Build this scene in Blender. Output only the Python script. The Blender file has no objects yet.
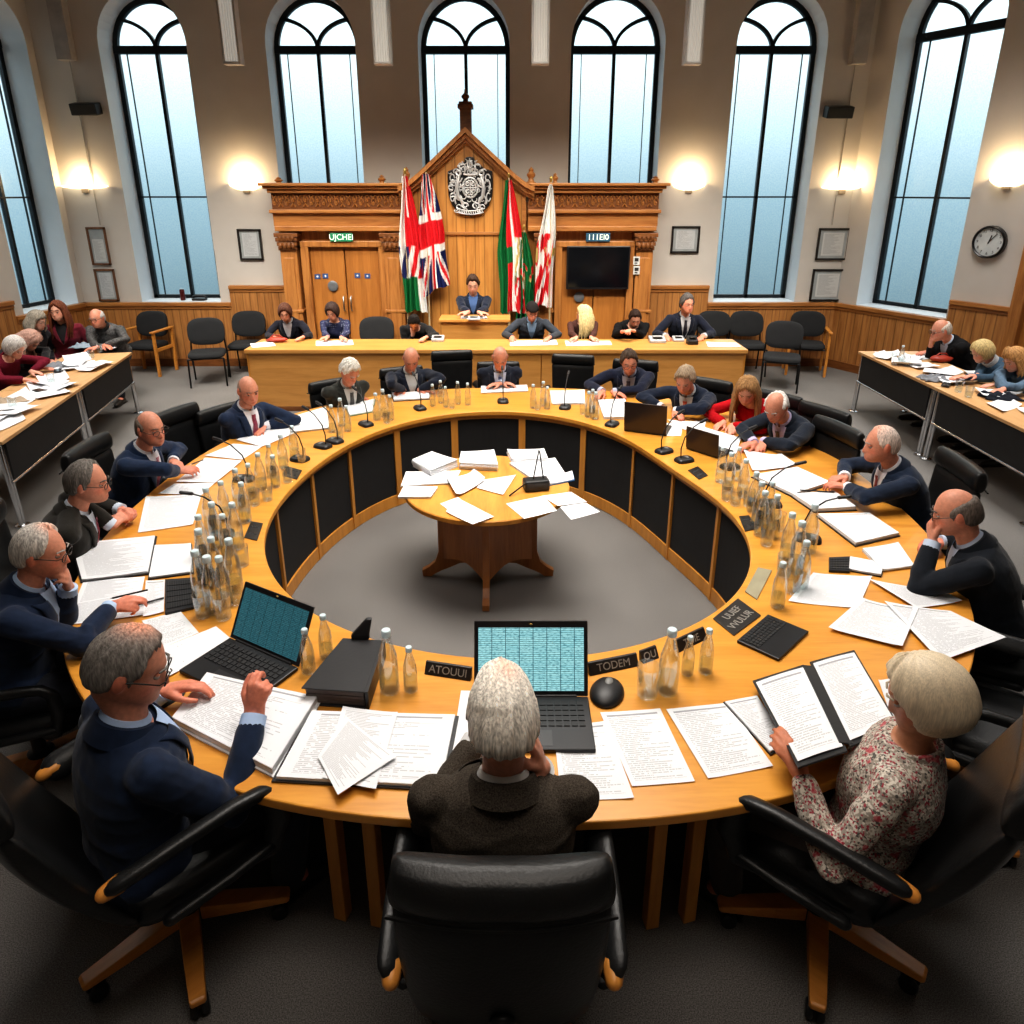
import bpy, bmesh, math, random
import numpy as np
from mathutils import Vector, Matrix, Euler
SC = bpy.context.scene
COL = SC.collection
R = math.radians
rnd = random.Random(7)

# ------------------------------------------------------------------ camera
F, Y0, CX, TH, CH = 700.0, 432.0, 512.0, R(19.1), 2.6
ct, st = math.cos(TH), math.sin(TH)
def at(px, py, z=0.0):
    """point of the horizontal plane at height z seen at picture position px, py"""
    u = (px-CX)/F; v = (py-Y0)/F
    k = (z-CH)/(-st-v*ct)
    return Vector((u*k, (ct-v*st)*k, z))
def onY(px, py, Y):
    """point of the vertical plane y = Y"""
    u = (px-CX)/F; v = (py-Y0)/F
    k = Y/(ct-v*st)
    return Vector((u*k, Y, CH+(-st-v*ct)*k))
cam = bpy.data.cameras.new('camera'); camo = bpy.data.objects.new('camera', cam); COL.objects.link(camo)
cam.sensor_width = 36; cam.sensor_fit = 'HORIZONTAL'; cam.lens = 36*F/1024
cam.shift_y = -(512-Y0)/1024; cam.clip_start = .05
camo.location = (0, 0, CH); camo.rotation_euler = (R(90)-TH, 0, 0)
SC.camera = camo

# ------------------------------------------------------------------ helpers
def sstep(x, a, b):
    t = np.clip((x-a)/(b-a), 0, 1); return t*t*(3-2*t)
class G:
    """collects shapes for ONE mesh"""
    def __init__(s): s.v = []; s.f = []; s.uv = {}; s.c = None
    def add(s, V, Fs):
        o = len(s.v); s.v += [tuple(map(float, p)) for p in V]; s.f += [tuple(i+o for i in f) for f in Fs]; return o
    def box(s, c, size, M=None):
        x, y, z = [k/2 for k in size]
        V = [Vector((a*x, b*y, d*z)) for a in (-1, 1) for b in (-1, 1) for d in (-1, 1)]
        if M is not None: V = [M @ p for p in V]
        V = [p+Vector(c) for p in V]
        s.add(V, [(0,1,3,2),(4,6,7,5),(0,4,5,1),(2,3,7,6),(0,2,6,4),(1,5,7,3)]); return s
    def b2(s, x0, x1, y0, y1, z0, z1): return s.box(((x0+x1)/2,(y0+y1)/2,(z0+z1)/2), (abs(x1-x0),abs(y1-y0),abs(z1-z0)))
    def bar(s, p0, p1, w, h, up=(0,0,1)):
        p0, p1 = Vector(p0), Vector(p1); d = p1-p0; L = d.length; d.normalize()
        r = d.cross(Vector(up));
        if r.length < 1e-4: r = d.cross(Vector((1,0,0)))
        r.normalize(); u = r.cross(d)
        M = Matrix((r, d, u)).transposed()
        return s.box((p0+p1)/2, (w, L, h), M)
    def loft(s, rings, cap=True, closed=True):
        n = len(rings[0]); o = len(s.v); Fs = []
        V = [p for r in rings for p in r]
        m = n if closed else n-1
        for i in range(len(rings)-1):
            for j in range(m):
                k = (j+1) % n
                Fs.append((i*n+j, i*n+k, (i+1)*n+k, (i+1)*n+j))
        if cap and closed:
            Fs.append(tuple(range(n-1, -1, -1))); b = (len(rings)-1)*n; Fs.append(tuple(b+j for j in range(n)))
        s.add(V, Fs); return s
    def tube(s, pts, rad, n=8, round_ends=False, flat=None, up=(0,0,1)):
        pts = [Vector(p) for p in pts]
        if not hasattr(rad, '__len__'): rad = [rad]*len(pts)
        if round_ends:
            d0 = (pts[0]-pts[1]).normalized(); d1 = (pts[-1]-pts[-2]).normalized(); r0, r1 = rad[0], rad[-1]
            A = [(pts[0]+d0*r0*math.sin(a), r0*math.cos(a)) for a in (1.45, 1.0, .5)]
            B = [(pts[-1]+d1*r1*math.sin(a), r1*math.cos(a)) for a in (.5, 1.0, 1.45)]
            pts = [a[0] for a in A]+pts+[b[0] for b in B]; rad = [a[1] for a in A]+list(rad)+[b[1] for b in B]
        rings = []; pr = None
        for i, p in enumerate(pts):
            d = (pts[min(i+1, len(pts)-1)]-pts[max(i-1, 0)]).normalized()
            if pr is None:
                pr = d.cross(Vector(up))
                if pr.length < 1e-3: pr = d.cross(Vector((1, 0, 0.01)))
            pr = (pr-d*pr.dot(d)).normalized(); u = pr.cross(d)
            fl = flat or 1.0
            rings.append([p+pr*math.cos(t)*rad[i]+u*math.sin(t)*rad[i]*fl for t in [2*math.pi*k/n for k in range(n)]])
        return s.loft(rings)
    def lathe(s, prof, c=(0,0,0), n=16, M=None):
        rings = []
        for r, z in prof:
            ring = [Vector((max(r, 1e-4)*math.cos(2*math.pi*k/n), max(r, 1e-4)*math.sin(2*math.pi*k/n), z)) for k in range(n)]
            if M is not None: ring = [M @ p for p in ring]
            rings.append([p+Vector(c) for p in ring])
        return s.loft(rings)
    def ball(s, c, r, M=None, nu=16, nv=10):
        if not hasattr(r, '__len__'): r = (r, r, r)
        rings = []
        for i in range(nv+1):
            a = math.pi*(i/nv)*.98+.0314
            ring = [Vector((r[0]*math.sin(a)*math.cos(2*math.pi*k/nu), r[1]*math.sin(a)*math.sin(2*math.pi*k/nu), -r[2]*math.cos(a))) for k in range(nu)]
            if M is not None: ring = [M @ p for p in ring]
            rings.append([p+Vector(c) for p in ring])
        return s.loft(rings)
    def grid(s, fn, nu, nv):
        V = [fn(i/nu, j/nv) for j in range(nv+1) for i in range(nu+1)]
        Fs = [(j*(nu+1)+i, j*(nu+1)+i+1, (j+1)*(nu+1)+i+1, (j+1)*(nu+1)+i) for j in range(nv) for i in range(nu)]
        o = s.add(V, Fs)
        for j in range(nv+1):
            for i in range(nu+1): s.uv[o+j*(nu+1)+i] = (i/nu, j/nv)
        return s
    def prism(s, poly, axis, a0, a1):
        """extrude a 2-D outline; axis 'x','y','z' is the direction of extrusion"""
        def P(u, v, w): return {'x': (w, u, v), 'y': (u, w, v), 'z': (u, v, w)}[axis]
        n = len(poly)
        V = [P(u, v, a0) for u, v in poly]+[P(u, v, a1) for u, v in poly]
        Fs = [tuple(range(n-1, -1, -1)), tuple(range(n, 2*n))]+[(i, (i+1) % n, n+(i+1) % n, n+i) for i in range(n)]
        s.add(V, Fs); return s
    def mesh(s, name):
        me = bpy.data.meshes.new(name); me.from_pydata(s.v, [], s.f)
        if s.uv:
            uvl = me.uv_layers.new(name='UVMap'); idx = np.zeros(len(me.loops), dtype=np.int32); me.loops.foreach_get('vertex_index', idx)
            arr = np.array([s.uv.get(int(i), (0, 0)) for i in idx], dtype=np.float32); uvl.data.foreach_set('uv', arr.ravel())
        return me
    def build(s, name, mat, parent=None, smooth=None, bevel=0, loc=None, rz=0, solid=0, fix=True):
        me = s.mesh(name)
        if fix:
            bm = bmesh.new(); bm.from_mesh(me); bmesh.ops.recalc_face_normals(bm, faces=bm.faces); bm.to_mesh(me); bm.free()
        return obj(name, me, mat, parent, smooth, bevel, loc, rz, solid)
def obj(name, me, mat, parent=None, smooth=None, bevel=0, loc=None, rz=0, solid=0):
    o = bpy.data.objects.new(name, me); COL.objects.link(o)
    if mat is not None:
        for m in (mat if isinstance(mat, (list, tuple)) else [mat]): me.materials.append(m)
    if parent is not None: o.parent = parent
    if loc is not None: o.location = loc
    if rz: o.rotation_euler = (0, 0, rz)
    if smooth is not None:
        me.polygons.foreach_set('use_smooth', [True]*len(me.polygons))
        if smooth < 179: me.set_sharp_from_angle(angle=R(smooth))
    if bevel:
        m = o.modifiers.new('bevel', 'BEVEL'); m.width = bevel; m.segments = 2; m.limit_method = 'ANGLE'; m.angle_limit = R(40)
    if solid:
        m = o.modifiers.new('solid', 'SOLIDIFY'); m.thickness = solid; m.offset = 0
    return o
def thing(name, label, cat, loc=(0,0,0), rz=0, group=None, z=None):
    o = bpy.data.objects.new(name, None); COL.objects.link(o); o.empty_display_size = .1
    o.location = loc; o.rotation_euler = (0, 0, rz); o['label'] = label; o['category'] = cat
    if group: o['group'] = group
    return o
def tag(o, label, cat, group=None):
    o['label'] = label; o['category'] = cat
    if group: o['group'] = group
    return o
def struct(o): o['kind'] = 'structure'; return o
def dup(root, loc, rz, label, group=None):
    r = root.copy(); COL.objects.link(r); r.location = loc; r.rotation_euler = (0, 0, rz); r['label'] = label
    if group: r['group'] = group
    for ch in list(root.children):
        c = ch.copy(); COL.objects.link(c); c.parent = r
        for g in list(ch.children):
            d = g.copy(); COL.objects.link(d); d.parent = c
    return r
def text_mesh(txt, size):
    cu = bpy.data.curves.new('lettering', 'FONT'); cu.body = txt; cu.size = size; cu.align_x = 'CENTER'; cu.align_y = 'CENTER'; cu.extrude = .0008
    o = bpy.data.objects.new('lettering', cu); COL.objects.link(o)
    dg = bpy.context.evaluated_depsgraph_get()
    me = bpy.data.meshes.new_from_object(o.evaluated_get(dg)); bpy.data.objects.remove(o); return me

# ------------------------------------------------------------------ materials
MATS = {}
def nodes(name):
    m = bpy.data.materials.new(name); m.use_nodes = True; nt = m.node_tree; b = nt.nodes['Principled BSDF']
    def N(t, **k):
        n = nt.nodes.new(t)
        for a, v in k.items(): setattr(n, a, v)
        return n
    return m, nt, b, N, nt.links.new
def ramp(N, stops):
    r = N('ShaderNodeValToRGB'); e = r.color_ramp.elements
    while len(e) < len(stops): e.new(.5)
    for q, (p, c) in zip(e, stops): q.position = p; q.color = (*c, 1)
    return r
def mat(name, col, rough=.5, metal=0, var=.12, scale=8, bump=0, bscale=60, stretch=(1,1,1), spec=.5, coord='Object', **kw):
    """principled colour with soft noise variation and optional fine bump"""
    if name in MATS: return MATS[name]
    m, nt, b, N, L = nodes(name)
    tc = N('ShaderNodeTexCoord'); mp = N('ShaderNodeMapping'); mp.inputs['Scale'].default_value = stretch
    L(tc.outputs[coord], mp.inputs[0])
    nz = N('ShaderNodeTexNoise'); nz.inputs['Scale'].default_value = scale; nz.inputs['Detail'].default_value = 4; L(mp.outputs[0], nz.inputs[0])
    r = ramp(N, [(.3, tuple(c*(1-var) for c in col)), (.7, tuple(min(1, c*(1+var)) for c in col))]); L(nz.outputs[0], r.inputs[0])
    L(r.outputs[0], b.inputs['Base Color'])
    b.inputs['Roughness'].default_value = rough; b.inputs['Metallic'].default_value = metal
    b.inputs['Specular IOR Level'].default_value = spec
    if bump:
        n2 = N('ShaderNodeTexNoise'); n2.inputs['Scale'].default_value = bscale; n2.inputs['Detail'].default_value = 3; L(mp.outputs[0], n2.inputs[0])
        bp = N('ShaderNodeBump'); bp.inputs['Strength'].default_value = bump; bp.inputs['Distance'].default_value = .01
        L(n2.outputs[0], bp.inputs['Height']); L(bp.outputs[0], b.inputs['Normal'])
    for k, v in kw.items(): b.inputs[k].default_value = v
    MATS[name] = m; return m
def wood(name, c1, c2, scale=3, stretch=(1, 1, 12), rough=.38, boards=None, coord='Object'):
    if name in MATS: return MATS[name]
    m, nt, b, N, L = nodes(name)
    tc = N('ShaderNodeTexCoord'); mp = N('ShaderNodeMapping'); mp.inputs['Scale'].default_value = tuple(1/s if s > 1 else 1 for s in stretch); L(tc.outputs[coord], mp.inputs[0])
    nz = N('ShaderNodeTexNoise'); nz.inputs['Scale'].default_value = scale*9; nz.inputs['Detail'].default_value = 6; nz.inputs['Distortion'].default_value = .6; L(mp.outputs[0], nz.inputs[0])
    n2 = N('ShaderNodeTexNoise'); n2.inputs['Scale'].default_value = scale*50; n2.inputs['Detail'].default_value = 2; L(mp.outputs[0], n2.inputs[0])
    ad = N('ShaderNodeMath', operation='MULTIPLY_ADD'); L(n2.outputs[0], ad.inputs[0]); ad.inputs[1].default_value = .35; L(nz.outputs[0], ad.inputs[2])
    r = ramp(N, [(.42, c2), (.60, tuple((a+b_)/2 for a, b_ in zip(c1, c2))), (.82, c1)]); L(ad.outputs[0], r.inputs[0])
    out = r.outputs[0]
    if boards:
        ax, w = boards
        sx = N('ShaderNodeSeparateXYZ'); L(tc.outputs[coord], sx.inputs[0])
        dv = N('ShaderNodeMath', operation='DIVIDE'); L(sx.outputs[ax], dv.inputs[0]); dv.inputs[1].default_value = w
        fr = N('ShaderNodeMath', operation='FRACT'); L(dv.outputs[0], fr.inputs[0])
        rr = ramp(N, [(0, (.25,.25,.25)), (.10, (1,1,1)), (.92, (1,1,1)), (1, (.35,.35,.35))]); L(fr.outputs[0], rr.inputs[0])
        mx = N('ShaderNodeMix', data_type='RGBA', blend_type='MULTIPLY'); mx.inputs[0].default_value = .8
        L(out, mx.inputs[6]); L(rr.outputs[0], mx.inputs[7]); out = mx.outputs[2]
    L(out, b.inputs['Base Color']); b.inputs['Roughness'].default_value = rough
    MATS[name] = m; return m
def glow(name, col, strength):
    if name in MATS: return MATS[name]
    m, nt, b, N, L = nodes(name)
    b.inputs['Base Color'].default_value = (*[min(.8, c) for c in col], 1); b.inputs['Emission Color'].default_value = (*col, 1); b.inputs['Emission Strength'].default_value = strength
    nz = N('ShaderNodeTexNoise'); nz.inputs['Scale'].default_value = 30
    r = N('ShaderNodeMapRange'); r.inputs['To Min'].default_value = strength*.92; r.inputs['To Max'].default_value = strength*1.08
    L(nz.outputs[0], r.inputs[0]); L(r.outputs[0], b.inputs['Emission Strength'])
    MATS[name] = m; return m
def glassmat(name, col=(1,1,1), rough=.0, ior=1.45):
    if name in MATS: return MATS[name]
    m, nt, b, N, L = nodes(name)
    b.inputs['Base Color'].default_value = (*col, 1); b.inputs['Transmission Weight'].default_value = 1; b.inputs['Roughness'].default_value = rough; b.inputs['IOR'].default_value = ior
    MATS[name] = m; return m
def attrmat(name, rough=.5, var=.06, nscale=90, bump=.05, bscale=200, sss=0, spec=.4, stretch=(1,1,1)):
    """colour from the mesh's own colour attribute, broken up with noise"""
    if name in MATS: return MATS[name]
    m, nt, b, N, L = nodes(name)
    a = N('ShaderNodeAttribute'); a.attribute_name = 'Col'
    tc = N('ShaderNodeTexCoord'); mp = N('ShaderNodeMapping'); mp.inputs['Scale'].default_value = stretch; L(tc.outputs['Object'], mp.inputs[0])
    nz = N('ShaderNodeTexNoise'); nz.inputs['Scale'].default_value = nscale; L(mp.outputs[0], nz.inputs[0])
    rr = ramp(N, [(.3, (1-var,)*3), (.7, (1+var,)*3)]); L(nz.outputs[0], rr.inputs[0])
    mx = N('ShaderNodeMix', data_type='RGBA', blend_type='MULTIPLY'); mx.inputs[0].default_value = 1; L(a.outputs[0], mx.inputs[6]); L(rr.outputs[0], mx.inputs[7])
    L(mx.outputs[2], b.inputs['Base Color']); b.inputs['Roughness'].default_value = rough; b.inputs['Specular IOR Level'].default_value = spec
    if bump:
        n2 = N('ShaderNodeTexNoise'); n2.inputs['Scale'].default_value = bscale; L(mp.outputs[0], n2.inputs[0])
        bp = N('ShaderNodeBump'); bp.inputs['Strength'].default_value = bump; bp.inputs['Distance'].default_value = .004; L(n2.outputs[0], bp.inputs['Height']); L(bp.outputs[0], b.inputs['Normal'])
    MATS[name] = m; return m
def setcol(me, C):
    a = me.color_attributes.new('Col', 'FLOAT_COLOR', 'POINT')
    C = np.c_[np.clip(C, 0, 1), np.ones(len(C))].astype(np.float32); a = me.color_attributes["Col"]; a.data.foreach_set('color', C.ravel())
def getco(me):
    a = np.zeros(len(me.vertices)*3, dtype=np.float32); me.vertices.foreach_get('co', a); return a.reshape(-1, 3).astype(float)
def paper_mat(name, kind, base=(.75,.765,.79)):
    """white sheet printed with grey lines of type"""
    if name in MATS: return MATS[name]
    m, nt, b, N, L = nodes(name)
    uv = N('ShaderNodeUVMap'); sx = N('ShaderNodeSeparateXYZ'); L(uv.outputs[0], sx.inputs[0])
    def M(op, a, b_=None, c=None):
        n = N('ShaderNodeMath', operation=op)
        for i, q in enumerate((a, b_, c)):
            if q is None: continue
            if isinstance(q, (int, float)): n.inputs[i].default_value = q
            else: L(q, n.inputs[i])
        return n.outputs[0]
    U, V = sx.outputs[0], sx.outputs[1]
    rows = {'text': 46, 'form': 38, 'list': 56, 'sparse': 30, 'blank': 10}[kind]
    rv = M('MULTIPLY', V, rows); row = M('FLOOR', rv); fr = M('FRACT', rv)
    line = M('LESS_THAN', fr, .5)
    cb = N('ShaderNodeCombineXYZ'); L(M('MULTIPLY', U, 34), cb.inputs[0]); L(M('MULTIPLY', row, 3.7), cb.inputs[1])
    nz = N('ShaderNodeTexNoise'); nz.inputs['Scale'].default_value = 1; nz.inputs['Detail'].default_value = 3; L(cb.outputs[0], nz.inputs[0])
    words = M('GREATER_THAN', nz.outputs[0], {'text': .36, 'form': .44, 'list': .42, 'sparse': .46, 'blank': .68}[kind])
    wn = N('ShaderNodeTexWhiteNoise', noise_dimensions='1D'); L(row, wn.inputs['W'])
    ln = M('LESS_THAN', U, M('MULTIPLY_ADD', wn.outputs[0], .55, .42))
    ins = M('MULTIPLY', M('GREATER_THAN', U, .08), M('LESS_THAN', U, .92)); ins = M('MULTIPLY', ins, M('MULTIPLY', M('GREATER_THAN', V, .06), M('LESS_THAN', V, .95)))
    ink = M('MULTIPLY', M('MULTIPLY', line, words), M('MULTIPLY', ln, ins))
    if kind in ('form', 'list'):
        head = M('MULTIPLY', M('GREATER_THAN', V, .925), M('LESS_THAN', V, .95)); head = M('MULTIPLY', head, ins); ink = M('MAXIMUM', ink, M('MULTIPLY', head, 1.6))
        r2 = M('MULTIPLY', M('GREATER_THAN', V, .84), M('LESS_THAN', V, .846)); ink = M('MAXIMUM', ink, M('MULTIPLY', r2, ins))
    mx = N('ShaderNodeMix', data_type='RGBA'); L(M('MULTIPLY', ink, .40), mx.inputs[0]); mx.inputs[6].default_value = (*base, 1); mx.inputs[7].default_value = (.12,.12,.14,1)
    L(mx.outputs[2], b.inputs['Base Color']); b.inputs['Roughness'].default_value = .7; b.inputs['Specular IOR Level'].default_value = .2
    MATS[name] = m; return m
# ------------------------------------------------------------------ people
def remesh(g, vox, it=3, name='body'):
    me = g.mesh('tmp'); o = bpy.data.objects.new('tmp', me); COL.objects.link(o)
    m = o.modifiers.new('r', 'REMESH'); m.mode = 'VOXEL'; m.voxel_size = vox; m.adaptivity = 0
    if it:
        m = o.modifiers.new('s', 'SMOOTH'); m.factor = .5; m.iterations = it
    dg = bpy.context.evaluated_depsgraph_get()
    out = bpy.data.meshes.new_from_object(o.evaluated_get(dg)); out.name = name
    bpy.data.objects.remove(o); bpy.data.meshes.remove(me)
    return out
def headpt(d):
    """skull surface for unit directions d (n,3); x right, y face, z up"""
    x, y, z = d[:, 0], d[:, 1], d[:, 2]
    P = np.c_[.074*x, np.where(y > 0, .094, .102)*y, .118*z]
    low = sstep(-P[:, 2], .015, .105)
    front = np.clip(P[:, 1]/.03+.3, 0, 1)
    P[:, 1] += .040*low*front
    P[:, 0] *= 1+.10*low*(1-low)*2
    P[:, 1] += .018*sstep(-P[:, 2], .03, .1)*(P[:, 1] < 0)
    return P
def sphere_dirs(nu, nv):
    D = []
    for i in range(nv+1):
        a = math.pi*(i/nv)*.985+.0235
        for k in range(nu):
            t = 2*math.pi*k/nu; D.append((math.sin(a)*math.cos(t), math.sin(a)*math.sin(t), -math.cos(a)))
    return np.array(D)
def sphere_faces(nu, nv):
    Fs = [(i*nu+j, i*nu+(j+1) % nu, (i+1)*nu+(j+1) % nu, (i+1)*nu+j) for i in range(nv) for j in range(nu)]
    return Fs+[tuple(range(nu-1, -1, -1)), tuple(nv*nu+j for j in range(nu))]
def head_mesh(nu, nv, fem=False):
    D = sphere_dirs(nu, nv); P = headpt(D); x, y, z = P[:, 0].copy(), P[:, 1].copy(), P[:, 2].copy()
    fr = sstep(y, 0, .05)
    nose = np.exp(-(x/.0135)**2)*sstep(-z, -.022, .034)*(1-sstep(-z, .038, .052))
    P[:, 1] += fr*((.022 if fem else .027)*nose)
    P[:, 1] -= fr*.011*np.exp(-((np.abs(x)-.031)/.017)**2-((z-.003)/.013)**2)
    P[:, 1] += fr*.006*np.exp(-((z-.027)/.010)**2)*np.exp(-(x/.05)**2)
    P[:, 0] += np.sign(x)*fr*.004*np.exp(-((np.abs(x)-.055)/.02)**2-((z+.025)/.02)**2)
    P[:, 1] += fr*.006*np.exp(-(x/.028)**2-((z+.068)/.02)**2)
    P[:, 1] -= fr*.005*np.exp(-(x/.024)**2-((z+.068)/.0045)**2)
    P[:, 1] += fr*.008*np.exp(-(x/.025)**2-((z+.105)/.018)**2)
    return P, sphere_faces(nu, nv)
def rot_head(pitch, yaw, roll):
    return np.array(Euler((R(-pitch), R(roll), R(yaw)), 'XYZ').to_matrix())
V3 = lambda p: np.array(p, float)
def unit(v): return v/np.linalg.norm(v)

def hair_mesh(style, thick, col, nu=40, nv=26, seed=0, crown=None):
    D = sphere_dirs(nu, nv); P = headpt(D)
    az = np.degrees(np.arctan2(np.abs(D[:, 0]), D[:, 1])); el = np.degrees(np.arcsin(np.clip(D[:, 2], -1, 1)))
    A = [0, 28, 50, 66, 80, 92, 105, 125, 180]
    lows = {'full': [44, 42, 34, 8, -10, 0, -22, -34, -40], 'short': [46, 47, 36, 10, -6, 4, -18, -30, -36],
            'receding': [68, 72, 48, 14, -8, 0, -20, -32, -38], 'bald': [88, 88, 80, 12, -8, 0, -20, -32, -38],
            'bob': [40, 34, 4, -40, -52, -56, -56, -56, -56], 'long': [44, 36, 10, -30, -50, -56, -60, -60, -60],
            'shag': [34, 30, 14, -24, -34, -38, -44, -48, -52]}
    sx_ = np.arctan2(D[:, 0], D[:, 1]); jit = 3.2*np.sin(sx_*23+seed)+2.6*np.sin(sx_*41+seed*1.7)+3.0*np.sin(sx_*7+seed*.3)
    lb = np.interp(az, A, lows[style])+(jit if style not in ('bob',) else 0)*(az < 95); m = sstep(el-lb, -5, 9)
    if style == 'bald':
        ub = np.interp(az, [60, 80, 110, 150, 180], [0, 22, 32, 38, 42]); m *= sstep(ub-el, -6, 10)
    rng = np.random.RandomState(seed)
    ph = np.arctan2(D[:, 0], D[:, 1])
    strand = np.sin(ph*17+rng.rand()*6)+.7*np.sin(ph*29+el*.02+rng.rand()*6)+.6*np.sin(ph*11+el*.09)
    t = thick*(1+.16*strand)*(1+(.45*sstep(el, 35, 80)+.25*np.sin(sx_+seed)*(el > 20) if style in ('full', 'shag') else 0))
    strand = strand*(.35 if style in ('bob',) else 1); Hs = P+D*t[:, None]
    if style in ('bob', 'long', 'shag'):
        ex = {'bob': (.100, .120, .134), 'long': (.100, .118, .132), 'shag': (.098, .114, .130)}[style]
        E = D*np.array(ex)*(1+.018*strand)[:, None]; E[:, 1] -= .012
        low = sstep(-E[:, 2], .0, .12); E[:, :2] *= (1+(.12 if style != 'bob' else .02)*low*(1-low)*4)[:, None]; E[:, 2] = np.where(E[:, 2] < -.09, -.09+(E[:, 2]+.09)*.35, E[:, 2])
        w = sstep(az, 35, 75); Hs = Hs*(1-w)[:, None]+E*w[:, None]
    Q = (P-D*.007)*(1-m)[:, None]+Hs*m[:, None]
    n = len(Q); c = np.array(col)[None, :]*(1+.16*strand[:, None]*.5+.10*(rng.rand(n, 1)-.5))
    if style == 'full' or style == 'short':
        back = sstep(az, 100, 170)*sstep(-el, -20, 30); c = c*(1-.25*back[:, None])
    if crown is not None:
        cd = unit(V3(crown[:3])); q = np.exp(-((1-D@cd)/crown[3])**1.2)[:, None]*crown[4]; c = c*(1-q)+np.array((.78, .38, .26))*q
    return Q, sphere_faces(nu, nv), c

def hand(g, W, f, n, side, curl=.35, s=1.0, spread=.06, pinch=False):
    """palm, four fingers of three bones and a thumb, as overlapping chains"""
    f = unit(V3(f)); n = V3(n); n = unit(n-f*np.dot(n, f)); c = np.cross(f, n)*side      # c points to the little finger
    W = V3(W)
    offs = (-.030, -.010, .010, .028); lens = (.074, .082, .076, .060); palm = (.092, .095, .090, .082)
    for i in range(4):
        k = W+f*palm[i]*s+c*offs[i]*s-n*(.004 if i in (0, 3) else 0)*s
        g.tube([W+c*offs[i]*.62*s+f*.004*s, W+(k-W)*.55+n*.002*s, k], [.0165*s, .0155*s, .0118*s], 8, True)
        d = unit(f+c*(offs[i]/.03)*spread); p = k; cu = curl*(1+.12*(i-1)) if not (pinch and i > 1) else curl*1.7
        a = 0
        for j, fr in enumerate((.46, .31, .23)):
            a += cu*(.75, 1.0, .7)[j]; q = p+(d*math.cos(a)-n*math.sin(a))*lens[i]*fr*s
            r = (.0098, .0088, .0078)[j]*s*(.9 if i == 3 else 1)
            g.tube([p, q], [r, r*.93], 8, True); p = q
    t0 = W+f*.026*s-c*.024*s-n*.008*s; d1 = unit(f*.72-c*.62-n*.30); t1 = t0+d1*.042*s; d2 = unit(f*.92-c*.10-n*.42); t2 = t1+d2*.032*s; d3 = unit(f*.95+c*.18-n*.35); t3 = t2+d3*.024*s
    g.tube([t0, t1], [.017*s, .0125*s], 8, True); g.tube([t1, t2], [.0115*s, .0105*s], 8, True); g.tube([t2, t3], [.0102*s, .0085*s], 8, True)

def chain(g, pts, rad, n=12):
    for i in range(len(pts)-1): g.tube([Vector(pts[i]), Vector(pts[i+1])], [rad[i], rad[i+1]], n, True)

SKIN = {'ruddy': (.60, .27, .18), 'fair': (.64, .34, .24), 'pale': (.68, .40, .30), 'tan': (.50, .23, .13), 'dark': (.16, .08, .05)}
def cloth(name, col, kind='wool'):
    if kind == 'wool': return mat(name, col, .85, var=.18, scale=26, bump=.12, bscale=420, spec=.15, **{'Sheen Weight': .12})
    if kind == 'tweed': return mat(name, col, .95, var=.55, scale=230, bump=.35, bscale=420, spec=.1)
    if kind == 'knit': return mat(name, col, .9, var=.14, scale=40, bump=.3, bscale=260, spec=.1, stretch=(1,1,.3))
    return mat(name, col, .75, var=.06, scale=20, bump=.06, bscale=300, spec=.2)

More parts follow.
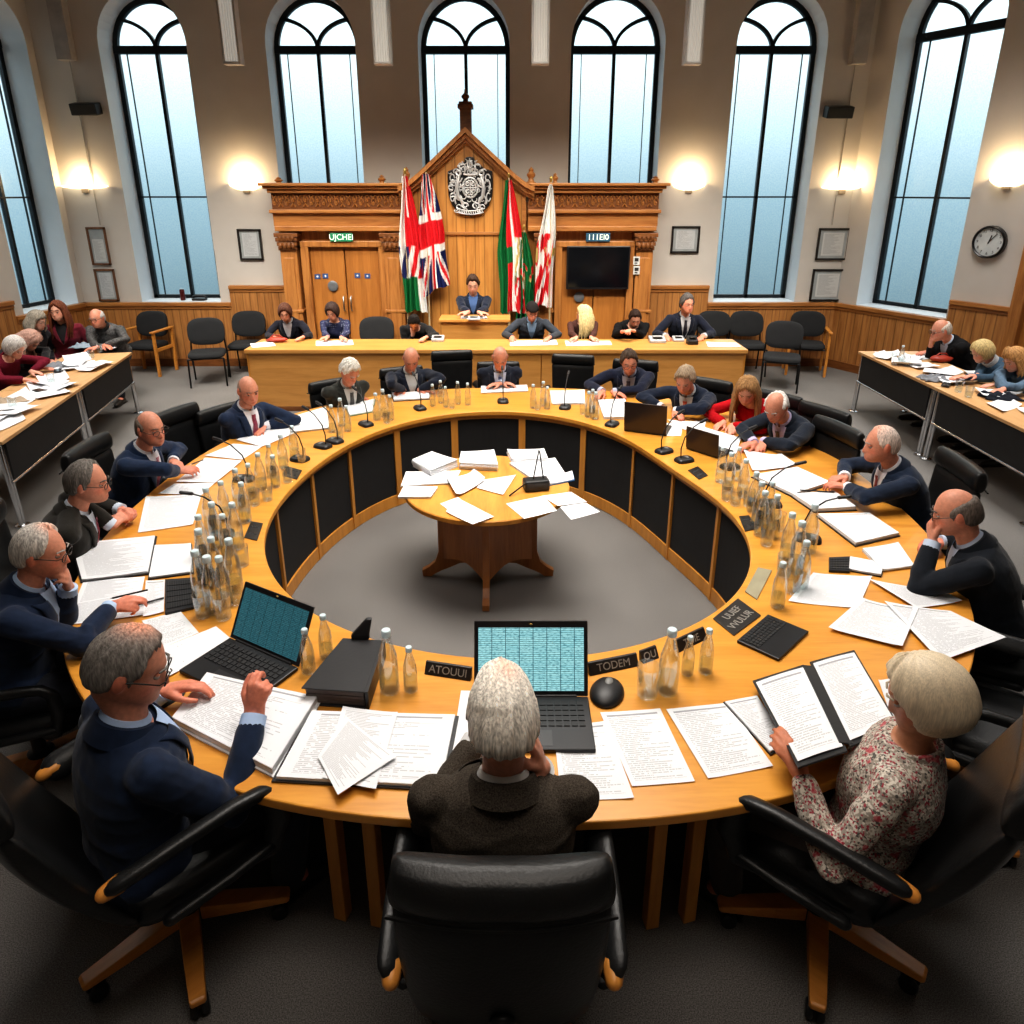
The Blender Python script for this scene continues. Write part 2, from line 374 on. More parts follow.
def person(label, hx, hy, zh, yaw, s=1.0, head=(20, 0, 0), L=None, Rh=None, skin='ruddy', hair=('full', .014, (.3,.3,.3)), crown=None,
           jacket=(.012,.020,.045), jkind='wool', shirt=(.72,.74,.80), tie=None, trousers=(.02,.022,.03), glasses=False, fem=False, vox=.006, seat=.47,
           legs=True, jmat=None, neck='shirt', group=None, side_tilt=0, beard=None, elbow=(.55, -.45, -.7), cap=None, scarf=None, shoes=(.015,.012,.01), tuck=False, knee=.43, free_elbows=False, lanyard=False):
    """a seated person; hx, hy is the picture position of the head's centre, zh its height; yaw turns the body (0 looks away from the camera)"""
    base = at(hx, hy, zh); yw = R(yaw); hip_z = seat+.09*s
    def spine(Lr):
        p = V3((0, 0, hip_z)); pts = [p.copy()]; ups = []
        for k in range(13):
            q = min(k, 11)/11; a = Lr*(.55+.75*q); u = V3((side_tilt*.3*q, math.sin(a), math.cos(a))); u = unit(u); ups.append(u)
            if k < 12: p = p+u*(.50*s/12); pts.append(p.copy())
        nd = unit(V3((0, math.sin(Lr*1.0+.12), math.cos(Lr*1.0+.12))))
        hc = p+nd*.175*s
        return np.array(pts), np.array(ups), nd, hc
    lo, hi = -.15, 1.25
    for _ in range(40):
        mid = (lo+hi)/2
        if spine(mid)[3][2] > zh: lo = mid
        else: hi = mid
    pts, ups, nd, hc = spine(lo)
    fwd = Vector((-math.sin(yw), math.cos(yw), 0)); rt = Vector((math.cos(yw), math.sin(yw), 0))
    org = Vector((base.x, base.y, 0))-fwd*float(hc[1])-rt*float(hc[0])
    inv = Matrix.Rotation(-yw, 3, 'Z')
    def loc(w): return np.array(inv @ (Vector(w)-org))
    Hm = rot_head(*head)
    fr = np.array([np.cross(u, (1, 0, 0)) for u in ups])   # forward of each station
    fr = np.array([-f if f[1] < 0 else f for f in fr])
    def spt(q):
        k = q*12; i = min(int(k), 11); t = k-i
        return pts[i]*(1-t)+pts[i+1]*t, fr[min(i, 12)], ups[min(i, 12)]
    QS = [0, .15, .4, .65, .82, .92, 1.0]
    wA, wB = (.92, .95) if fem else (1, 1)
    AB = {'a': np.array([.178, .180, .162, .178, .182, .160, .085])*s*wA, 'b': np.array([.128, .135, .124, .130, .118, .092, .068])*s*wB}
    if fem: AB['b'][3] *= 1.12
    def ring(q, da, n=28):
        c, f, u = spt(q); a = np.interp(q, QS, AB['a'])+da; b = np.interp(q, QS, AB['b'])+da*.9
        return [c+V3((1, 0, 0))*a*math.copysign(abs(math.cos(t))**.85, math.cos(t))+f*b*math.copysign(abs(math.sin(t))**.85, math.sin(t)) for t in [2*math.pi*k/n for k in range(n)]]
    def surf(q, x, off):
        c, f, u = spt(min(q, 1)); a = np.interp(q, QS, AB['a'])+.014*s; b = np.interp(q, QS, AB['b'])+.0126*s
        return c+V3((1, 0, 0))*x+f*(b*math.sqrt(max(0, 1-(x/a)**2))+off)
    # joints
    cS, fS, uS = spt(.88); SH = {k: cS+V3((k*(.172 if fem else .188)*s, 0, 0)) for k in (-1, 1)}
    la, lf = .285*s, .255*s
    arms = {}
    for k, spec in ((-1, L), (1, Rh)):
        if spec is None: spec = dict(lap=True)
        if spec.get('lap'): pos = V3((k*.10*s, .26*s, .60)); f = V3((-k*.5, .85, -.1)); n = V3((0, .1, 1))
        elif 'rel' in spec: pos = hc+Hm@V3(spec['rel'])*s; f = V3(spec.get('f', (-k*.45, .9, 0))); n = V3(spec.get('n', (0, 0, 1)))
        else: pos = loc(at(*spec['p'])); f = V3(spec.get('f', (-k*.45, .9, 0))); n = V3(spec.get('n', (0, 0, 1)))
        f = unit(f); W = pos-f*.06*s
        v = W-SH[k]; D = np.linalg.norm(v); mx = (la+lf)*.985
        if D > mx: W = SH[k]+v/D*mx; v = W-SH[k]; D = mx
        D = max(D, .12)
        x = (la*la-lf*lf+D*D)/(2*D); h = math.sqrt(max(0, la*la-x*x)); dv = unit(v)
        ez = spec.get('ez', elbow[2])
        for _ in range(24):   # lift the elbow until the forearm clears the table
            pole = V3((k*spec.get('ex', elbow[0]), spec.get('ey', elbow[1]), ez)); pole = unit(pole-dv*np.dot(pole, dv)); E = SH[k]+dv*x+pole*h
            if free_elbows or spec.get('lap') or 'rel' in spec or E[2] > .755+.050*s: break
            ez += .1
        arms[k] = (E, W, f, n, spec)
    # body: one surface with head, neck, trunk, arms, hands and legs
    g = G()
    g.loft([ring(q, -.004) for q in np.linspace(0, 1, 12)])
    P, Fs = head_mesh(44, 36, fem); g.add(P@Hm.T*s+hc, Fs)
    g.tube([Vector(pts[-1]-nd*.03*s), Vector(pts[-1]+nd*.05*s), Vector(hc+Hm@V3((0, -.022, -.06))*s)], [.062*s, .054*s if not fem else .047*s, .056*s if not fem else .05*s], 16, True)
    for k in (-1, 1):
        g.ball(hc+Hm@V3((k*.077, -.010, -.004))*s, (.011*s, .020*s, .033*s), Matrix(Hm.tolist()) @ Matrix.Rotation(R(-18*k), 3, 'Z'), 10, 8)
        E, W, f, n, sp = arms[k]
        chain(g, [SH[k], E, W], [.044*s, .033*s, .026*s])
        hand(g, W, f, n, k, sp.get('curl', .35), s*(.92 if fem else 1.0), pinch=sp.get('pinch', False))
        if legs:
            sx = k*.10*s; kn = V3((k*.14*s, knee*s, .50*s+.02)); an = V3((k*.12*s, (knee-.05)*s, .09))
            if tuck: an = V3((k*.12*s, knee*s-.28, .10))
            chain(g, [V3((sx, .0, hip_z-.02)), kn, an], [.075*s, .052*s, .036*s]); g.tube([Vector(an), Vector(an+V3((k*.01, .05, -.035)))], [.035, .03], 10, True)
    me = remesh(g, vox, 2)
    co = getco(me); q = (co-hc)@Hm/s
    base_c = np.array(SKIN[skin]); C = np.repeat(base_c[None], len(co), 0)
    def blob(cx, cy, cz, rx, ry, rz): return np.exp(-((q[:, 0]-cx)/rx)**2-((q[:, 1]-cy)/ry)**2-((q[:, 2]-cz)/rz)**2)[:, None]
    red = base_c*np.array((1.12, .72, .66))
    for k in (-1, 1):
        m = blob(k*.045, .07, -.03, .025, .04, .022)*.7; C = C*(1-m)+red*m
        m = blob(k*.08, -.01, 0, .014, .03, .04)*.8; C = C*(1-m)+red*m
    m = blob(0, .118, -.03, .015, .02, .018)*.7; C = C*(1-m)+red*m
    m = blob(0, .10, -.068, .021, .03, .0075)*.85; C = C*(1-m)+base_c*np.array((.75, .42, .42))*m
    if beard is not None:
        m = np.clip(blob(0, .07, -.085, .06, .07, .035)*1.3-blob(0, .1, -.068, .02, .03, .006), 0, 1); C = C*(1-m)+np.array(beard)*m
    far = np.linalg.norm(co-hc, axis=1)[:, None]; hm = sstep(far, .3*s, .4*s); C = C*(1-hm*.55)+red*1.05*hm*.55
    setcol(me, C)
    SK = attrmat('skin', .48, .10, 70, .10, 260)
    body = obj('person', me, SK, None, 180); body.location = org; body.rotation_euler = (0, 0, yw)
    tag(body, label, 'person', group)
    def part(name, gg, m, smooth=60, **k): return gg.build(name, m, body, smooth, **k)
    T = lambda p: Vector(hc+Hm@V3(p)*s)
    # hair, brows, eyes
    if hair is not None:
        st_, th_, hcol = hair
        Q, Fh, hc_ = hair_mesh(st_, th_, hcol, 64, 40, seed=int(hx*7+hy), crown=crown)
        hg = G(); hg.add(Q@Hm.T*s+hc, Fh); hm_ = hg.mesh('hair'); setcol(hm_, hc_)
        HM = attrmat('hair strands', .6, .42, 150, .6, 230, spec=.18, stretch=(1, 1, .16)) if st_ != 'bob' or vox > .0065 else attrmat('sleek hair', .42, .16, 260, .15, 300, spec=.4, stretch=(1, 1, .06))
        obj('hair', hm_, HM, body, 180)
        if st_ in ('long', 'shag'):
            lg = G(); rr = random.Random(int(hx)); reach = .26 if st_ == 'long' else .07
            for i in range(26):
                a = R(62+i*236/25); dx, dy = math.sin(a), math.cos(a)
                p0 = V3((dx*.085, dy*.095-.01, .01)); p1 = V3((dx*.105, dy*.115-.012, -.08)); ln = reach*(.8+.35*rr.random())
                p2 = p1+V3((dx*.012, dy*.01-.005, -ln*.55)); p3 = p1+V3((dx*.004+rr.uniform(-.012, .012), dy*.012, -ln))
                lg.tube([T(p0), T(p1), Vector(hc+Hm@p1*s)+(Vector((0, 0, -ln*.5*s))+Vector((dx*.012, dy*.012, 0))), Vector(hc+Hm@p1*s)+Vector((rr.uniform(-.02, .02), dy*.02, -ln*s))], [.020*s, .022*s, .018*s, .006*s], 7, True)
            lm = lg.mesh('hair_length'); n = len(lm.vertices); setcol(lm, np.array(hcol)[None]*(1+.35*(np.random.RandomState(3).rand(n, 1)-.5))); obj('hair_length', lm, HM, body, 180)
    eb = G()
    for k in (-1, 1): eb.tube([T((k*.014, .099, .026)), T((k*.032, .097, .031)), T((k*.050, .082, .026))], [.003*s, .004*s, .0025*s], 6, True)
    hcol = hair[2] if hair else (.2, .15, .1)
    part('eyebrows', eb, mat('brow %.2f %.2f %.2f' % tuple(hcol), tuple(c*.6 for c in hcol), .8))
    for k in (-1, 1):
        eg = G(); ec = hc+Hm@V3((k*.031, .0775, .003))*s; eg.ball(ec, .0116*s, None, 16, 12)
        em = eg.mesh('eye'); ce = (getco(em)-ec)@Hm/(.0118*s); dk = (ce[:, 1] > .80)[:, None]
        lid = ((ce[:, 2] > .30) | (ce[:, 2] < -.55))[:, None]; cc = np.where(dk, np.array((.03, .02, .015)), np.array((.55, .50, .46))); setcol(em, np.where(lid, base_c*np.array((.9, .75, .7)), cc)); obj('eye', em, attrmat('eye', .15, .02, 30, 0), body, 180)
    if glasses:
        gg = G()
        for k in (-1, 1):
            c = [T((k*.033+.023*math.cos(a), .109-.004*abs(math.cos(a)), -.001+.018*math.sin(a))) for a in [2*math.pi*i/14 for i in range(15)]]
            gg.tube(c, .0020*s, 6); gg.tube([T((k*.055, .106, .005)), T((k*.076, .09, .006)), T((k*.082, .02, .006)), T((k*.082, -.012, .0))], .0020*s, 6)
        gg.tube([T((-.011, .112, .002)), T((0, .116, .004)), T((.011, .112, .002))], .0018*s, 6)
        part('glasses', gg, mat('glasses frame', (.02, .018, .016), .3))
    if cap is not None:
        D = sphere_dirs(30, 18); Pc = headpt(D)+D*.022; el = D[:, 2]; mk = sstep(el, .18, .34)[:, None]; Pc = (headpt(D)-D*.01)*(1-mk)+Pc*mk
        cg = G(); cg.add(Pc@Hm.T*s+hc, sphere_faces(30, 18))
        part('cap', cg, cloth('cap cloth %.2f' % cap[0], cap, 'knit'), 180)
    # jacket
    jm = jmat or cloth('%s %.3f %.3f %.3f' % (jkind, *jacket), jacket, jkind)
    jg = G(); pad = .014*s
    jg.loft([ring(q, pad+(.012*s if q < .2 else 0)) for q in np.linspace(0, 1.0, 16)])
    for k in (-1, 1):
        E, W, f, n, sp = arms[k]
        r = (.061, .055, .045) if not fem else (.055, .050, .041)
        We = W+unit(E-W)*.042*s
        mid1 = (SH[k]+E)/2; mid2 = (E+We)/2
        chain(jg, [SH[k]+V3((-k*.03*s, 0, -.01)), SH[k], mid1, E, mid2, We], [.066*s, r[0]*s*1.04, r[0]*s*.98, r[1]*s, (r[1]*.5+r[2]*.5)*s*1.04, r[2]*s], 14)
    jv = max(vox*1.25, .0075); jme = remesh(jg, jv, 5, 'jacket')
    co = getco(jme); nrm = np.zeros(len(co)*3, dtype=np.float32); jme.vertices.foreach_get('normal', nrm); nrm = nrm.reshape(-1, 3)
    rs = np.random.RandomState(int(hx*3+hy)); w = np.zeros(len(co))
    for _ in range(7):
        kv = rs.normal(size=3)*np.array((14, 14, 40)); w += (1-2*np.abs(np.sin(.5*(co@kv)+rs.rand()*6.3+.8*np.sin(co@(rs.normal(size=3)*13)))))*.55
    wr = np.full(len(co), .0024)
    for k in (-1, 1):
        E = arms[k][0]; dE = np.linalg.norm(co-E, axis=1); wr += .0062*np.exp(-(dE/.09)**2); dS = np.linalg.norm(co-SH[k], axis=1); wr += .0026*np.exp(-(dS/.10)**2)
    wr += .004*np.exp(-((co[:, 2]-hip_z-.12*s)/.12)**2)
    co = co+nrm*(np.clip(w+.35, -1.1, 2.0)*wr)[:, None]
    jme.vertices.foreach_set('co', co.astype(np.float32).ravel()); jme.update()
    jname = 'jacket' if neck in ('shirt', 'open') else 'top'
    obj(jname, jme, jm, body, 180)
    # neckline
    nb = pts[-1]; nf = unit(V3((0, 1, 0))-nd*nd[1])
    def band(r0, r1, h0, h1, a0, a1, th, tilt=0, n=26):
        rings = []
        for i in range(n+1):
            a = a0+(a1-a0)*i/n; dr = V3((1, 0, 0))*math.sin(a)*1.0+nf*math.cos(a)
            lift = -tilt*math.cos(a)
            rings.append([nb+dr*r*s+nd*(h+lift)*s for r, h in ((r0, h0), (r0+th, h0), (r1+th, h1), (r1, h1))])
        return rings
    scol = cloth('shirt %.2f %.2f %.2f' % tuple(shirt), shirt, 'cotton')
    if neck in ('shirt', 'open'):
        bg = G(); qb = .42 if neck == 'shirt' else .55
        def bib(u, v):
            q_ = qb+(1.0-qb)*v; x = (u-.5)*2*(.004+.062*s*v**.9); return surf(q_, x, .008*s)+nd*(.012*s*sstep(v, .9, 1))-nf*(.012*s*sstep(v, .9, 1))
        bg.grid(bib, 10, 16); part('shirt', bg, scol, 180)
        cg = G(); cg.loft(band(.080, .056, -.016, .034, .16, 2*math.pi-.16, .005, .018)); part('shirt_collar', cg, scol, 50)
        kg = G(); kg.loft(band(.094, .068, -.030, .020, .75, 2*math.pi-.75, .012, .020)); part('jacket_collar', kg, jm, 60)
        lg = G()
        for k in (-1, 1):
            def lap(u, v, k=k):
                q_ = qb+(.97-qb)*v; wv = (.002+.062*s*v**.9)
                wid = .055*s*(math.sin(min(1, v*1.12)*math.pi*.62))+.004
                x = k*(wv+u*wid); return surf(q_, x, (.013+.004*math.sin(u*math.pi))*s)
            lg.grid(lap, 5, 14)
        part('lapels', lg, jm, 180, solid=.004)
        if tie is not None:
            tg = G()
            def tf(u, v):
                q_ = qb-.02+(.985-qb+.02)*v; wd = (.034-.018*v)*s
                if v > .9: wd = .019*s
                return surf(q_, (u-.5)*2*wd, (.014+(.006 if v > .9 else 0)+.004*(1-(2*u-1)**2))*s)
            tg.grid(tf, 6, 20); part('tie', tg, mat('tie %.2f %.2f %.2f' % tuple(tie), tie, .45, var=.6, scale=70, stretch=(1, 3, 3)), 180)
        if lanyard:
            yg = G()
            for k in (-1, 1): yg.tube([Vector(surf(q_, k*.062*s*((q_-.42)/.56)**.8, .022*s)) for q_ in np.linspace(.42, .985, 9)], .0035, 6)
            part('lanyard', yg, scol, 60)
    elif neck == 'round':
        cg = G(); cg.loft(band(.074, .066, -.03, .004, 0, 2*math.pi, .010, .022)); part('neckline', cg, jm, 60)
    elif neck == 'cowl':
        cg = G(); cg.loft(band(.070, .064, -.04, .045, 0, 2*math.pi, .016, .012)); part('collar', cg, scol if scarf is None else cloth('scarf %.2f' % scarf[0], scarf, 'knit'), 60)
    for k in (-1, 1):
        E, W, f, n, sp = arms[k]
        if neck == 'shirt':
            d = unit(W-E); cg = G(); cg.tube([Vector(W-d*.055*s), Vector(W+d*.002*s)], [.0400*s, .0385*s], 16); part('shirt_cuff', cg, scol, 50)
    if legs:
        tg = G()
        for k in (-1, 1):
            kn = V3((k*.14*s, knee*s, .50*s+.02)); an = V3((k*.12*s, (knee-.05)*s, .11))
            if tuck: an = V3((k*.12*s, knee*s-.28, .12))
            chain(tg, [V3((k*.09*s, -.01, hip_z-.01)), kn, an], [.095*s, .072*s, .058*s], 14)
        tg.ball((0, -.01, hip_z), (.175*s, .125*s, .10*s))
        tm = remesh(tg, max(vox*1.6, .011), 3, 'trousers'); obj('trousers' if not fem else 'skirt_and_legs', tm, cloth('tr %.3f %.3f %.3f' % tuple(trousers), trousers, 'wool'), body, 180)
        for k in (-1, 1):
            an = V3((k*.12*s, (knee-.05)*s, .09)) if not tuck else V3((k*.12*s, knee*s-.28, .09))
            sg = G(); sg.tube([Vector((an[0], an[1]-.05, .040)), Vector((an[0], an[1]+.04, .045)), Vector((an[0]+k*.012, an[1]+.15, .036)), Vector((an[0]+k*.014, an[1]+.20, .032))], [.034, .042, .042, .028], 12, True, flat=.85)
            sg.b2(an[0]-.035, an[0]+.035+k*.01, an[1]-.08, an[1]+.22, 0.002, .014)
            part('shoe', sg, mat('shoe leather %.2f' % shoes[0], shoes, .35), 60)
    body['lean'] = round(math.degrees(lo), 1)
    return body
# ------------------------------------------------------------------ the room
M_WALL = mat('painted plaster', (.60,.565,.52), .85, var=.03, scale=3, bump=.03, bscale=120)
M_REV = mat('white window reveal', (.66,.70,.74), .7, var=.02, scale=4)
M_FRAME = mat('dark window metal', (.012,.016,.02), .4, .3)
W_DADO = wood('brown oak boarding', (.50,.235,.075), (.27,.105,.03), 2.2, (1,1,14), .42, (0, .11))
W_SIDE = wood('brown oak boarding of the side walls', (.50,.235,.075), (.27,.105,.03), 2.2, (1,1,14), .42, (1, .11))
W_PLAIN = wood('brown oak', (.47,.205,.058), (.26,.095,.024), 2.2, (1,1,12), .4)
W_LONG = wood('brown oak rail', (.47,.205,.058), (.26,.095,.024), 2.2, (12,12,1), .4)
W_DARK = wood('dark carved oak', (.23,.085,.022), (.10,.035,.010), 3, (6,6,1), .45)
W_HONEY = wood('honey oak panel', (.58,.27,.07), (.38,.155,.035), 2.0, (1,1,14), .4, (0, .13))
W_DOOR = wood('oak door veneer', (.46,.19,.045), (.31,.115,.026), 1.6, (1,1,14), .38)

def carpet():
    m, nt, b, N, L = nodes('grey flecked carpet')
    tc = N('ShaderNodeTexCoord')
    n1 = N('ShaderNodeTexNoise'); n1.inputs['Scale'].default_value = 230; n1.inputs['Detail'].default_value = 3; L(tc.outputs['Object'], n1.inputs[0])
    n2 = N('ShaderNodeTexNoise'); n2.inputs['Scale'].default_value = 1.4; L(tc.outputs['Object'], n2.inputs[0])
    r = ramp(N, [(.34, (.100,.094,.088)), (.5, (.185,.177,.169)), (.68, (.29,.28,.27))]); L(n1.outputs[0], r.inputs[0])
    r2 = ramp(N, [(.3, (.85,.85,.85)), (.7, (1,1,1))]); L(n2.outputs[0], r2.inputs[0])
    mx = N('ShaderNodeMix', data_type='RGBA', blend_type='MULTIPLY'); mx.inputs[0].default_value = 1; L(r.outputs[0], mx.inputs[6]); L(r2.outputs[0], mx.inputs[7])
    L(mx.outputs[2], b.inputs['Base Color']); b.inputs['Roughness'].default_value = .95; b.inputs['Specular IOR Level'].default_value = .1
    bp = N('ShaderNodeBump'); bp.inputs['Strength'].default_value = .5; bp.inputs['Distance'].default_value = .006; L(n1.outputs[0], bp.inputs['Height']); L(bp.outputs[0], b.inputs['Normal'])
    return m
# plan of the room
CB0, CB1 = Vector((-6.5, 10.7, 0)), Vector((4.92, 10.7, 0))
DR = Vector((.5, -.866, 0)); DL = Vector((-.17, -.985, 0)).normalized()
HZ = 6.3
R_END = CB1+DR*4.2; L_END = CB0+DL*6.5
g = G(); g.b2(-9.5, 9.0, -2.5, 12.2, -.12, 0); struct(g.build('floor', carpet()))
g = G(); g.b2(-9.5, 9.0, -2.5, 12.2, HZ, HZ+.1); struct(g.build('ceiling', mat('dark ceiling', (.20,.185,.17), .9)))

def arch(x0, x1, zs, zsill, n=20):
    r = (x1-x0)/2; c = (x0+x1)/2
    return [(x0, zsill), (x1, zsill)]+[(c+r*math.cos(math.pi*i/n), zs+r*1.08*math.sin(math.pi*i/n)) for i in range(n+1)]
def wall(name, P0, D, length, outward, holes, depth=.5, z1=HZ):
    """plastered wall with arched openings and deep reveals; coordinates along the wall are s, z"""
    bm = bmesh.new(); Z = Vector((0, 0, 1))
    def W(s, z, t=0): return P0+D*s+Z*z+outward*t
    loops = [[(0, 0), (length, 0), (length, z1), (0, z1)]]+holes
    edges = []; hv = []
    for lp in loops:
        vs = [bm.verts.new(W(s, z)) for s, z in lp]; hv.append(vs)
        for i in range(len(vs)): edges.append(bm.edges.new((vs[i], vs[(i+1) % len(vs)])))
    bmesh.ops.triangle_fill(bm, use_beauty=True, use_dissolve=False, edges=edges)
    for lp, vs in zip(holes, hv[1:]):
        ov = [bm.verts.new(W(s, z, depth)) for s, z in lp]; n = len(vs)
        for i in range(n):
            f = bm.faces.new((vs[i], vs[(i+1) % n], ov[(i+1) % n], ov[i])); f.material_index = 1
    me = bpy.data.meshes.new(name); bm.to_mesh(me); bm.free()
    return struct(obj(name, me, [M_WALL, M_REV])), W
def frost():
    m, nt, b, N, L = nodes('frosted window glass')
    nt.nodes.remove(b); out = nt.nodes['Material Output']
    rf = N('ShaderNodeBsdfRefraction'); rf.inputs['Roughness'].default_value = .28; rf.inputs['IOR'].default_value = 1.25; rf.inputs['Color'].default_value = (.86,.95,1,1)
    tc = N('ShaderNodeTexCoord'); nz = N('ShaderNodeTexNoise'); nz.inputs['Scale'].default_value = 55; nz.inputs['Detail'].default_value = 3; L(tc.outputs['Object'], nz.inputs[0])
    r = ramp(N, [(.3, (.74,.86,.92)), (.7, (.92,1,1))]); L(nz.outputs[0], r.inputs[0]); L(r.outputs[0], rf.inputs[0])
    gl = N('ShaderNodeBsdfGlossy'); gl.inputs['Roughness'].default_value = .3; gl.inputs['Color'].default_value = (.8,.9,1,1)
    mx = N('ShaderNodeMixShader'); mx.inputs[0].default_value = .05; L(rf.outputs[0], mx.inputs[1]); L(gl.outputs[0], mx.inputs[2]); L(mx.outputs[0], out.inputs[0])
    return m
M_FROST = frost()
def window(n, W, x0, x1, zs, zsill, outward, ztr, t=.42, zhide=None):
    root = bpy.data.objects.new('window_%d' % n, None); COL.objects.link(root); root['kind'] = 'structure'
    r = (x1-x0)/2; c = (x0+x1)/2; k = 1.08
    def path(pts, w, d, g): 
        for a, b_ in zip(pts[:-1], pts[1:]): g.bar(W(*a, t), W(*b_, t), d, w, up=(outward.y, -outward.x, 0) if abs(a[0]-b_[0]) < 1e-6 else outward.cross(Vector((b_[0]-a[0], 0, b_[1]-a[1])).normalized()) if False else (0, 0, 1))
    g = G()
    A = [(c+(r-.03)*math.cos(math.pi*i/24), zs+(r-.03)*k*math.sin(math.pi*i/24)) for i in range(25)]
    def ribbon(pts, w, dep=.07):
        rings = []
        for i, p in enumerate(pts):
            a, b_ = pts[max(i-1, 0)], pts[min(i+1, len(pts)-1)]; dx, dz = b_[0]-a[0], b_[1]-a[1]; l = math.hypot(dx, dz); nx, nz = -dz/l, dx/l
            rings.append([W(p[0]+nx*w/2, p[1]+nz*w/2, t-dep/2), W(p[0]-nx*w/2, p[1]-nz*w/2, t-dep/2), W(p[0]-nx*w/2, p[1]-nz*w/2, t+dep/2), W(p[0]+nx*w/2, p[1]+nz*w/2, t+dep/2)])
        g.loft(rings)
    ribbon(A, .075); ribbon([(x0+.03, zs), (x0+.03, zsill)], .065); ribbon([(x1-.03, zs), (x1-.03, zsill)], .065); ribbon([(x0, zsill+.03), (x1, zsill+.03)], .05)
    ribbon([(x0, zs), (x1, zs)], .10, .09); ribbon([(c, zs), (c, zsill)], .045)
    for sg in (-1, 1):   # the two curved branches above the transom
        ribbon([(c+sg*(r*.98)*(1-math.cos(q)), zs+r*.62*math.sin(q)*1.05) for q in [math.pi/2*i/12*1.12 for i in range(13)]], .045)
    ribbon([(x0, ztr), (x1, ztr)], .022)
    for q in (.14, .86): ribbon([(x0+(x1-x0)*q, zs), (x0+(x1-x0)*q, zsill)], .010, .03)
    g.build('window_frame', M_FRAME, root)
    g = G(); pts = [(x0, zsill), (x1, zsill)]+[(c+r*math.cos(math.pi*i/24), zs+r*k*math.sin(math.pi*i/24)) for i in range(25)]
    g.add([W(a, b_, t+.01) for a, b_ in pts], [tuple(range(len(pts)))])
    me = g.mesh('pane'); o = obj('pane', me, M_FROST, root)
    nrm = me.polygons[0].normal
    if nrm.dot(outward) > 0: me.flip_normals()      # the face looks into the room
    return root
WINS = [(136.5, 213), (289, 367), (428, 508), (568, 650), (719, 798)]
OUT = Vector((0, 1, 0)); zs = onY(466, 50, 11.1).z; zsill = .99
hol = []; spec = []
for a, b_ in WINS:
    x0, x1 = onY(a-2, 175, 11.1).x-CB0.x, onY(b_+2, 175, 11.1).x-CB0.x; hol.append(arch(x0, x1, zs, zsill)); spec.append((x0, x1))
wb, WB = wall('wall_back', CB0, Vector((1, 0, 0)), CB1.x-CB0.x, OUT, hol)
ztr = onY(170, 197, 11.1).z
for i, (x0, x1) in enumerate(spec): window(i+2, WB, x0, x1, zs, zsill, OUT, ztr)
OUTR = Vector((.866, .5, 0)); OUTL = Vector((-DL.y*-1, 0, 0)); OUTL = Vector((DL.y, -DL.x, 0))
if OUTL.x > 0: OUTL = -OUTL
wr_, WR = wall('wall_right', CB1, DR, 4.2, OUTR, [arch(.34, 1.66, zs+.05, zsill)])
window(7, WR, .34, 1.66, zs+.05, zsill, OUTR, ztr)
wl_, WL = wall('wall_left', CB0, DL, 6.5, OUTL, [arch(.12, 1.12, zs, zsill)])
window(1, WL, .12, 1.12, zs, zsill, OUTL, ztr)
def plain_wall(name, a, b_):
    g = G(); d = (b_-a).normalized(); n = Vector((d.y, -d.x, 0))
    g.add([a, b_, b_+Vector((0,0,HZ)), a+Vector((0,0,HZ))], [(0,1,2,3)]); struct(g.build(name, M_WALL, fix=False))
RC, LC = Vector((R_END.x, -2.2, 0)), Vector((L_END.x-.6, -2.2, 0))
plain_wall('wall_side_right', R_END, RC); plain_wall('wall_side_left', L_END, LC); plain_wall('wall_rear', LC, RC)
# boarded dado with a moulded rail, following the walls
def dado(name, P0, D, s0, s1, z, inward, m, rail=.055):
    g = G(); t = .045
    def W(s, zz, q): return P0+D*s+Vector((0,0,zz))+inward*q
    def slab(a, b_, za, zb, q0, q1, gg):
        V = [W(s, zz, q) for s in (a, b_) for zz in (za, zb) for q in (q0, q1)]
        gg.add(V, [(0,1,3,2),(4,6,7,5),(0,4,5,1),(2,3,7,6),(0,2,6,4),(1,5,7,3)])
    root = bpy.data.objects.new(name, None); COL.objects.link(root); root['kind'] = 'structure'
    slab(s0, s1, 0, z-.03, .002, t, g); g.build('boarding', m, root)
    h = G(); slab(s0, s1, z-.055, z, .001, t+.035, h); slab(s0, s1, z-.10, z-.055, .001, t+.015, h); h.build('rail', W_LONG, root, bevel=.006)
    h = G(); slab(s0, s1, 0.001, .12, .001, t+.02, h); h.build('plinth', W_DARK, root)
xl = lambda px: onY(px, 290, 10.65).x-CB0.x
INB = Vector((0, -1, 0))
dado('trim_1', CB0, Vector((1,0,0)), 0, xl(229), .985, INB, W_DADO)
dado('trim_2', CB0, Vector((1,0,0)), xl(229), xl(285), 1.24, INB, W_DADO)
dado('trim_3', CB0, Vector((1,0,0)), xl(645), xl(709), 1.24, INB, W_DADO)
dado('trim_4', CB0, Vector((1,0,0)), xl(709), CB1.x-CB0.x, .985, INB, W_DADO)
dado('trim_5', CB1, DR, 0, 1.70, .985, -OUTR, W_SIDE); dado('trim_6', CB1, DR, 1.70, 2.46, 1.24, -OUTR, W_SIDE)
dado('trim_7', CB0, DL, 0, 1.3, .985, -OUTL, W_SIDE); dado('trim_8', CB0, DL, 1.3, 4.5, 1.2, -OUTL, W_SIDE)
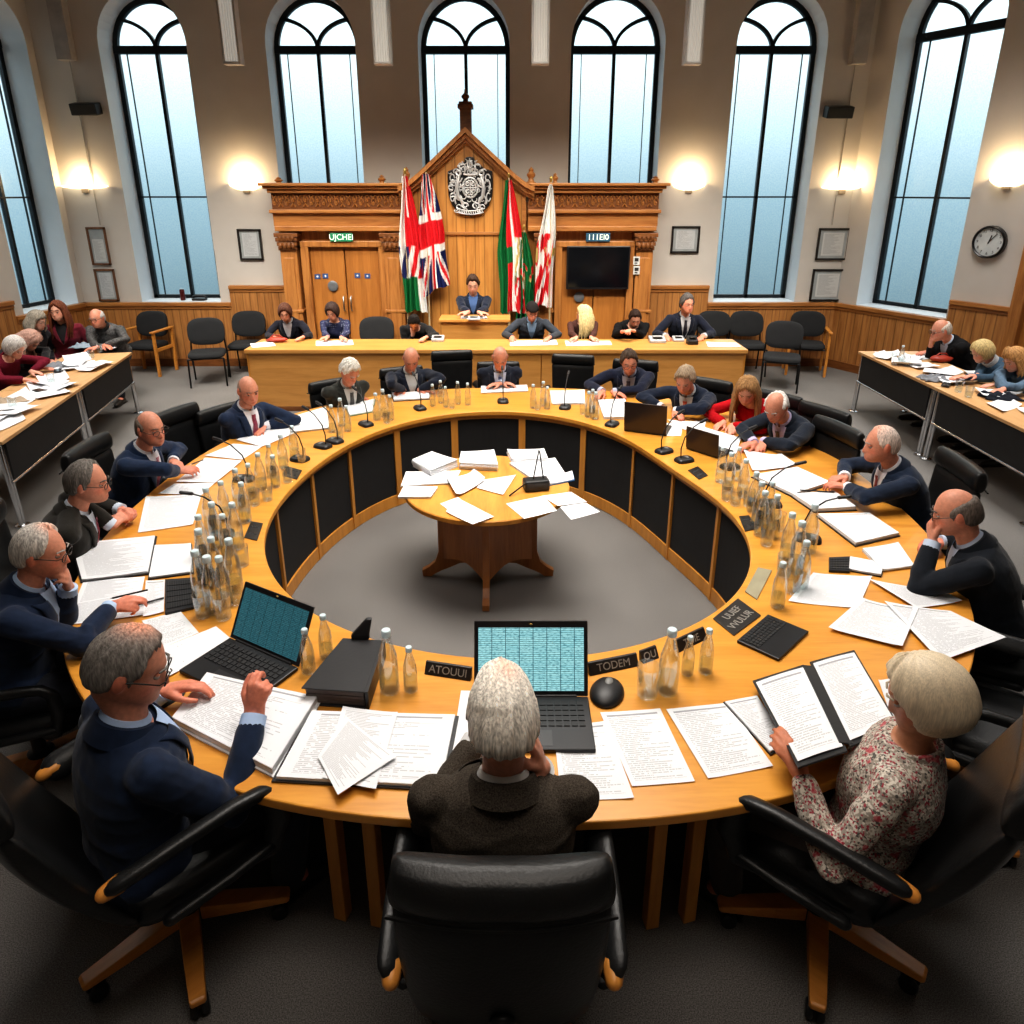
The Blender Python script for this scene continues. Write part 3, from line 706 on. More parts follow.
# tall wooden doorway at the right edge
dr = bpy.data.objects.new('door_1', None); COL.objects.link(dr); dr['kind'] = 'structure'
def WRi(s, z, q): return CB1+DR*s+Vector((0,0,z))-OUTR*q
def rslab(g, s0, s1, z0, z1, q0, q1):
    V = [WRi(s, zz, q) for s in (s0, s1) for zz in (z0, z1) for q in (q0, q1)]; g.add(V, [(0,1,3,2),(4,6,7,5),(0,4,5,1),(2,3,7,6),(0,2,6,4),(1,5,7,3)])
g = G(); rslab(g, 2.46, 2.60, 0.001, 2.3, .001, .16); rslab(g, 3.45, 3.59, 0.001, 2.3, .001, .16); rslab(g, 2.46, 3.59, 2.16, 2.34, .002, .19); g.build('door_frame', W_PLAIN, dr, bevel=.01)
g = G(); rslab(g, 2.60, 3.45, 0.002, 2.16, .003, .06); g.build('door_leaf', W_DOOR, dr)
# boxed trunking in the two corners, with a thin conduit below
for nm, px, zb in (('trunking', 66, 60), ('trunking', 858, 64)):
    p = onY(px, zb, 10.6); g = G(); g.b2(p.x-.10, p.x+.10, 10.56, 10.699, p.z, HZ-.01)
    p2 = onY(px+ (14 if px < 500 else -16), 225, 10.69); g.tube([(p.x, 10.685, p.z), (p.x, 10.685, p2.z)], .008, 6)
    tag(g.build(nm, mat('grey painted trunking', (.42,.39,.36), .8), bevel=.006), 'pale boxed trunking running up the %s corner of the back wall with a thin conduit' % ('left' if px < 500 else 'right'), 'trunking')
# ------------------------------------------------------------------ carved oak screen on the back wall
YP = 10.20
def X(px, py=210): return onY(px, py, YP).x
def Zp(py): return onY(468, py, YP).z
scr = thing('oak_screen', 'tall carved oak screen with a pointed gable and cornice against the back wall', 'wood panelling', (X(466), 10.42, 0))
def sp(g, name, m, bevel=0, smooth=None, parent=None):
    o = g.build(name, m, parent or scr, smooth, bevel)
    if parent is None: o.matrix_parent_inverse = Matrix.Translation(-Vector(scr.location))
    return o
zt = Zp(183)
g = G(); g.b2(X(274), X(412), YP+.10, 10.64, .001, zt-.25); g.b2(X(524), X(657), YP+.10, 10.64, .001, zt-.25); sp(g, 'back_panel', W_PLAIN)
def band(x0, x1, y0, y1, d0): return (X(x0), X(x1), YP-d0, 10.66, Zp(y1), Zp(y0))
for nm, xa, xb in (('cornice', 265, 408), ('cornice', 528, 666)):
    g = G(); e0 = -1 if xa < 300 else 0; e1 = 1 if xb > 600 else 0
    for (y0, y1, d0, ex) in ((183, 186, .20, 0), (186, 189, .15, 3), (189, 193, .10, 6), (209.5, 213, .10, 6), (226, 231, .07, 9)): g.b2(*band(xa-e0*ex if e0 else xa, xb-e1*ex if e1 else xb, y0, y1, d0))
    sp(g, nm, W_LONG, .008)
    g = G(); g.b2(*band(xa+8*(e0 != 0), xb-8*(e1 != 0), 213, 226, .03)); sp(g, 'architrave', W_LONG)
    g = G(); x0, x1 = X(xa+8*(e0 != 0)), X(xb-8*(e1 != 0)); g.b2(x0, x1, YP-.02, 10.6, Zp(209.5), Zp(193)); sp(g, 'frieze', W_DARK)
    g = G(); n = int((x1-x0)/.085); zc = Zp(201); h = (Zp(193)-Zp(209.5))
    for i in range(n):   # carved scrolls, leaves and beads of the frieze
        cx = x0+(i+.5)*(x1-x0)/n; s = 1 if i % 2 else -1
        g.tube([(cx+.035*math.cos(a)*(1-a/9), YP-.025, zc+s*.02+h*.32*math.sin(a)*(1-a/9)) for a in [q*.6 for q in range(11)]], .010, 6)
        g.ball((cx, YP-.03, zc+s*.02), .016, None, 8, 6); g.tube([(cx-.03, YP-.03, zc-s*h*.35), (cx, YP-.035, zc-s*h*.15), (cx+.03, YP-.03, zc-s*h*.35)], .012, 6)
    sp(g, 'frieze_carving', W_PLAIN, 0, 60)
def pilaster(x0, x1, yc0=232, yc1=250):
    g = G(); g.b2(X(x0), X(x1), YP-.06, YP+.15, .001, Zp(yc1)); g.b2(X(x0)-.03, X(x1)+.03, YP-.10, YP+.15, .002, .22); g.b2(X(x0)-.02, X(x1)+.02, YP-.08, YP+.15, Zp(312), Zp(309))
    g.b2(X(x0)+.05, X(x1)-.05, YP-.075, YP, .3, Zp(yc1)-.1)
    o = sp(g, 'pilaster', W_PLAIN, .008)
    g = G(); xa, xb = X(x0), X(x1); z0, z1 = Zp(yc1), Zp(yc0)
    for k in range(4): z = z0+(z1-z0)*k/4; e = .01+.012*k; g.b2(xa-e, xb+e, YP-.08-e, YP+.15, z, z+(z1-z0)/4*.86)
    for k in range(4):
        for j in range(2): g.ball((xa+(xb-xa)*(k+.5)/4, YP-.105, z0+(z1-z0)*(.25+.45*j)), (.03, .03, .045), None, 8, 6)
    sp(g, 'capital', W_DARK, .004)
pilaster(277, 294); pilaster(382, 401); pilaster(537, 554); pilaster(638, 655)
# doorway on the left and the matching blind doorway on the right
def doorway(xa, xb, ya, xi0, xi1, yi, mirror):
    g = G(); g.b2(X(xa), X(xi0), YP-.03, YP+.14, .001, Zp(ya)); g.b2(X(xi1), X(xb), YP-.03, YP+.14, .001, Zp(ya)); g.b2(X(xa), X(xb), YP-.035, YP+.14, Zp(yi), Zp(ya)); sp(g, 'doorway_frame', W_PLAIN, .008)
    xm = (X(xi0)+X(xi1))/2
    for a, b_, hs in ((X(xi0), xm-.004, 1), (xm+.004, X(xi1), -1)):
        g = G(); g.b2(a+.004, b_-.004, YP+.04, YP+.09, .004, Zp(yi)-.005); d = sp(g, 'door', W_DOOR, .003)
        if mirror: continue
        g = G(); hx = b_-.05 if hs > 0 else a+.05; g.tube([(hx, YP+.03, .93), (hx, YP-.01, .95), (hx, YP-.01, 1.12), (hx, YP+.03, 1.14)], .011, 8); h = g.build('door_handle', mat('satin steel', (.55,.55,.55), .3, 1), d, 60)
doorway(297, 386, 241, 305, 376, 247, False); doorway(556, 637, 241, 563, 630, 247, True)
# centre bay with the gable
g = G(); xa, xb, xc = X(410), X(526), X(467.5); zp = Zp(139)
g.prism([(xa, .001), (xb, .001), (xb, zt-.02), (xc, zp), (xa, zt-.02)], 'y', YP, 10.60); sp(g, 'gable_panel', W_HONEY)
g = G()
def slope(sg):
    xe = xc+sg*(X(534)-xc); P = [(xc, Zp(128)), (xc+sg*(X(498)-xc), Zp(158)), (xc+sg*(X(515)-xc), Zp(174)), (xc+sg*(X(525)-xc), Zp(182)), (xe, Zp(186))]
    for w, d0, dz in ((.07, .20, 0), (.06, .13, -.075), (.05, .07, -.13)):
        pts = [(x, z+dz) for x, z in P]
        rings = []
        for i, (x, z) in enumerate(pts):
            rings.append([Vector((x, YP-d0, z-w)), Vector((x, YP-d0, z)), Vector((x, YP+.28, z)), Vector((x, YP+.28, z-w))])
        g.loft(rings)
slope(-1); slope(1); sp(g, 'gable_moulding', W_PLAIN)
g = G(); g.b2(xa, xb, YP-.03, YP+.1, Zp(235), Zp(232)); g.b2(xa, xa+.05, YP-.02, YP+.1, .001, zt-.05); g.b2(xb-.05, xb, YP-.02, YP+.1, .001, zt-.05); sp(g, 'centre_rail', W_LONG, .004)
def finial(px, pyb, pyt, w, m=W_DARK):
    p = onY(px, pyb, YP+.12); zt_ = onY(px, pyt, YP+.12).z; h = zt_-p.z
    g = G(); g.lathe([(w*1.2, 0), (w*1.2, h*.12), (w*.7, h*.2), (w*.55, h*.35), (w*.95, h*.5), (w*1.0, h*.6), (w*.5, h*.75), (w*.62, h*.84), (w*.3, h*.93), (.002, h)], (p.x, YP+.12, p.z-.01), 14); sp(g, 'finial', m, 0, 40)
for a in ((407, 184, 166, .05), (382, 184, 174, .055), (531, 184, 166, .06), (555, 184, 172, .045), (279, 184, 176, .06), (655, 184, 175, .06)): finial(*a, m=W_PLAIN)
g = G(); zt0, zt1 = Zp(131), Zp(106); g.b2(xc-.075, xc+.075, YP-.05, YP+.12, zt0-.06, zt1); g.b2(xc-.10, xc+.10, YP-.075, YP+.145, zt1-.03, zt1+.02); g.b2(xc-.085, xc+.085, YP-.06, YP+.13, zt1+.02, zt1+.05)
g.lathe([(.04, 0), (.03, .03), (.055, .06), (.05, .08), (.018, .11), (.012, .15), (.002, .17)], (xc, YP+.03, zt1+.05), 12); sp(g, 'gable_finial', W_DARK, .006)

# coat of arms on a black shield, silver relief
def crest():
    root = thing('coat_of_arms', 'black shield-shaped plaque with a silver relief coat of arms in the oak gable', 'coat of arms', (onY(470.5, 187, YP).x, YP-.005, onY(470.5, 187, YP).z))
    w, h = (X(493, 187)-X(448, 187))/2, (Zp(157)-Zp(217))/2
    out = [(-.42, .78), (-.25, .82), (-.18, .97), (0, 1.0), (.18, .97), (.25, .82), (.42, .78), (.6, .62), (.98, .52), (1, .2), (.97, -.3), (.82, -.62), (.5, -.88), (0, -1.0), (-.5, -.88), (-.82, -.62), (-.97, -.3), (-1, .2), (-.98, .52), (-.6, .62)]
    g = G(); g.prism([(x*w, z*h) for x, z in out], 'y', -.05, 0); g.build('shield_board', mat('black lacquer', (.008,.008,.010), .35), root, bevel=.012)
    g = G()
    def cv(pts, r=.011, rr=None): g.tube([(x*w, -.058-.006*math.sin(i), z*h) for i, (x, z) in enumerate(pts)], rr or r, 6, True)
    def arc(cx, cz, rx, rz, a0, a1, n=14, r=.011): cv([(cx+rx*math.cos(a0+(a1-a0)*i/n), cz+rz*math.sin(a0+(a1-a0)*i/n)) for i in range(n+1)], r)
    arc(0, -.02, .34, .33, 0, 6.283, 24, .013); arc(0, -.02, .25, .24, 0, 6.283, 20, .008)           # central round shield in its belt
    cv([(-.24, -.02), (.24, -.02)], .008); cv([(0, .22), (0, -.26)], .008)
    for sx, sz in ((-.12, .1), (.12, .1), (-.12, -.13), (.12, -.13)): arc(sx, sz, .07, .06, .5, 5.6, 9, .009); cv([(sx-.06, sz), (sx+.05, sz+.04)], .009)
    for k in (-1, 0, 1): arc(k*.12, .47, .11, .14, 0, 3.14, 8, .011)                                  # crown
    cv([(-.26, .42), (0, .39), (.26, .42)], .016); cv([(-.22, .50), (-.25, .62)], .010); cv([(.22, .50), (.25, .62)], .010)
    arc(0, .74, .10, .12, 0, 6.28, 10, .011); cv([(0, .62), (0, .92)], .010); cv([(-.1, .86), (.1, .86)], .009)
    for s in (-1, 1):                                                                                # rampant supporters, scrolls and mane
        cv([(s*.40, -.50), (s*.55, -.30), (s*.60, -.05), (s*.55, .18), (s*.48, .36)], rr=[.018, .026, .028, .024, .018]); arc(s*.50, .46, .10, .09, 0, 6.28, 10, .014)
        cv([(s*.55, .12), (s*.42, .18), (s*.36, .28)], .012); cv([(s*.58, -.02), (s*.44, .0), (s*.36, .06)], .012); cv([(s*.52, -.32), (s*.40, -.36), (s*.36, -.5)], .013); cv([(s*.60, -.28), (s*.70, -.42), (s*.66, -.55)], .013)
        arc(s*.76, .02, .12, .22, -1.4, 2.6, 10, .011); arc(s*.78, .30, .10, .12, 0, 4.5, 9, .010); arc(s*.80, -.34, .09, .14, 1, 6, 9, .010); arc(s*.34, .66, .12, .10, 0, 4.6, 9, .010); arc(s*.60, .52, .12, .07, .3, 3.6, 8, .009)
        arc(s*.24, -.62, .14, .09, 0, 4.4, 9, .010); arc(s*.52, -.66, .10, .07, 0, 5, 8, .009)
    for q, z in ((0, -.72), (1, -.84)): cv([(x, z-.08*(1-(x/.6)**2)+(.0)) for x in [(-.62+.06*q)+i*(1.24-.12*q)/12 for i in range(13)]], .010)
    for i in range(11): x = -.5+i*.1; cv([(x, -.74-.08*(1-(x/.6)**2)), (x+.03, -.84-.06*(1-(x/.6)**2))], .008)
    rr = random.Random(5); n_ = 0
    while n_ < 52:   # mantling that fills the field between the main figures
        x, z = rr.uniform(-.92, .92), rr.uniform(-.85, .85)
        if abs(x) > .93-.35*max(0, -z-.2)*1.3 or (z > .5 and abs(x) > .55) or math.hypot(x/.36, (z+.02)/.36) < 1: continue
        n_ += 1; q = rr.uniform(.05, .11); a = rr.uniform(0, 6.28); arc(x, z, q, q*.8, a, a+rr.uniform(2.2, 5), 7, rr.uniform(.006, .010))
    for i in range(14): a = i*.4488; cv([(.295*math.cos(a), -.02+.285*math.sin(a)), (.33*math.cos(a+.12), -.02+.32*math.sin(a+.12))], .008)
    g.build('relief', mat('silver paint', (.62,.63,.64), .35, .4), root, 60)
crest()

# flags: draped cloth coloured cell by cell
def sdl(u, v, x0, y0, x1, y1):
    dx, dy = x1-x0, y1-y0; l2 = dx*dx+dy*dy; t = max(0, min(1, ((u-x0)*dx+(v-y0)*dy)/l2)); return math.hypot(u-x0-t*dx, v-y0-t*dy)
RED, WHT, BLU, GRN, BLK, YEL = (.62,.02,.03), (.80,.80,.78), (.015,.02,.10), (.01,.16,.05), (.012,.012,.02), (.55,.42,.16)
def union(u, v):
    U, V_ = u*2, v
    if abs(U-1) < .10 or abs(V_-.5) < .10: return RED
    if abs(U-1) < .17 or abs(V_-.5) < .17: return WHT
    d = min(sdl(U, V_, 0, 0, 2, 1), sdl(U, V_, 0, 1, 2, 0))
    return RED if d < .035 else WHT if d < .10 else BLU
def redwhite(u, v):
    if v > .74: return GRN if u < .7 else WHT
    if v > .5: return WHT if (u*5+v*7) % 2 < .9 else RED if u > .4 else BLU
    return RED if (u > .30 and not (v < .30 and .48 < u < .6)) else WHT
def tricolour(u, v):
    if u < .35: return GRN
    if u < .55: return RED if v < .5 or v > .62 else GRN
    if u < .66: return WHT
    n = math.sin(u*40)*math.sin(v*55)+math.sin(v*23+u*31)
    return (WHT if n > -.1 else YEL) if .42 < v < .72 else (RED if n > -.7 or v < .42 else WHT)
def green(u, v):
    n = math.sin(u*21+1)*math.sin(v*33)+.6*math.sin(v*19+u*13)
    return RED if .36 < v < .52 and n > .45 else YEL if .40 < v < .56 and n > .25 else GRN
def dragon(u, v):
    n = math.sin(u*13+2)*math.sin(v*15)+.7*math.sin(v*24+u*9)+.4*math.sin(u*33)
    if v < .40: return WHT
    if v > .5 and v < .66 and n > .55: return YEL
    return RED if n > -.15 and u < .85 else WHT
M_FLAG = attrmat('flag cloth', .8, .08, 40, .1, 300, spec=.15)
def flag(name, label, top, bottom, wpx, fn, lean, Y=10.02, tail=.0, folds=4.5):
    a, b_ = onY(*top, Y), onY(*bottom, Y); H = a.z-b_.z; sc = .0146; w = wpx*sc
    root = thing(name, label, 'flag', (b_.x+lean*sc*.3, Y, .0), 0, None)
    L = lambda x, y, z: Vector((x, y, z))-Vector(root.location)
    g = G(); foot = Vector((b_.x-lean*sc*.6, Y+.04, .03)); head = Vector((a.x, Y, a.z+.03))
    g.tube([L(*foot), L(*head)], .013, 8); g.build('pole', mat('pale flag pole', (.50,.40,.25), .4), root, 60)
    g = G(); g.ball(L(head.x, head.y, head.z+.03), (.022, .022, .045), None, 10, 8); g.build('pole_tip', mat('brass', (.55,.38,.12), .3, .9), root, 60)
    g = G(); g.lathe([(.13, -.0), (.13, .025), (.05, .05), (.03, .09), (.02, .10)], L(foot.x, foot.y, .0), 16); g.build('stand', mat('dark stand', (.03,.03,.03), .4), root, 40)
    nu, nv = 60, 90; C = []
    def P(u, v):
        spread = .25+.75*min(1, v*1.9)**.8
        x = a.x+(b_.x-a.x)*0+lean*sc*v + (u-.5)*w*spread
        fold = math.sin(u*folds*2*math.pi+v*1.6)*.045*spread+math.sin(u*folds*math.pi*1.3+2+v*3)*.02
        z = a.z-H*v*(1-tail*(u))-.02*math.sin(u*9)*v
        return L(x+.012*math.sin(v*9+u*5), Y-.03+fold, z)
    g = G(); g.grid(P, nu, nv); me = g.mesh('cloth')
    for j in range(nv+1):
        for i in range(nu+1): C.append(fn(i/nu, j/nv))
    setcol(me, np.array(C)); obj('cloth', me, M_FLAG, root, 180)
    return root
flag('flag', 'red and white flag with green lower edge, leftmost of the flags by the gable', (405, 176), (409, 311), 22, redwhite, 5)
flag('flag', 'union flag in red, white and blue drooping on a pole beside the shield plaque', (426, 174), (431, 297), 26, union, 6, tail=.12)
flag('flag', 'green, red and white flag hanging just right of the shield plaque', (509, 180), (511, 312), 24, tricolour, 3)
flag('flag', 'plain dark green flag with small red badge hanging between two brighter flags', (524, 232), (528, 318), 19, green, 1, Y=10.06)
flag('flag', 'white flag with a red beast, nearest to the wall television', (551, 184), (546, 306), 17, dragon, -7)

# television, signs, notices
def plate(name, label, cat, px0, py0, px1, py1, Y, m, d=.03, bevel=.004, group=None):
    a, b_ = onY(px0, py0, Y), onY(px1, py1, Y); g = G(); w, h = abs(b_.x-a.x), abs(a.z-b_.z)
    r = thing(name, label, cat, ((a.x+b_.x)/2, Y, (a.z+b_.z)/2), 0, group)
    return r, w, h
tv, w, h = plate('television', 'large black flat television mounted on the right bay of the oak screen', 'television', 567, 246, 628, 289, YP-.04, None)
g = G(); g.b2(-w/2, w/2, -.04, .03, -h/2, h/2); g.build('casing', mat('tv plastic', (.012,.012,.014), .35), tv, bevel=.008)
g = G(); g.b2(-w/2+.02, w/2-.02, -.044, -.038, -h/2+.03, h/2-.02); g.build('screen', mat('tv screen', (.004,.005,.007), .12), tv)
g = G(); g.b2(-.12, .12, .03, .07, -.12, .12); g.build('bracket', mat('tv plastic', (.012,.012,.014), .35), tv)
for px0, px1, txt, col, lab in ((330, 353, 'UJCHEI', (.02,.25,.12), 'small green lit exit sign above the oak double door'), (586, 610, '111EI0', (.03,.10,.16), 'small blue lit exit sign above the wall television')):
    r, w, h = plate('exit_sign', lab, 'sign', px0, 233, px1, 241.5, YP-.045, None)
    g = G(); g.b2(-w/2, w/2, -.02, .005, -h/2, h/2); g.build('sign_box', mat('sign green' if px0 < 500 else 'sign blue', col, .4), r, bevel=.004)
    me = text_mesh(txt, h*.95); o = obj('lettering', me, glow('sign letters', (.75,.9,.7), .8), r); o.rotation_euler = (R(90), 0, 0); o.location = (0, -.022, 0)
for (px, py) in ((317.5, 276.5), (325.5, 276), (357.5, 275.5), (367.5, 276)):
    lab = {317.5: 'small blue door notice, outermost on the left leaf of the oak door', 325.5: 'small blue door notice, second from the hinge on the left oak leaf', 357.5: 'small blue door notice, inner one on the right oak leaf', 367.5: 'small blue door notice, outermost on the right oak leaf'}[px]
    r, w, h = plate('door_notice', lab, 'sign', px-3, py-2.4, px+3, py+2.4, YP+.038, None); g = G(); g.b2(-w/2, w/2, -.006, 0, -h/2, h/2); g.build('notice_plate', mat('blue notice', (.05,.10,.25), .4), r)
    g = G(); g.ball((0, -.006, 0), (.014, .003, .014), None, 10, 6); g.build('symbol', mat('white symbol', (.7,.72,.75), .5), r)
for px, py, lab in ((333, 286, 'round grey push plate on the oak double door'), (579, 297, 'round grey plate on the oak screen below the television')):
    p = onY(px, py, YP+.03 if px < 500 else YP+.03); g = G(); g.lathe([(.075, 0), (.075, .012), (.06, .018), (.02, .018), (.0, .016)], (0,0,0), 22, Matrix.Rotation(R(90), 3, 'X'))
    tag(g.build('round_plate', mat('grey plate', (.22,.24,.26), .4, .5), None, 40, loc=p), lab, 'plate')
for py, lab in ((260.5, 'small white notice, upper of two on the right oak pilaster'), (270, 'small white notice, lower of two on the right oak pilaster')):
    r, w, h = plate('notice', lab, 'sign', 633.5, py-4, 639.5, py+4.3, YP-.078, None); g = G(); g.b2(-w/2, w/2, -.006, 0, -h/2, h/2); g.build('notice_plate', mat('white notice', (.62,.62,.6), .5), r)
    g = G(); g.b2(-w*.3, w*.3, -.009, -.005, -h*.1, h*.32); g.b2(-w*.3, w*.15, -.009, -.005, -h*.36, -h*.22); g.build('symbol', mat('black print', (.02,.02,.02), .6), r)

# framed papers, clock, speakers, thermostat, wall lights
M_BLK = mat('black frame wood', (.018,.014,.012), .4); M_MOUNT = paper_mat('framed print sparse', 'sparse', (.55,.57,.58)); M_MOUNT2 = paper_mat('framed print text', 'text', (.60,.61,.60))
def picture(label, p, w, h, rz, m, frame=M_BLK, top=False):
    r = thing('picture_frame', label, 'framed notice', p, rz)
    g = G(); t = .028
    for a in ((-w/2, w/2, h/2-t, h/2), (-w/2, w/2, -h/2, -h/2+t), (-w/2, -w/2+t, -h/2, h/2), (w/2-t, w/2, -h/2, h/2)): g.b2(a[0], a[1], -.03, 0, a[2], a[3])
    g.build('frame', frame, r, bevel=.004)
    g = G(); k = .10 if not top else .04; g.add([(-w/2+t, -.010, -h/2+t), (w/2-t, -.010, -h/2+t), (w/2-t, -.010, h/2-t), (-w/2+t, -.010, h/2-t)], [(0,1,2,3)]); g.build('mount', mat('grey picture mount', (.36,.39,.40), .5), r, fix=False)
    g = G(); b = w*.10; zt_ = h/2-t-b*.8; zb = -h/2+t+b*.8
    if top: zt_ = h*.18
    g.grid(lambda u, v: (-w/2+t+b+(w-2*t-2*b)*u, -.014, zb+(zt_-zb)*v), 1, 1); g.build('print', m, r, fix=False)
    return r
def onwall(px0, py0, px1, py1, Y=10.69):
    a, b_ = onY(px0, py0, Y), onY(px1, py1, Y); return Vector(((a.x+b_.x)/2, Y, (a.z+b_.z)/2)), abs(a.x-b_.x), abs(a.z-b_.z)
W_FR = wood('brown frame', (.20,.09,.04), (.10,.04,.02))
p, w, h = onwall(237, 229, 264, 260); picture('black framed certificate with dark foot on the wall left of the oak screen', p, w, h, 0, M_MOUNT)
p, w, h = onwall(672, 226, 698, 253); picture('black framed notice on the wall right of the oak screen', p, w, h, 0, M_MOUNT)
p, w, h = onwall(819, 228, 845.5, 260); picture('upper black framed text between the two right windows', p, w, h, 0, M_MOUNT2)
p, w, h = onwall(813, 269, 840.5, 301); picture('lower black framed text between the two right windows', p, w, h, 0, M_MOUNT2)
p, w, h = onwall(86, 227, 112, 265); picture('upper brown framed list near the left corner with a blank head panel', p, w, h, 0, M_MOUNT2, W_FR, True)
p, w, h = onwall(94, 269, 120, 301); picture('lower brown framed certificate near the left corner with a seal', p, w, h, 0, M_MOUNT, W_FR)
p, w, h = onwall(849, 246, 857, 256); r = thing('thermostat', 'small white wall thermostat beside the upper framed text on the right', 'thermostat', p)
g = G(); g.b2(-w/2, w/2, -.03, 0, -h/2, h/2); g.build('casing', mat('white plastic', (.65,.67,.68), .4), r, bevel=.006); g = G(); g.b2(-w*.32, w*.32, -.033, -.029, -h*.05, h*.3); g.build('display', mat('teal display', (.08,.25,.30), .3), r)
for px, py, lab in ((86, 109, 'black wall speaker between the two left windows'), (838.5, 112, 'black wall speaker between the two right windows')):
    p = onY(px, py, 10.60); r = thing('wall_speaker', lab, 'speaker', p); g = G(); g.box((0,0,0), (.36, .17, .15), Matrix.Rotation(R(12), 3, 'X')); g.build('cabinet', mat('speaker black', (.012,.012,.013), .5), r, bevel=.012)
    g = G(); g.box((0,-.088,-.02), (.33, .006, .12), Matrix.Rotation(R(12), 3, 'X')); g.build('grille', mat('speaker grille', (.02,.02,.02), .8, bump=.4, bscale=400), r); g = G(); g.b2(-.03, .03, .05, .098, -.03, .03); g.build('bracket', mat('speaker black', (.012,.012,.013), .5), r)
# clock on the slanted wall
def right_wall(px, py, q=.0):
    u = (px-CX)/F; v = (py-Y0)/F; d = Vector((u, ct-v*st, -st-v*ct)); o = Vector((0,0,CH)); n = OUTR
    k = (CB1-n*q-o).dot(n)/d.dot(n); return o+d*k
p = right_wall(990.5, 242, .01); ang = math.atan2(OUTR.x, OUTR.y)
r = thing('wall_clock', 'round wall clock with black rim and white face on the right wall', 'clock', p, -ang)
MX = Matrix.Rotation(R(90), 3, 'X'); rc = .195
g = G(); g.lathe([(rc, 0), (rc, .05), (rc*.93, .065), (rc*.86, .055), (rc*.86, .03), (0.001, .03)], (0,0,0), 40, MX); g.build('rim', mat('clock black', (.010,.010,.011), .3), r, 40)
g = G(); g.lathe([(rc*.86, .031), (rc*.86, .036), (0.001, .036)], (0,0,0), 40, MX); g.build('face', mat('clock face', (.62,.66,.66), .5), r, 40)
for k in range(12):
    me = text_mesh(str(k if k else 12), .045); a = R(90-30*k); o = obj('numeral', me, mat('black print', (.02,.02,.02), .6), r); o.rotation_euler = (R(90), 0, 0); o.location = (math.cos(a)*rc*.70, -.038, math.sin(a)*rc*.70)
for nm, ln, wd, a in (('hour_hand', .085, .012, 75), ('minute_hand', .13, .009, 52)):
    g = G(); d = Vector((math.cos(R(a)), 0, math.sin(R(a)))); g.bar(Vector((0,-.042,0))-d*.02, Vector((0,-.042,0))+d*ln, wd, .003, (0,1,0)); g.build(nm, mat('black print', (.02,.02,.02), .6), r)
# wall lights
M_BOWL = glow('lit glass bowl', (1.0,.83,.58), 3.2); M_BR = mat('lamp bracket', (.35,.28,.20), .5)
def sconce(label, p, rz, wide=.24, dp=.16, h=.10, power=14, double=False):
    r = thing('wall_light', label, 'wall light', p, rz); n = 18
    def bowl(k0, k1):
        rings = []
        for i in range(9):
            a = math.pi/2*i/8; s_ = math.cos(a)
            rings.append([Vector((wide*s_*math.cos(t), -dp*s_*math.sin(t)-.004, -h*math.sin(a)*(1 if not double else .5))) for t in [math.pi*j/n for j in range(n+1)]])
        g = G(); g.loft(rings, cap=False, closed=False); return g
    bowl(0, 1).build('shade', M_BOWL, r, 180)
    g = G(); g.b2(-.05, .05, -.03, -.002, -h*1.35, -h*.5); g.build('wall_bracket', M_BR, r, bevel=.006)
    g = G(); g.lathe([(.012, 0), (.018, .03), (.012, .06), (.002, .065)], (0, -dp*.45, -.03), 10); g.build('bulb', glow('lit bulb', (1,.8,.5), 20), r, 40)
    l = bpy.data.lights.new('wall light lamp', 'POINT'); l.energy = power; l.color = (1, .70, .38); l.shadow_soft_size = .06
    lo = bpy.data.objects.new('lamp', l); COL.objects.link(lo); lo.parent = r; lo.location = (0, -dp*.75, .07)
    return r
sconce('lit bowl wall light on the back wall left of the oak screen', onY(246, 183, 10.695), 0)
sconce('lit bowl wall light on the back wall right of the oak screen', onY(689, 183, 10.695), 0)
sconce('wide lit wall light in the left corner under the speaker', onY(85, 186, 10.695), 0, .34, .14, .07, 13, True)
sconce('wide lit wall light between the two right windows under the speaker', onY(842, 187, 10.695), 0, .30, .14, .07, 13, True)
sconce('lit bowl wall light above the round clock on the right wall', right_wall(1009, 178, .005), -ang, .20)
# hanging strip lights
M_TUBE = glow('ribbed light diffuser', (.50,.47,.42), .42)
for px, lab in ((234, 'leftmost of the four pale strip lights hanging from the ceiling'), (383.5, 'strip light hanging second from the left window side'), (540, 'strip light hanging just right of the gable finial'), (691.5, 'rightmost of the four pale strip lights hanging from the ceiling')):
    p = onY(px, 65, 6.5); r = thing('strip_light', lab, 'strip light', (p.x, 6.5, p.z))
    L_ = HZ-p.z-.003; g = G(); g.b2(-.073, -.055, -.05, .05, .01, L_); g.b2(.055, .073, -.05, .05, .01, L_); g.b2(-.073, .073, -.05, .05, 0, .02); g.b2(-.06, .06, .02, .05, .01, L_); g.build('housing', mat('strip light housing', (.50,.47,.43), .5), r, bevel=.004)
    g = G()
    for k in range(6): g.tube([(-.05+.02*k, -.03, .02), (-.05+.02*k, -.03, L_)], .0105, 6)
    g.build('diffuser', M_TUBE, r, 60)
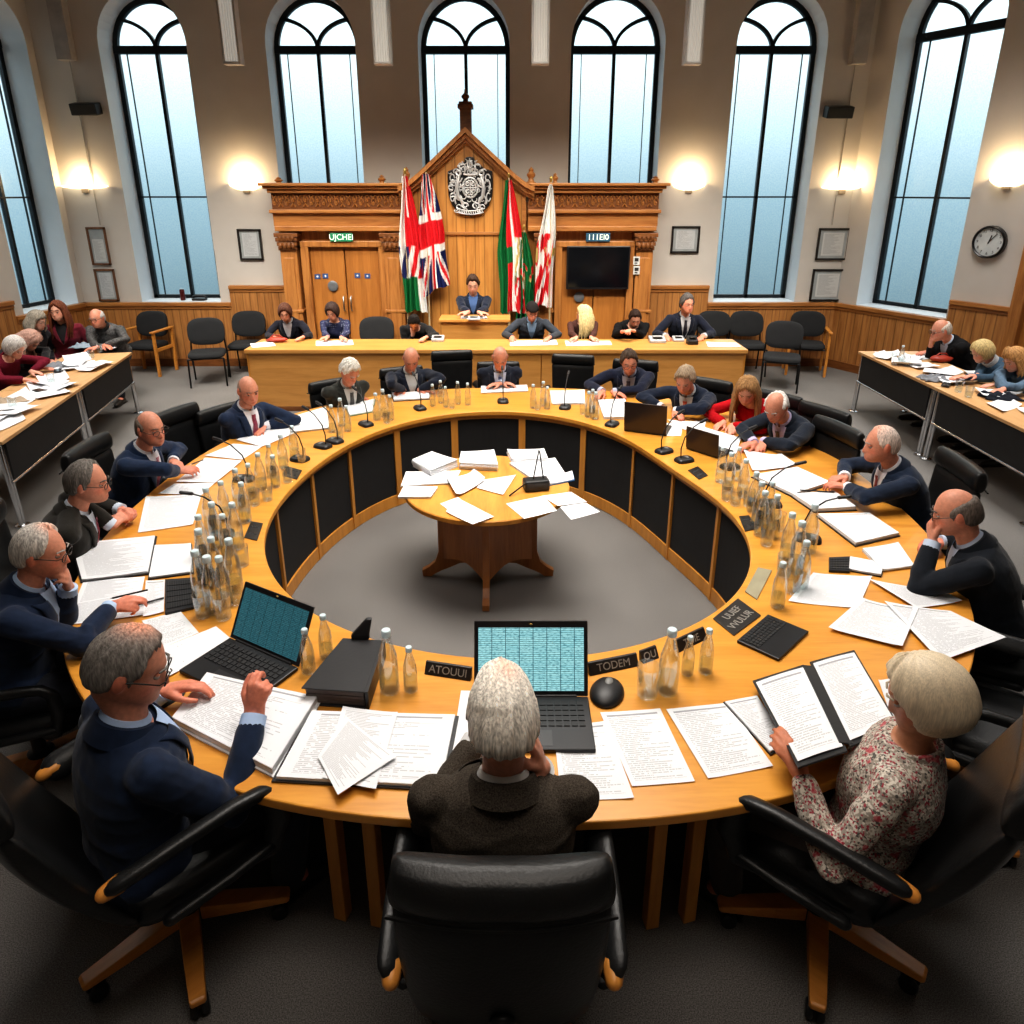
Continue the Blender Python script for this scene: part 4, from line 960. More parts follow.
# things on the window sill
p = onY(185, 292, 10.95); r = thing('drinks_can', 'dark red can standing on the sill of the second window', 'can', (p.x, 10.85, .991)); g = G(); g.lathe([(.03, 0), (.036, .01), (.036, .15), (.028, .165), (.028, .17), (.001, .168)], (0,0,0), 16); g.build('can_body', mat('dark red can', (.12,.02,.02), .3, .5), r, 50); g = G(); g.lathe([(.029, .166), (.029, .174), (.001, .174)], (0,0,0), 14); g.build('can_top', mat('pale can top', (.6,.6,.6), .3, .8), r, 50)
r = thing('telephone', 'small black telephone lying on the window sill beside a can', 'telephone', (p.x+.26, 10.84, .991)); g = G(); g.b2(-.10, .10, -.06, .06, 0, .035); g.build('base', mat('phone black', (.012,.012,.014), .4), r, bevel=.012); g = G(); g.tube([(-.10, 0, .05), (-.07, 0, .065), (.07, 0, .065), (.10, 0, .05)], .018, 8, True); g.build('handset', mat('phone black', (.012,.012,.014), .4), r, 60)
# ------------------------------------------------------------------ the ring table
W_RING = wood('golden beech', (.70,.325,.055), (.55,.225,.030), 1.6, (9,1,1), .30)
W_RINGV = wood('golden beech upright', (.62,.28,.05), (.46,.185,.028), 1.8, (1,1,10), .35)
M_PANEL = mat('black panel cloth', (.013,.013,.014), .8, bump=.1, bscale=500)
RCX, RCY = 0.03, 4.17
inner_px = [(490,410),(453,414),(403,425),(354,442),(314,466),(281,500),(263,544),(480,410),(521,412),(582,424),(630,442),(676,466),(716,500),(740,526),(748,558),(735,590),(707,616),(725,602),(679,632),(616,653),(590,658),(292,598),(336,624),(368,632),(419,648),(470,656),(265,560)]
_w = [at(a, b, .75) for a, b in inner_px]; _ph = np.array([math.atan2(p.y-RCY, p.x-RCX) for p in _w]); _r = np.array([math.hypot(p.x-RCX, p.y-RCY) for p in _w])
_A = np.c_[[np.ones_like(_ph)]+[fn(k*_ph) for k in (1, 2, 3) for fn in (np.cos, np.sin)]].T
_co = np.linalg.lstsq(_A, _r, rcond=None)[0]
def r_in(t): return float(_co[0]+sum(_co[2*k-1]*math.cos(k*t)+_co[2*k]*math.sin(k*t) for k in (1, 2, 3)))
def r_out(t): return (abs(math.cos(t)/2.37)**2.35+abs(math.sin(t)/2.52)**2.35)**(-1/2.35)
def pol(t, r, z=0): return Vector((RCX+r*math.cos(t), RCY+r*math.sin(t), z))
def strip(g, f0, f1, z0, z1, t0, t1, n, closed=False):
    """a curved slab between two plan curves"""
    rings = []
    for i in range(n+(0 if closed else 1)):
        t = t0+(t1-t0)*i/n; a, b_ = f0(t), f1(t)
        rings.append([pol(t, a, z0), pol(t, b_, z0), pol(t, b_, z1), pol(t, a, z1)])
    if closed: rings.append(rings[0])
    g.loft(rings, cap=not closed)
tab = thing('ring_table', 'large round golden beech council table with an open middle and black inner panels', 'table', (RCX, RCY, 0))
def tp(g, name, m, bevel=0, smooth=None):
    o = g.build(name, m, tab, smooth, bevel); o.matrix_parent_inverse = Matrix.Translation(-Vector(tab.location)); return o
g = G(); strip(g, r_in, r_out, .712, .75, 0, 2*math.pi, 160, True); o = tp(g, 'table_top', W_RING); 
bmx = bmesh.new(); bmx.from_mesh(o.data); bmesh.ops.remove_doubles(bmx, verts=bmx.verts, dist=1e-5); bmesh.ops.recalc_face_normals(bmx, faces=bmx.faces); bmx.to_mesh(o.data); bmx.free()
m_ = o.modifiers.new('bevel', 'BEVEL'); m_.width = .006; m_.segments = 2; m_.limit_method = 'ANGLE'; m_.angle_limit = R(40)
posts_px = [(281,505),(316,470),(354,447),(402,430),(456,418),(522,416),(580,428),(630,446),(673,470),(712,502),(738,545)]
pang = sorted([(math.atan2(at(*p, .72).y-RCY, at(*p, .72).x-RCX)+math.pi/2) % (2*math.pi)-math.pi/2 for p in posts_px])
near_a, near_b = pang[-1], pang[0]+2*math.pi; k_ = 9
pang += [near_a+(near_b-near_a)*i/k_ for i in range(1, k_)]
IN = .035
g = G(); strip(g, lambda t: r_in(t)+IN, lambda t: r_in(t)+IN+.04, 0.004, .105, 0, 2*math.pi, 120, True); tp(g, 'bottom_rail', W_RINGV)
g = G(); strip(g, lambda t: r_in(t)+IN, lambda t: r_in(t)+IN+.04, .672, .711, 0, 2*math.pi, 120, True); tp(g, 'top_rail', W_RINGV)
for i, a in enumerate(pang):
    b_ = pang[(i+1) % len(pang)]; b_ = b_ if b_ > a else b_+2*math.pi
    wd = (.055 if 1.0 < a < 2.3 else .032)/1.6
    g = G(); strip(g, lambda t: r_in(t)+IN-.006, lambda t: r_in(t)+IN+.05, .006, .710, a-wd/2, a+wd/2, 2); tp(g, 'post', W_RINGV)
    g = G(); strip(g, lambda t: r_in(t)+IN+.012, lambda t: r_in(t)+IN+.03, .106, .671, a+wd/2, b_-wd/2, 10); tp(g, 'panel', M_PANEL)
for a in [R(q) for q in (253.5, 257, 282, 285.5, 225, 315, 200, 340, 160, 20, 135, 45)]:
    g = G(); p = pol(a, r_out(a)-.20); g.box((p.x, p.y, .356), (.05, .05, .705), Matrix.Rotation(a, 3, 'Z')); tp(g, 'leg', W_RINGV, .004)
g = G(); strip(g, lambda t: r_out(t)-.52, lambda t: r_out(t)-.49, .10, .711, 0, 2*math.pi, 90, True); tp(g, 'modesty_panel', M_PANEL)

# ------------------------------------------------------------------ leather swivel chair
M_LEA = mat('black leather', (.011,.0115,.012), .38, var=.2, scale=14, bump=.12, bscale=110, spec=.4)
M_CHB = mat('black chair plastic', (.010,.010,.011), .45)
W_CH = wood('orange beech chair wood', (.62,.27,.055), (.45,.17,.03), 2.5, (1,8,1), .35)
def rrect(hx, hy, n=28, p=5):
    return [(hx*math.copysign(abs(math.cos(t))**(2/p), math.cos(t)), hy*math.copysign(abs(math.sin(t))**(2/p), math.sin(t))) for t in [2*math.pi*(k+.5)/n for k in range(n)]]
def make_exec(rec=.075, wide=1.0):
    r = thing('swivel_chair', 'black leather swivel chair', 'chair')
    for k in range(5):
        a = R(90+36+72*k); d = Vector((math.cos(a), math.sin(a), 0)); g = G()
        n = Vector((-d.y, d.x, 0)); rings = []
        for q, w, z0, z1 in ((.03, .034, .075, .135), (.20, .030, .075, .118), (.335, .025, .078, .105), (.345, .020, .082, .100)):
            rings.append([d*q+n*w+Vector((0,0,z0)), d*q-n*w+Vector((0,0,z0)), d*q-n*w+Vector((0,0,z1)), d*q+n*w+Vector((0,0,z1))])
        g.loft(rings); leg = g.build('base_leg', W_CH, r, bevel=.004)
        g = G(); c = d*.305
        for sg in (-1, 1): g.lathe([(.001, -.011), (.026, -.011), (.030, -.005), (.030, .005), (.026, .011), (.001, .011)], c+n*sg*.017+Vector((0,0,.0305)), 14, Matrix.Rotation(R(90), 3, 'X') if False else Matrix((d, Vector((0,0,1)), n)).transposed())
        g.b2(c.x-.012, c.x+.012, c.y-.012, c.y+.012, .03, .08); g.build('caster', M_CHB, leg, 50)
    g = G(); g.lathe([(.06, .07), (.06, .14), (.032, .15), (.032, .30), (.045, .31), (.045, .37), (.001, .37)], (0,0,0), 20); g.build('column', M_CHB, r, 40)
    g = G(); g.b2(-.12, .12, -.16, .14, .36, .40); g.build('mechanism', M_CHB, r, bevel=.01)
    # seat
    g = G(); rings = []
    for z, e in ((.395, -.03), (.41, -.006), (.44, 0), (.475, -.008), (.497, -.035), (.503, -.09)):
        rings.append([Vector((x, y+.02, z+(-.025*max(0, (y-.12))/.13))) for x, y in rrect(.265+e, .25+e, 36, 4.5)])
    g.loft(rings); g.build('seat', M_LEA, r, 50)
    # back: curved leather panel
    def prof(v):   # v 0..1 along the back; y,z of the mid line
        return (-.225-rec*v-.03*math.sin(v*math.pi), .44+.70*v)
    def back(v0, v1, hw0, hw1, th, out, name, p=4, off=0, par=None):
        g = G(); rings = []; n = 16
        for i in range(n+1):
            q = i/n; v = v0+(v1-v0)*q; y, z = prof(v); e = math.sin(math.pi*min(1, max(0, q)))**.28 if 0 < q < 1 else .02
            hw = (hw0+(hw1-hw0)*q)*(.93+.07*e); t = th*max(e, .08)
            ring = []
            hw_ = hw*wide
            for x, w in rrect(hw_, t, 32, p): ring.append(Vector((x, y+w+off+out*(x/hw_)**2, z)))
            rings.append(ring)
        g.loft(rings); return g.build(name, M_LEA, par or r, 60)
    back(0, .83, .245, .285, .048, .035, 'backrest')
    back(.80, 1.0, .288, .275, .062, .030, 'headrest', off=.004)
    g = G(); pts = []
    for i in range(17):
        x = -.284+.568*i/16; y, z = prof(.815); pts.append((x, y-.050+.035*(x/.285)**2, z-.004))
    g.tube(pts, .006, 6); g.build('back_seam', mat('dark seam', (.004,.004,.004), .5), r, 60)
    g = G(); pts = [(-.03+.06*0, -.12, .38), (0, -.20, .40), (0, -.30, .50)]; g.tube([(0, -.10, .375), (0, -.22, .385), (0, -.285, .45), (0, -.315, .60)], .035, 10, True, .5); g.build('back_stem', M_CHB, r, 60)
    for s in (-1, 1):
        g = G(); P = [(s*.245, .14, .42), (s*.295, .205, .46), (s*.305, .235, .57), (s*.305, .225, .665), (s*.305, .185, .702), (s*.305, .10, .712), (s*.305, -.08, .705), (s*.300, -.22, .690)]
        C = []
        for i in range(len(P)-1):
            for q in (0, .5): C.append(tuple(P[i][j]*(1-q)+P[i+1][j]*q for j in range(3)))
        C.append(P[-1]); g.tube(C, [.034]*4+[.049]*(len(C)-4), 12, True, .50, up=(0, 1, .3)); am = g.build('armrest', M_LEA, r, 60)
        g = G(); g.tube([(s*.296, -.12, .45), (s*.300, .06, .46), (s*.295, .20, .47)], .024, 10, True, .7); g.build('arm_brace', M_LEA, am, 60)
        g = G(); g.tube([(s*.300, -.225, .690), (s*.297, -.262, .684)], [.030, .025], 12, True, .75); g.build('arm_tip', W_CH, am, 60)
    return r
def face_yaw(x, y, tx=RCX, ty=RCY): return math.atan2(-(tx-x), ty-y)
EXEC = make_exec(); exec_used = False; RECL = make_exec(.27, 1.06); rec_used = False
def exec_chair(x, y, rz, label, group=None, reclined=False):
    global exec_used, rec_used
    if reclined:
        if rec_used: return dup(RECL, (x, y, 0), rz, label, group)
        rec_used = True; RECL.location = (x, y, 0); RECL.rotation_euler = (0, 0, rz); RECL['label'] = label; return RECL
    if not exec_used:
        exec_used = True; EXEC.location = (x, y, 0); EXEC.rotation_euler = (0, 0, rz); EXEC['label'] = label; return EXEC
    return dup(EXEC, (x, y, 0), rz, label, group)
# ------------------------------------------------------------------ visitor chairs
M_FAB = mat('black seat cloth', (.013,.014,.016), .85, bump=.2, bscale=350)
M_TUB = mat('black steel tube', (.012,.012,.013), .35, .4)
def make_visitor(label, wood_arms):
    r = thing('visitor_chair', label, 'chair'); fm = W_CH if wood_arms else M_TUB
    g = G(); rings = []
    for z, e in ((.40, -.02), (.415, 0), (.445, 0), (.462, -.015), (.468, -.05)): rings.append([Vector((x, y, z)) for x, y in rrect(.24+e, .23+e, 28, 5)])
    g.loft(rings); g.build('seat', M_FAB, r, 50)
    g = G(); rings = []
    for i, (q, e) in enumerate(((-.035, -.02), (-.028, 0), (.012, 0), (.024, -.02), (.028, -.06))):
        rings.append([Vector((x, -.235+q+.05*(x/.24)**2-(z+.0)*.18, .70+z)) for x, z in rrect(.245+e, .185+e, 32, 3.2)])
    g.loft(rings); g.build('backrest', M_FAB, r, 60)
    for s in (-1, 1):
        if wood_arms:
            g = G(); g.bar((s*.265, .20, .002), (s*.265, .20, .64), .035, .045, (0,1,0)); g.build('leg', fm, r, bevel=.005)
            g = G(); g.bar((s*.265, -.22, .002), (s*.265, -.24, .64), .035, .045, (0,1,0)); g.build('leg', fm, r, bevel=.005)
            g = G(); g.b2(s*.265-.028, s*.265+.028, -.28, .25, .64, .668); g.build('armrest', fm, r, bevel=.008)
            g = G(); g.b2(s*.265-.012, s*.265+.012, -.22, .20, .36, .41); g.build('side_rail', fm, r, bevel=.004)
        else:
            g = G(); g.tube([(s*.235, .235, .012), (s*.23, .20, .39)], .0125, 8, True); g.build('leg', fm, r, 60)
            g = G(); g.tube([(s*.235, -.26, .012), (s*.235, -.21, .40), (s*.22, -.235, .62)], .0125, 8, True); g.build('leg', fm, r, 60)
    g = G()
    for y in (-.19, .19): g.tube([(-.23, y, .392), (.23, y, .392)], .011, 8)
    g.build('seat_frame', M_TUB, r, 60)
    return r
VIS = make_visitor('visitor chair', False); VISW = make_visitor('visitor chair', True); vu = {0: False, 1: False}
def visitor(px, py, z, rz, label, w=False):
    p = at(px, py, z); ym = 9.72 if 265 < px < 650 else 10.22; p = p*(min(p.y, ym)/p.y); k = int(w)
    if not vu[k]:
        vu[k] = True; o = VISW if w else VIS; o.location = (p.x, p.y, 0); o.rotation_euler = (0, 0, R(rz)); o['label'] = label; return o
    return dup(VISW if w else VIS, (p.x, p.y, 0), R(rz), label)
visitor(146, 338, .45, 172, 'black cloth visitor chair with wooden arms, in the left corner under the window sill', True)
visitor(207, 352, .45, 196, 'black armless visitor chair out on the carpet left of the long oak bench')
visitor(246, 337, .45, 182, 'black armless visitor chair against the boarding by the left end of the long bench')
visitor(375, 345, .45, 180, 'empty black visitor chair behind the long bench below the oak double door')
visitor(716, 341, .45, 180, 'empty black visitor chair beside the standing speaker with the lanyard')
visitor(748, 341, .45, 176, 'black visitor chair against the boarding, second right of the lanyard man')
visitor(782, 356, .45, 160, 'black armless visitor chair out on the carpet right of the long bench')
visitor(808, 336, .45, 165, 'black cloth visitor chair with wooden arms in the right corner', True)
# ------------------------------------------------------------------ long bench, podium
W_BEN = wood('pale gold oak bench', (.60,.30,.085), (.47,.215,.052), 1.5, (10,1,1), .36)
YB, ZB = 8.30, .78
xl_, xr_ = onY(247, 349, YB).x, onY(745, 350, YB).x
ben = thing('long_bench', 'long straight golden oak bench in front of the oak screen', 'bench table', ((xl_+xr_)/2, YB, 0))
bp = lambda g, n, m, bv=.004: setattr(g.build(n, m, ben, bevel=bv), 'matrix_parent_inverse', Matrix.Translation(-Vector(ben.location)))
g = G(); g.b2(xl_-.03, xr_+.03, YB-.03, 8.92, ZB-.045, ZB); bp(g, 'bench_top', W_BEN)
xs = [xl_, onY(458, 380, YB).x, onY(541, 380, YB).x, xr_]
for a, b_ in zip(xs[:-1], xs[1:]): g = G(); g.b2(a+.006, b_-.006, YB, YB+.03, .06, ZB-.046); bp(g, 'front_panel', W_BEN)
for x in xs: g = G(); g.b2(x-.03, x+.03, YB+.031, 8.86, .001, ZB-.046); bp(g, 'upright', W_RINGV)
g = G(); g.b2(xl_, xr_, YB-.004, YB+.025, .002, .059); bp(g, 'plinth', W_DARK)
YR = 9.25; a, b_ = onY(441, 320, YR).x, onY(508, 320, YR).x
pod = thing('podium', 'raised golden oak podium at the foot of the gable, behind the long bench', 'podium', ((a+b_)/2, YR, 0)); hw = (b_-a)/2
g = G(); g.b2(-hw, hw, 0, .03, .001, .94); g.build('front_panel', W_BEN, pod)
for s in (-1, 1): g = G(); g.b2(s*hw-.03*(s > 0), s*hw+.03*(s < 0), .031, .34, .001, .94); g.build('side_panel', W_RINGV, pod)
g = G(); g.b2(-hw-.03, hw+.03, -.03, .38, .941, .975); g.build('podium_top', W_BEN, pod, bevel=.005)
g = G(); g.b2(-hw+.02, hw-.02, .032, .34, .60, .62); g.build('shelf', W_BEN, pod)
# ------------------------------------------------------------------ side tables
M_CHR = mat('chrome tube', (.62,.63,.65), .18, 1.0, var=.03)
W_TT = wood('beech table top', (.60,.36,.17), (.48,.26,.10), 2, (1,9,1), .4)
def side_table(p0, p1, side, label, group=None):
    """p0, p1: ends of the front edge; side: unit vector to the back"""
    d = (p1-p0); L_ = d.length; d.normalize(); n = side; D = .72
    p0 = Vector((p0.x, p0.y, 0)); r = thing('side_table', label, 'table', p0+d*L_/2+n*D/2); o0 = -d*L_/2-n*D/2
    def W(s, q, z): return o0+d*s+n*q+Vector((0,0,z))
    def slab(g, s0, s1, q0, q1, z0, z1):
        g.add([W(s, q, z) for s in (s0, s1) for q in (q0, q1) for z in (z0, z1)], [(0,1,3,2),(4,6,7,5),(0,4,5,1),(2,3,7,6),(0,2,6,4),(1,5,7,3)])
    g = G(); slab(g, .004, L_-.004, 0, D, .720, .75); g.build('table_top', W_TT, r, bevel=.004)
    g = G(); slab(g, .10, L_-.08, .015, .035, .40, .715); g.build('modesty_panel', M_PANEL, r)
    g = G(); g.tube([W(.05, .025, .385), W(L_-.05, .025, .385)], .014, 8); g.build('panel_rail', M_CHR, r, 60)
    for s in (.06, L_-.06):
        for q, q2 in ((.05, .0), (D-.06, D-.0)):
            g = G()
            for e in (-.022, .022): g.tube([W(s+e, q2 if False else q-.02 if q < .3 else q+.02, .02), W(s+e, q, .718)], .0165, 10)
            g.lathe([(.055, .001), (.055, .012), (.03, .022), (.001, .022)], W(s, q-.02 if q < .3 else q+.02, 0), 14); g.build('leg', M_CHR, r, 60)
    return r
LP0, LP1 = at(132, 352, .75), at(0, 443, .75); dL = (LP1-LP0).normalized(); nL = Vector((dL.y, -dL.x, 0)); nL = nL if nL.x < 0 else -nL
Lm = 1.62
side_table(LP0, LP0+dL*Lm, nL, 'further wood topped side table on the left with black front panel and chrome legs')
side_table(LP0+dL*Lm, LP0+dL*2*Lm, nL, 'nearer wood topped side table on the left, running out of the picture')
RP0, RP1 = at(858, 351, .75), at(1024, 429, .75); dR = (RP1-RP0).normalized(); nR = Vector((-dR.y, dR.x, 0)); nR = nR if nR.x > 0 else -nR
side_table(RP0, RP0+dR*Lm, nR, 'further wood topped side table on the right with black front panel and chrome legs')
side_table(RP0+dR*Lm, RP0+dR*2*Lm, nR, 'nearer wood topped side table on the right, running out of the picture')
# ------------------------------------------------------------------ small round table in the middle
W_CT = wood('orange oak table top', (.66,.31,.06), (.48,.195,.032), 1.4, (1,8,1), .30); W_CTB = wood('brown table base', (.40,.165,.045), (.27,.10,.026), 2, (1,1,9), .4)
pc = (at(487, 527, .70)+at(487, 452, .70))/2; rad = .56
ct_ = thing('round_table', 'small round orange oak table in the middle of the ring, heaped with papers', 'table', (pc.x, pc.y, 0))
g = G(); g.lathe([(.001, .662), (rad-.02, .662), (rad, .668), (rad, .694), (rad-.006, .70), (.001, .70)], (0,0,0), 64); g.build('table_top', W_CT, ct_, 40)
for k in range(4):
    a = R(-90+90*k); d = Vector((math.cos(a), math.sin(a), 0)); n = Vector((-d.y, d.x, 0)); g = G()
    out = [(0, .12), (.20, .11), (.27, .075), (.33, .05), (.385, .02), (.40, .004), (.46, .004), (.465, .05), (.42, .075), (.37, .12), (.345, .20), (.345, .52), (.36, .60), (.40, .655), (.40, .661), (0, .661)]
    V = [d*q+n*e+Vector((0,0,z)) for e in (-.022, .022) for q, z in out]; m = len(out)
    g.add(V, [tuple(range(m-1, -1, -1)), tuple(range(m, 2*m))]+[(i, (i+1) % m, m+(i+1) % m, m+i) for i in range(m)]); g.build('base_fin', W_CTB, ct_)
    g = G(); b_ = a+R(90); d2 = Vector((math.cos(b_), math.sin(b_), 0)); rings = []
    for i in range(9):
        q = i/8; p = d*.34*(1-q)+d2*.34*q; p = p*(1-.10*math.sin(q*math.pi)); lo = .13+.06*math.sin(q*math.pi); rings.append([Vector((p.x, p.y, lo)), Vector((p.x, p.y, .66)), Vector((p.x*.96, p.y*.96, .66)), Vector((p.x*.96, p.y*.96, lo))])
    g.loft(rings); g.build('base_panel', W_CTB, ct_)
# ------------------------------------------------------------------ the people
NAVY = (.012,.022,.050); DNAVY = (.010,.014,.026); CHAR = (.016,.016,.017)
def ringz(px, py, k, lo=.90, hi=1.34):
    a, b_ = lo, hi
    def q(z): p = at(px, py, z); t = math.atan2(p.y-RCY, p.x-RCX); return math.hypot(p.x-RCX, p.y-RCY)/r_out(t)
    sgn = 1 if q(hi) > q(lo) else -1
    for _ in range(30):
        m = (a+b_)/2
        if (q(m)-k)*sgn > 0: b_ = m
        else: a = m
    return (a+b_)/2
def seat_person(label, hx, hy, k=1.02, turn=0, zh=None, yaw=None, chair=None, chs=None, chf=.02, recl=False, **kw):
    z = zh or ringz(hx, hy, k); p = at(hx, hy, z)
    y = math.degrees(face_yaw(p.x, p.y))+turn if yaw is None else yaw
    b_ = person(label, hx, hy, z, y, **kw)
    if chair:
        o = b_.location; f = Vector((-math.sin(R(y)), math.cos(R(y)), 0)); c = o+f*chf
        cs = chs or kw.get('s', 1)*(.86 if hy < 420 else .92); exec_chair(c.x, c.y, R(y), chair, reclined=recl).scale = cs if isinstance(cs, tuple) else (cs,)*3
    if 0: print('SEAT %-60s z %.2f lean %.0f rad %.2f' % (label[:60], z, b_['lean'], math.hypot(p.x-RCX, p.y-RCY)/r_out(math.atan2(p.y-RCY, p.x-RCX))))
    return b_
Hs = lambda px, py, z=.79, **k: dict(p=(px, py, z), **k)
# near side
seat_person('white-haired man in brown grey tweed jacket, back turned, beside the open spreadsheet laptop', 503, 718, zh=1.205, yaw=0, s=1.10, seat=.366, free_elbows=True, chs=(.98, 1.0, .95), chf=-.02, elbow=(.40,-.35,-.85), head=(24, 2, 0),
    L=Hs(484, 728, .80, ex=.5), Rh=dict(rel=(.088, .075, -.105), f=(-.25, .05, 1), n=(.75, .0, .25), curl=.75, ex=.5, ez=-.8), hair=('full', .017, (.84,.79,.71)), crown=(.12, -.28, .93, .05, .6), jacket=(.060,.050,.040), jkind='tweed', shirt=(.6,.6,.6), skin='ruddy', vox=.006,
    chair='black leather swivel chair at the bottom centre, back turned, holding the man in tweed')
seat_person('balding grey-haired man in navy jacket raising a pen over an open folder', 127, 666, zh=1.185, yaw=-44, s=1.13, seat=.325, free_elbows=True, chs=1.04, chf=.10, recl=True, head=(24, -26, 0),
    L=Hs(182, 686, .83, f=(.5, .8, .1), n=(-.3, 0, .9), curl=.5), Rh=Hs(257, 697, .90, f=(-.15, .35, .9), n=(.5, -.6, .2), curl=1.0, pinch=True), hair=('short', .010, (.21,.195,.18)), crown=(-.1, -.05, .99, .11, .95), jacket=NAVY, shirt=(.42,.55,.78), glasses=True, skin='ruddy', vox=.006,
    chair='large black leather swivel chair with orange wooden base, front left of the picture')
seat_person('white-haired man in glasses and navy jacket, chin on hand, pen in the other', 40, 551, zh=1.14, yaw=-72, s=.99, seat=.42, head=(14, -6, 0),
    L=dict(rel=(-.01, .11, -.135), f=(.35, .15, .6), n=(-.2, .9, -.2), curl=.9, ex=.3), Rh=Hs(124, 605, .83, f=(.1, .9, .1), n=(.5, 0, .9), curl=.7, pinch=True), hair=('receding', .012, (.55,.52,.48)), crown=(0, .3, .95, .10, .8), jacket=NAVY, shirt=(.42,.55,.75), glasses=True, vox=.006,
    chair='black leather swivel chair of the chin-resting man, cut by the left picture edge')
seat_person('grey-haired man in dark brown suit, glasses and striped tie with clasped hands', 87, 482, zh=1.12, turn=8, s=.98, seat=.42, head=(10, -14, 0),
    L=Hs(128, 510, .83, f=(.75, .6, .2), n=(-.6, 0, .7), curl=.9), Rh=Hs(119, 519, .83, f=(-.75, .6, .2), n=(.6, 0, .7), curl=.9), hair=('receding', .013, (.17,.155,.14)), jacket=(.020,.018,.015), tie=(.22,.035,.06), shirt=(.55,.62,.72), glasses=True, vox=.006,
    chair='black leather swivel chair behind the man in the dark brown suit')
seat_person('balding man in navy suit, pink tie and thin glasses, hands on his papers', 150, 428, zh=1.12, turn=4, s=.97, seat=.42, head=(8, -26, 0),
    L=Hs(176, 463, .81, f=(.7, .7, .1), curl=.6), Rh=Hs(184, 470, .82, f=(-.2, .9, .1), n=(.4, 0, .9), curl=.6), hair=('bald', .009, (.14,.11,.09)), jacket=(.013,.026,.060), tie=(.36,.12,.16), shirt=(.66,.66,.70), glasses=True, vox=.006,
    chair='black leather swivel chair behind the man with the pink tie')
seat_person('bald man in navy suit and maroon tie nearest the left end of the bench', 248, 390, zh=1.12, turn=-4, s=.95, seat=.42, head=(16, -16, 0),
    L=Hs(262, 428, .79, f=(.8, .5, 0)), Rh=Hs(284, 420, .80, f=(.2, .9, 0), curl=.4), hair=('bald', .005, (.25,.17,.13)), jacket=(.013,.024,.054), tie=(.20,.03,.06), shirt=(.70,.70,.74), vox=.007,
    chair='black leather swivel chair behind the bald man in the maroon tie')
# far side
FAR = dict(vox=.007, legs=True)
seat_person('white-haired man in dark grey jacket bent over papers in front of the bench', 350, 371, zh=1.08, s=.93, seat=.42, head=(40, 8, 0), L=Hs(358, 397, .79, f=(-.8, .4, 0)), Rh=Hs(347, 398, .79, f=(.8, .4, 0)), hair=('full', .020, (.66,.64,.58)), jacket=(.026,.028,.025), shirt=(.5,.5,.48), tie=(.05,.05,.05), chair='black leather swivel chair behind the white-haired man in dark grey', **FAR)
seat_person('bald man in navy jacket and open pale shirt reading papers at the far side', 411, 358, k=.985, seat=.42, s=.93, head=(38, -12, 0), L=Hs(425, 390, .79, f=(-.8, .4, 0)), Rh=Hs(400, 391, .79, f=(.7, .5, 0)), hair=('bald', .004, (.3,.2,.15)), jacket=DNAVY, shirt=(.45,.45,.44), neck='open', chair='black leather swivel chair of the bald man in the open pale shirt', **FAR)
seat_person('bald man in navy suit and blue tie, hands folded, in front of the podium', 500, 357, k=.985, seat=.42, s=.93, head=(36, 0, 0), L=Hs(507, 383, .80, f=(-.8, .3, 0)), Rh=Hs(495, 384, .80, f=(.8, .3, 0)), hair=('bald', .004, (.3,.2,.15)), jacket=DNAVY, shirt=(.50,.58,.75), tie=(.03,.06,.18), skin='ruddy', chair='black leather swivel chair of the bald man with folded hands', **FAR)
seat_person('dark-haired man in glasses and navy suit leaning over the far right of the ring', 629, 361, k=1.0, seat=.42, s=.97, turn=8, head=(24, 14, 6), L=Hs(618, 393, .80, f=(-.7, .3, 0)), Rh=Hs(600, 393, .80, f=(.2, .8, 0)), hair=('full', .015, (.09,.065,.05)), jacket=(.011,.015,.034), shirt=(.42,.44,.55), tie=(.04,.05,.12), glasses=True, chair='black leather swivel chair of the dark-haired man in glasses', **FAR)
seat_person('curly grey-haired man in navy suit and red tie behind the tall laptop', 685, 379, zh=1.06, s=.97, seat=.42, turn=4, head=(34, 10, 0), L=Hs(678, 413, .80, f=(-.6, .5, 0)), Rh=Hs(659, 409, .80, f=(0, .9, 0)), hair=('full', .020, (.36,.28,.20)), jacket=(.011,.017,.034), shirt=(.60,.66,.74), tie=(.33,.06,.07), chair='black leather swivel chair behind the curly-haired man in the red tie', **FAR)
seat_person('woman with light brown hair in a bright red jumper on the right of the ring', 747, 390, zh=1.05, s=.95, seat=.42, turn=6, fem=True, head=(34, 24, 0), L=Hs(732, 428, .79, f=(-.5, .7, 0)), Rh=Hs(720, 424, .79, f=(0, .9, 0)), hair=('long', .02, (.33,.19,.085)), jacket=(.42,.010,.016), jkind='knit', neck='round', skin='fair', chair='black leather swivel chair of the woman in red', **FAR)
seat_person('balding white-haired man in dark blue suit and lilac shirt, beside the woman in red', 776, 406, zh=1.05, s=.98, seat=.42, turn=4, head=(38, 16, 0), L=Hs(762, 444, .79, f=(-.5, .7, 0)), Rh=Hs(748, 444, .80, f=(.1, .9, 0), curl=.6), hair=('bald', .016, (.62,.60,.57)), jacket=(.012,.017,.028), shirt=(.52,.46,.66), tie=(.06,.05,.07), chair='black leather swivel chair behind the man in the lilac shirt', **FAR)
seat_person('bald man in navy suit and maroon tie, hands clasped over an open binder', 882, 444, zh=1.11, s=.98, seat=.42, turn=-2, head=(10, -4, 0), L=Hs(838, 485, .82, f=(.3, .8, .1), curl=.7), Rh=Hs(838, 478, .82, f=(-.4, .8, .1), curl=.7), hair=('receding', .006, (.66,.56,.50)), crown=(0,.3,.95,.25,.7), jacket=(.013,.022,.044), shirt=(.72,.72,.76), tie=(.20,.04,.05), vox=.006, chair='black leather swivel chair behind the bald man with the open binder')
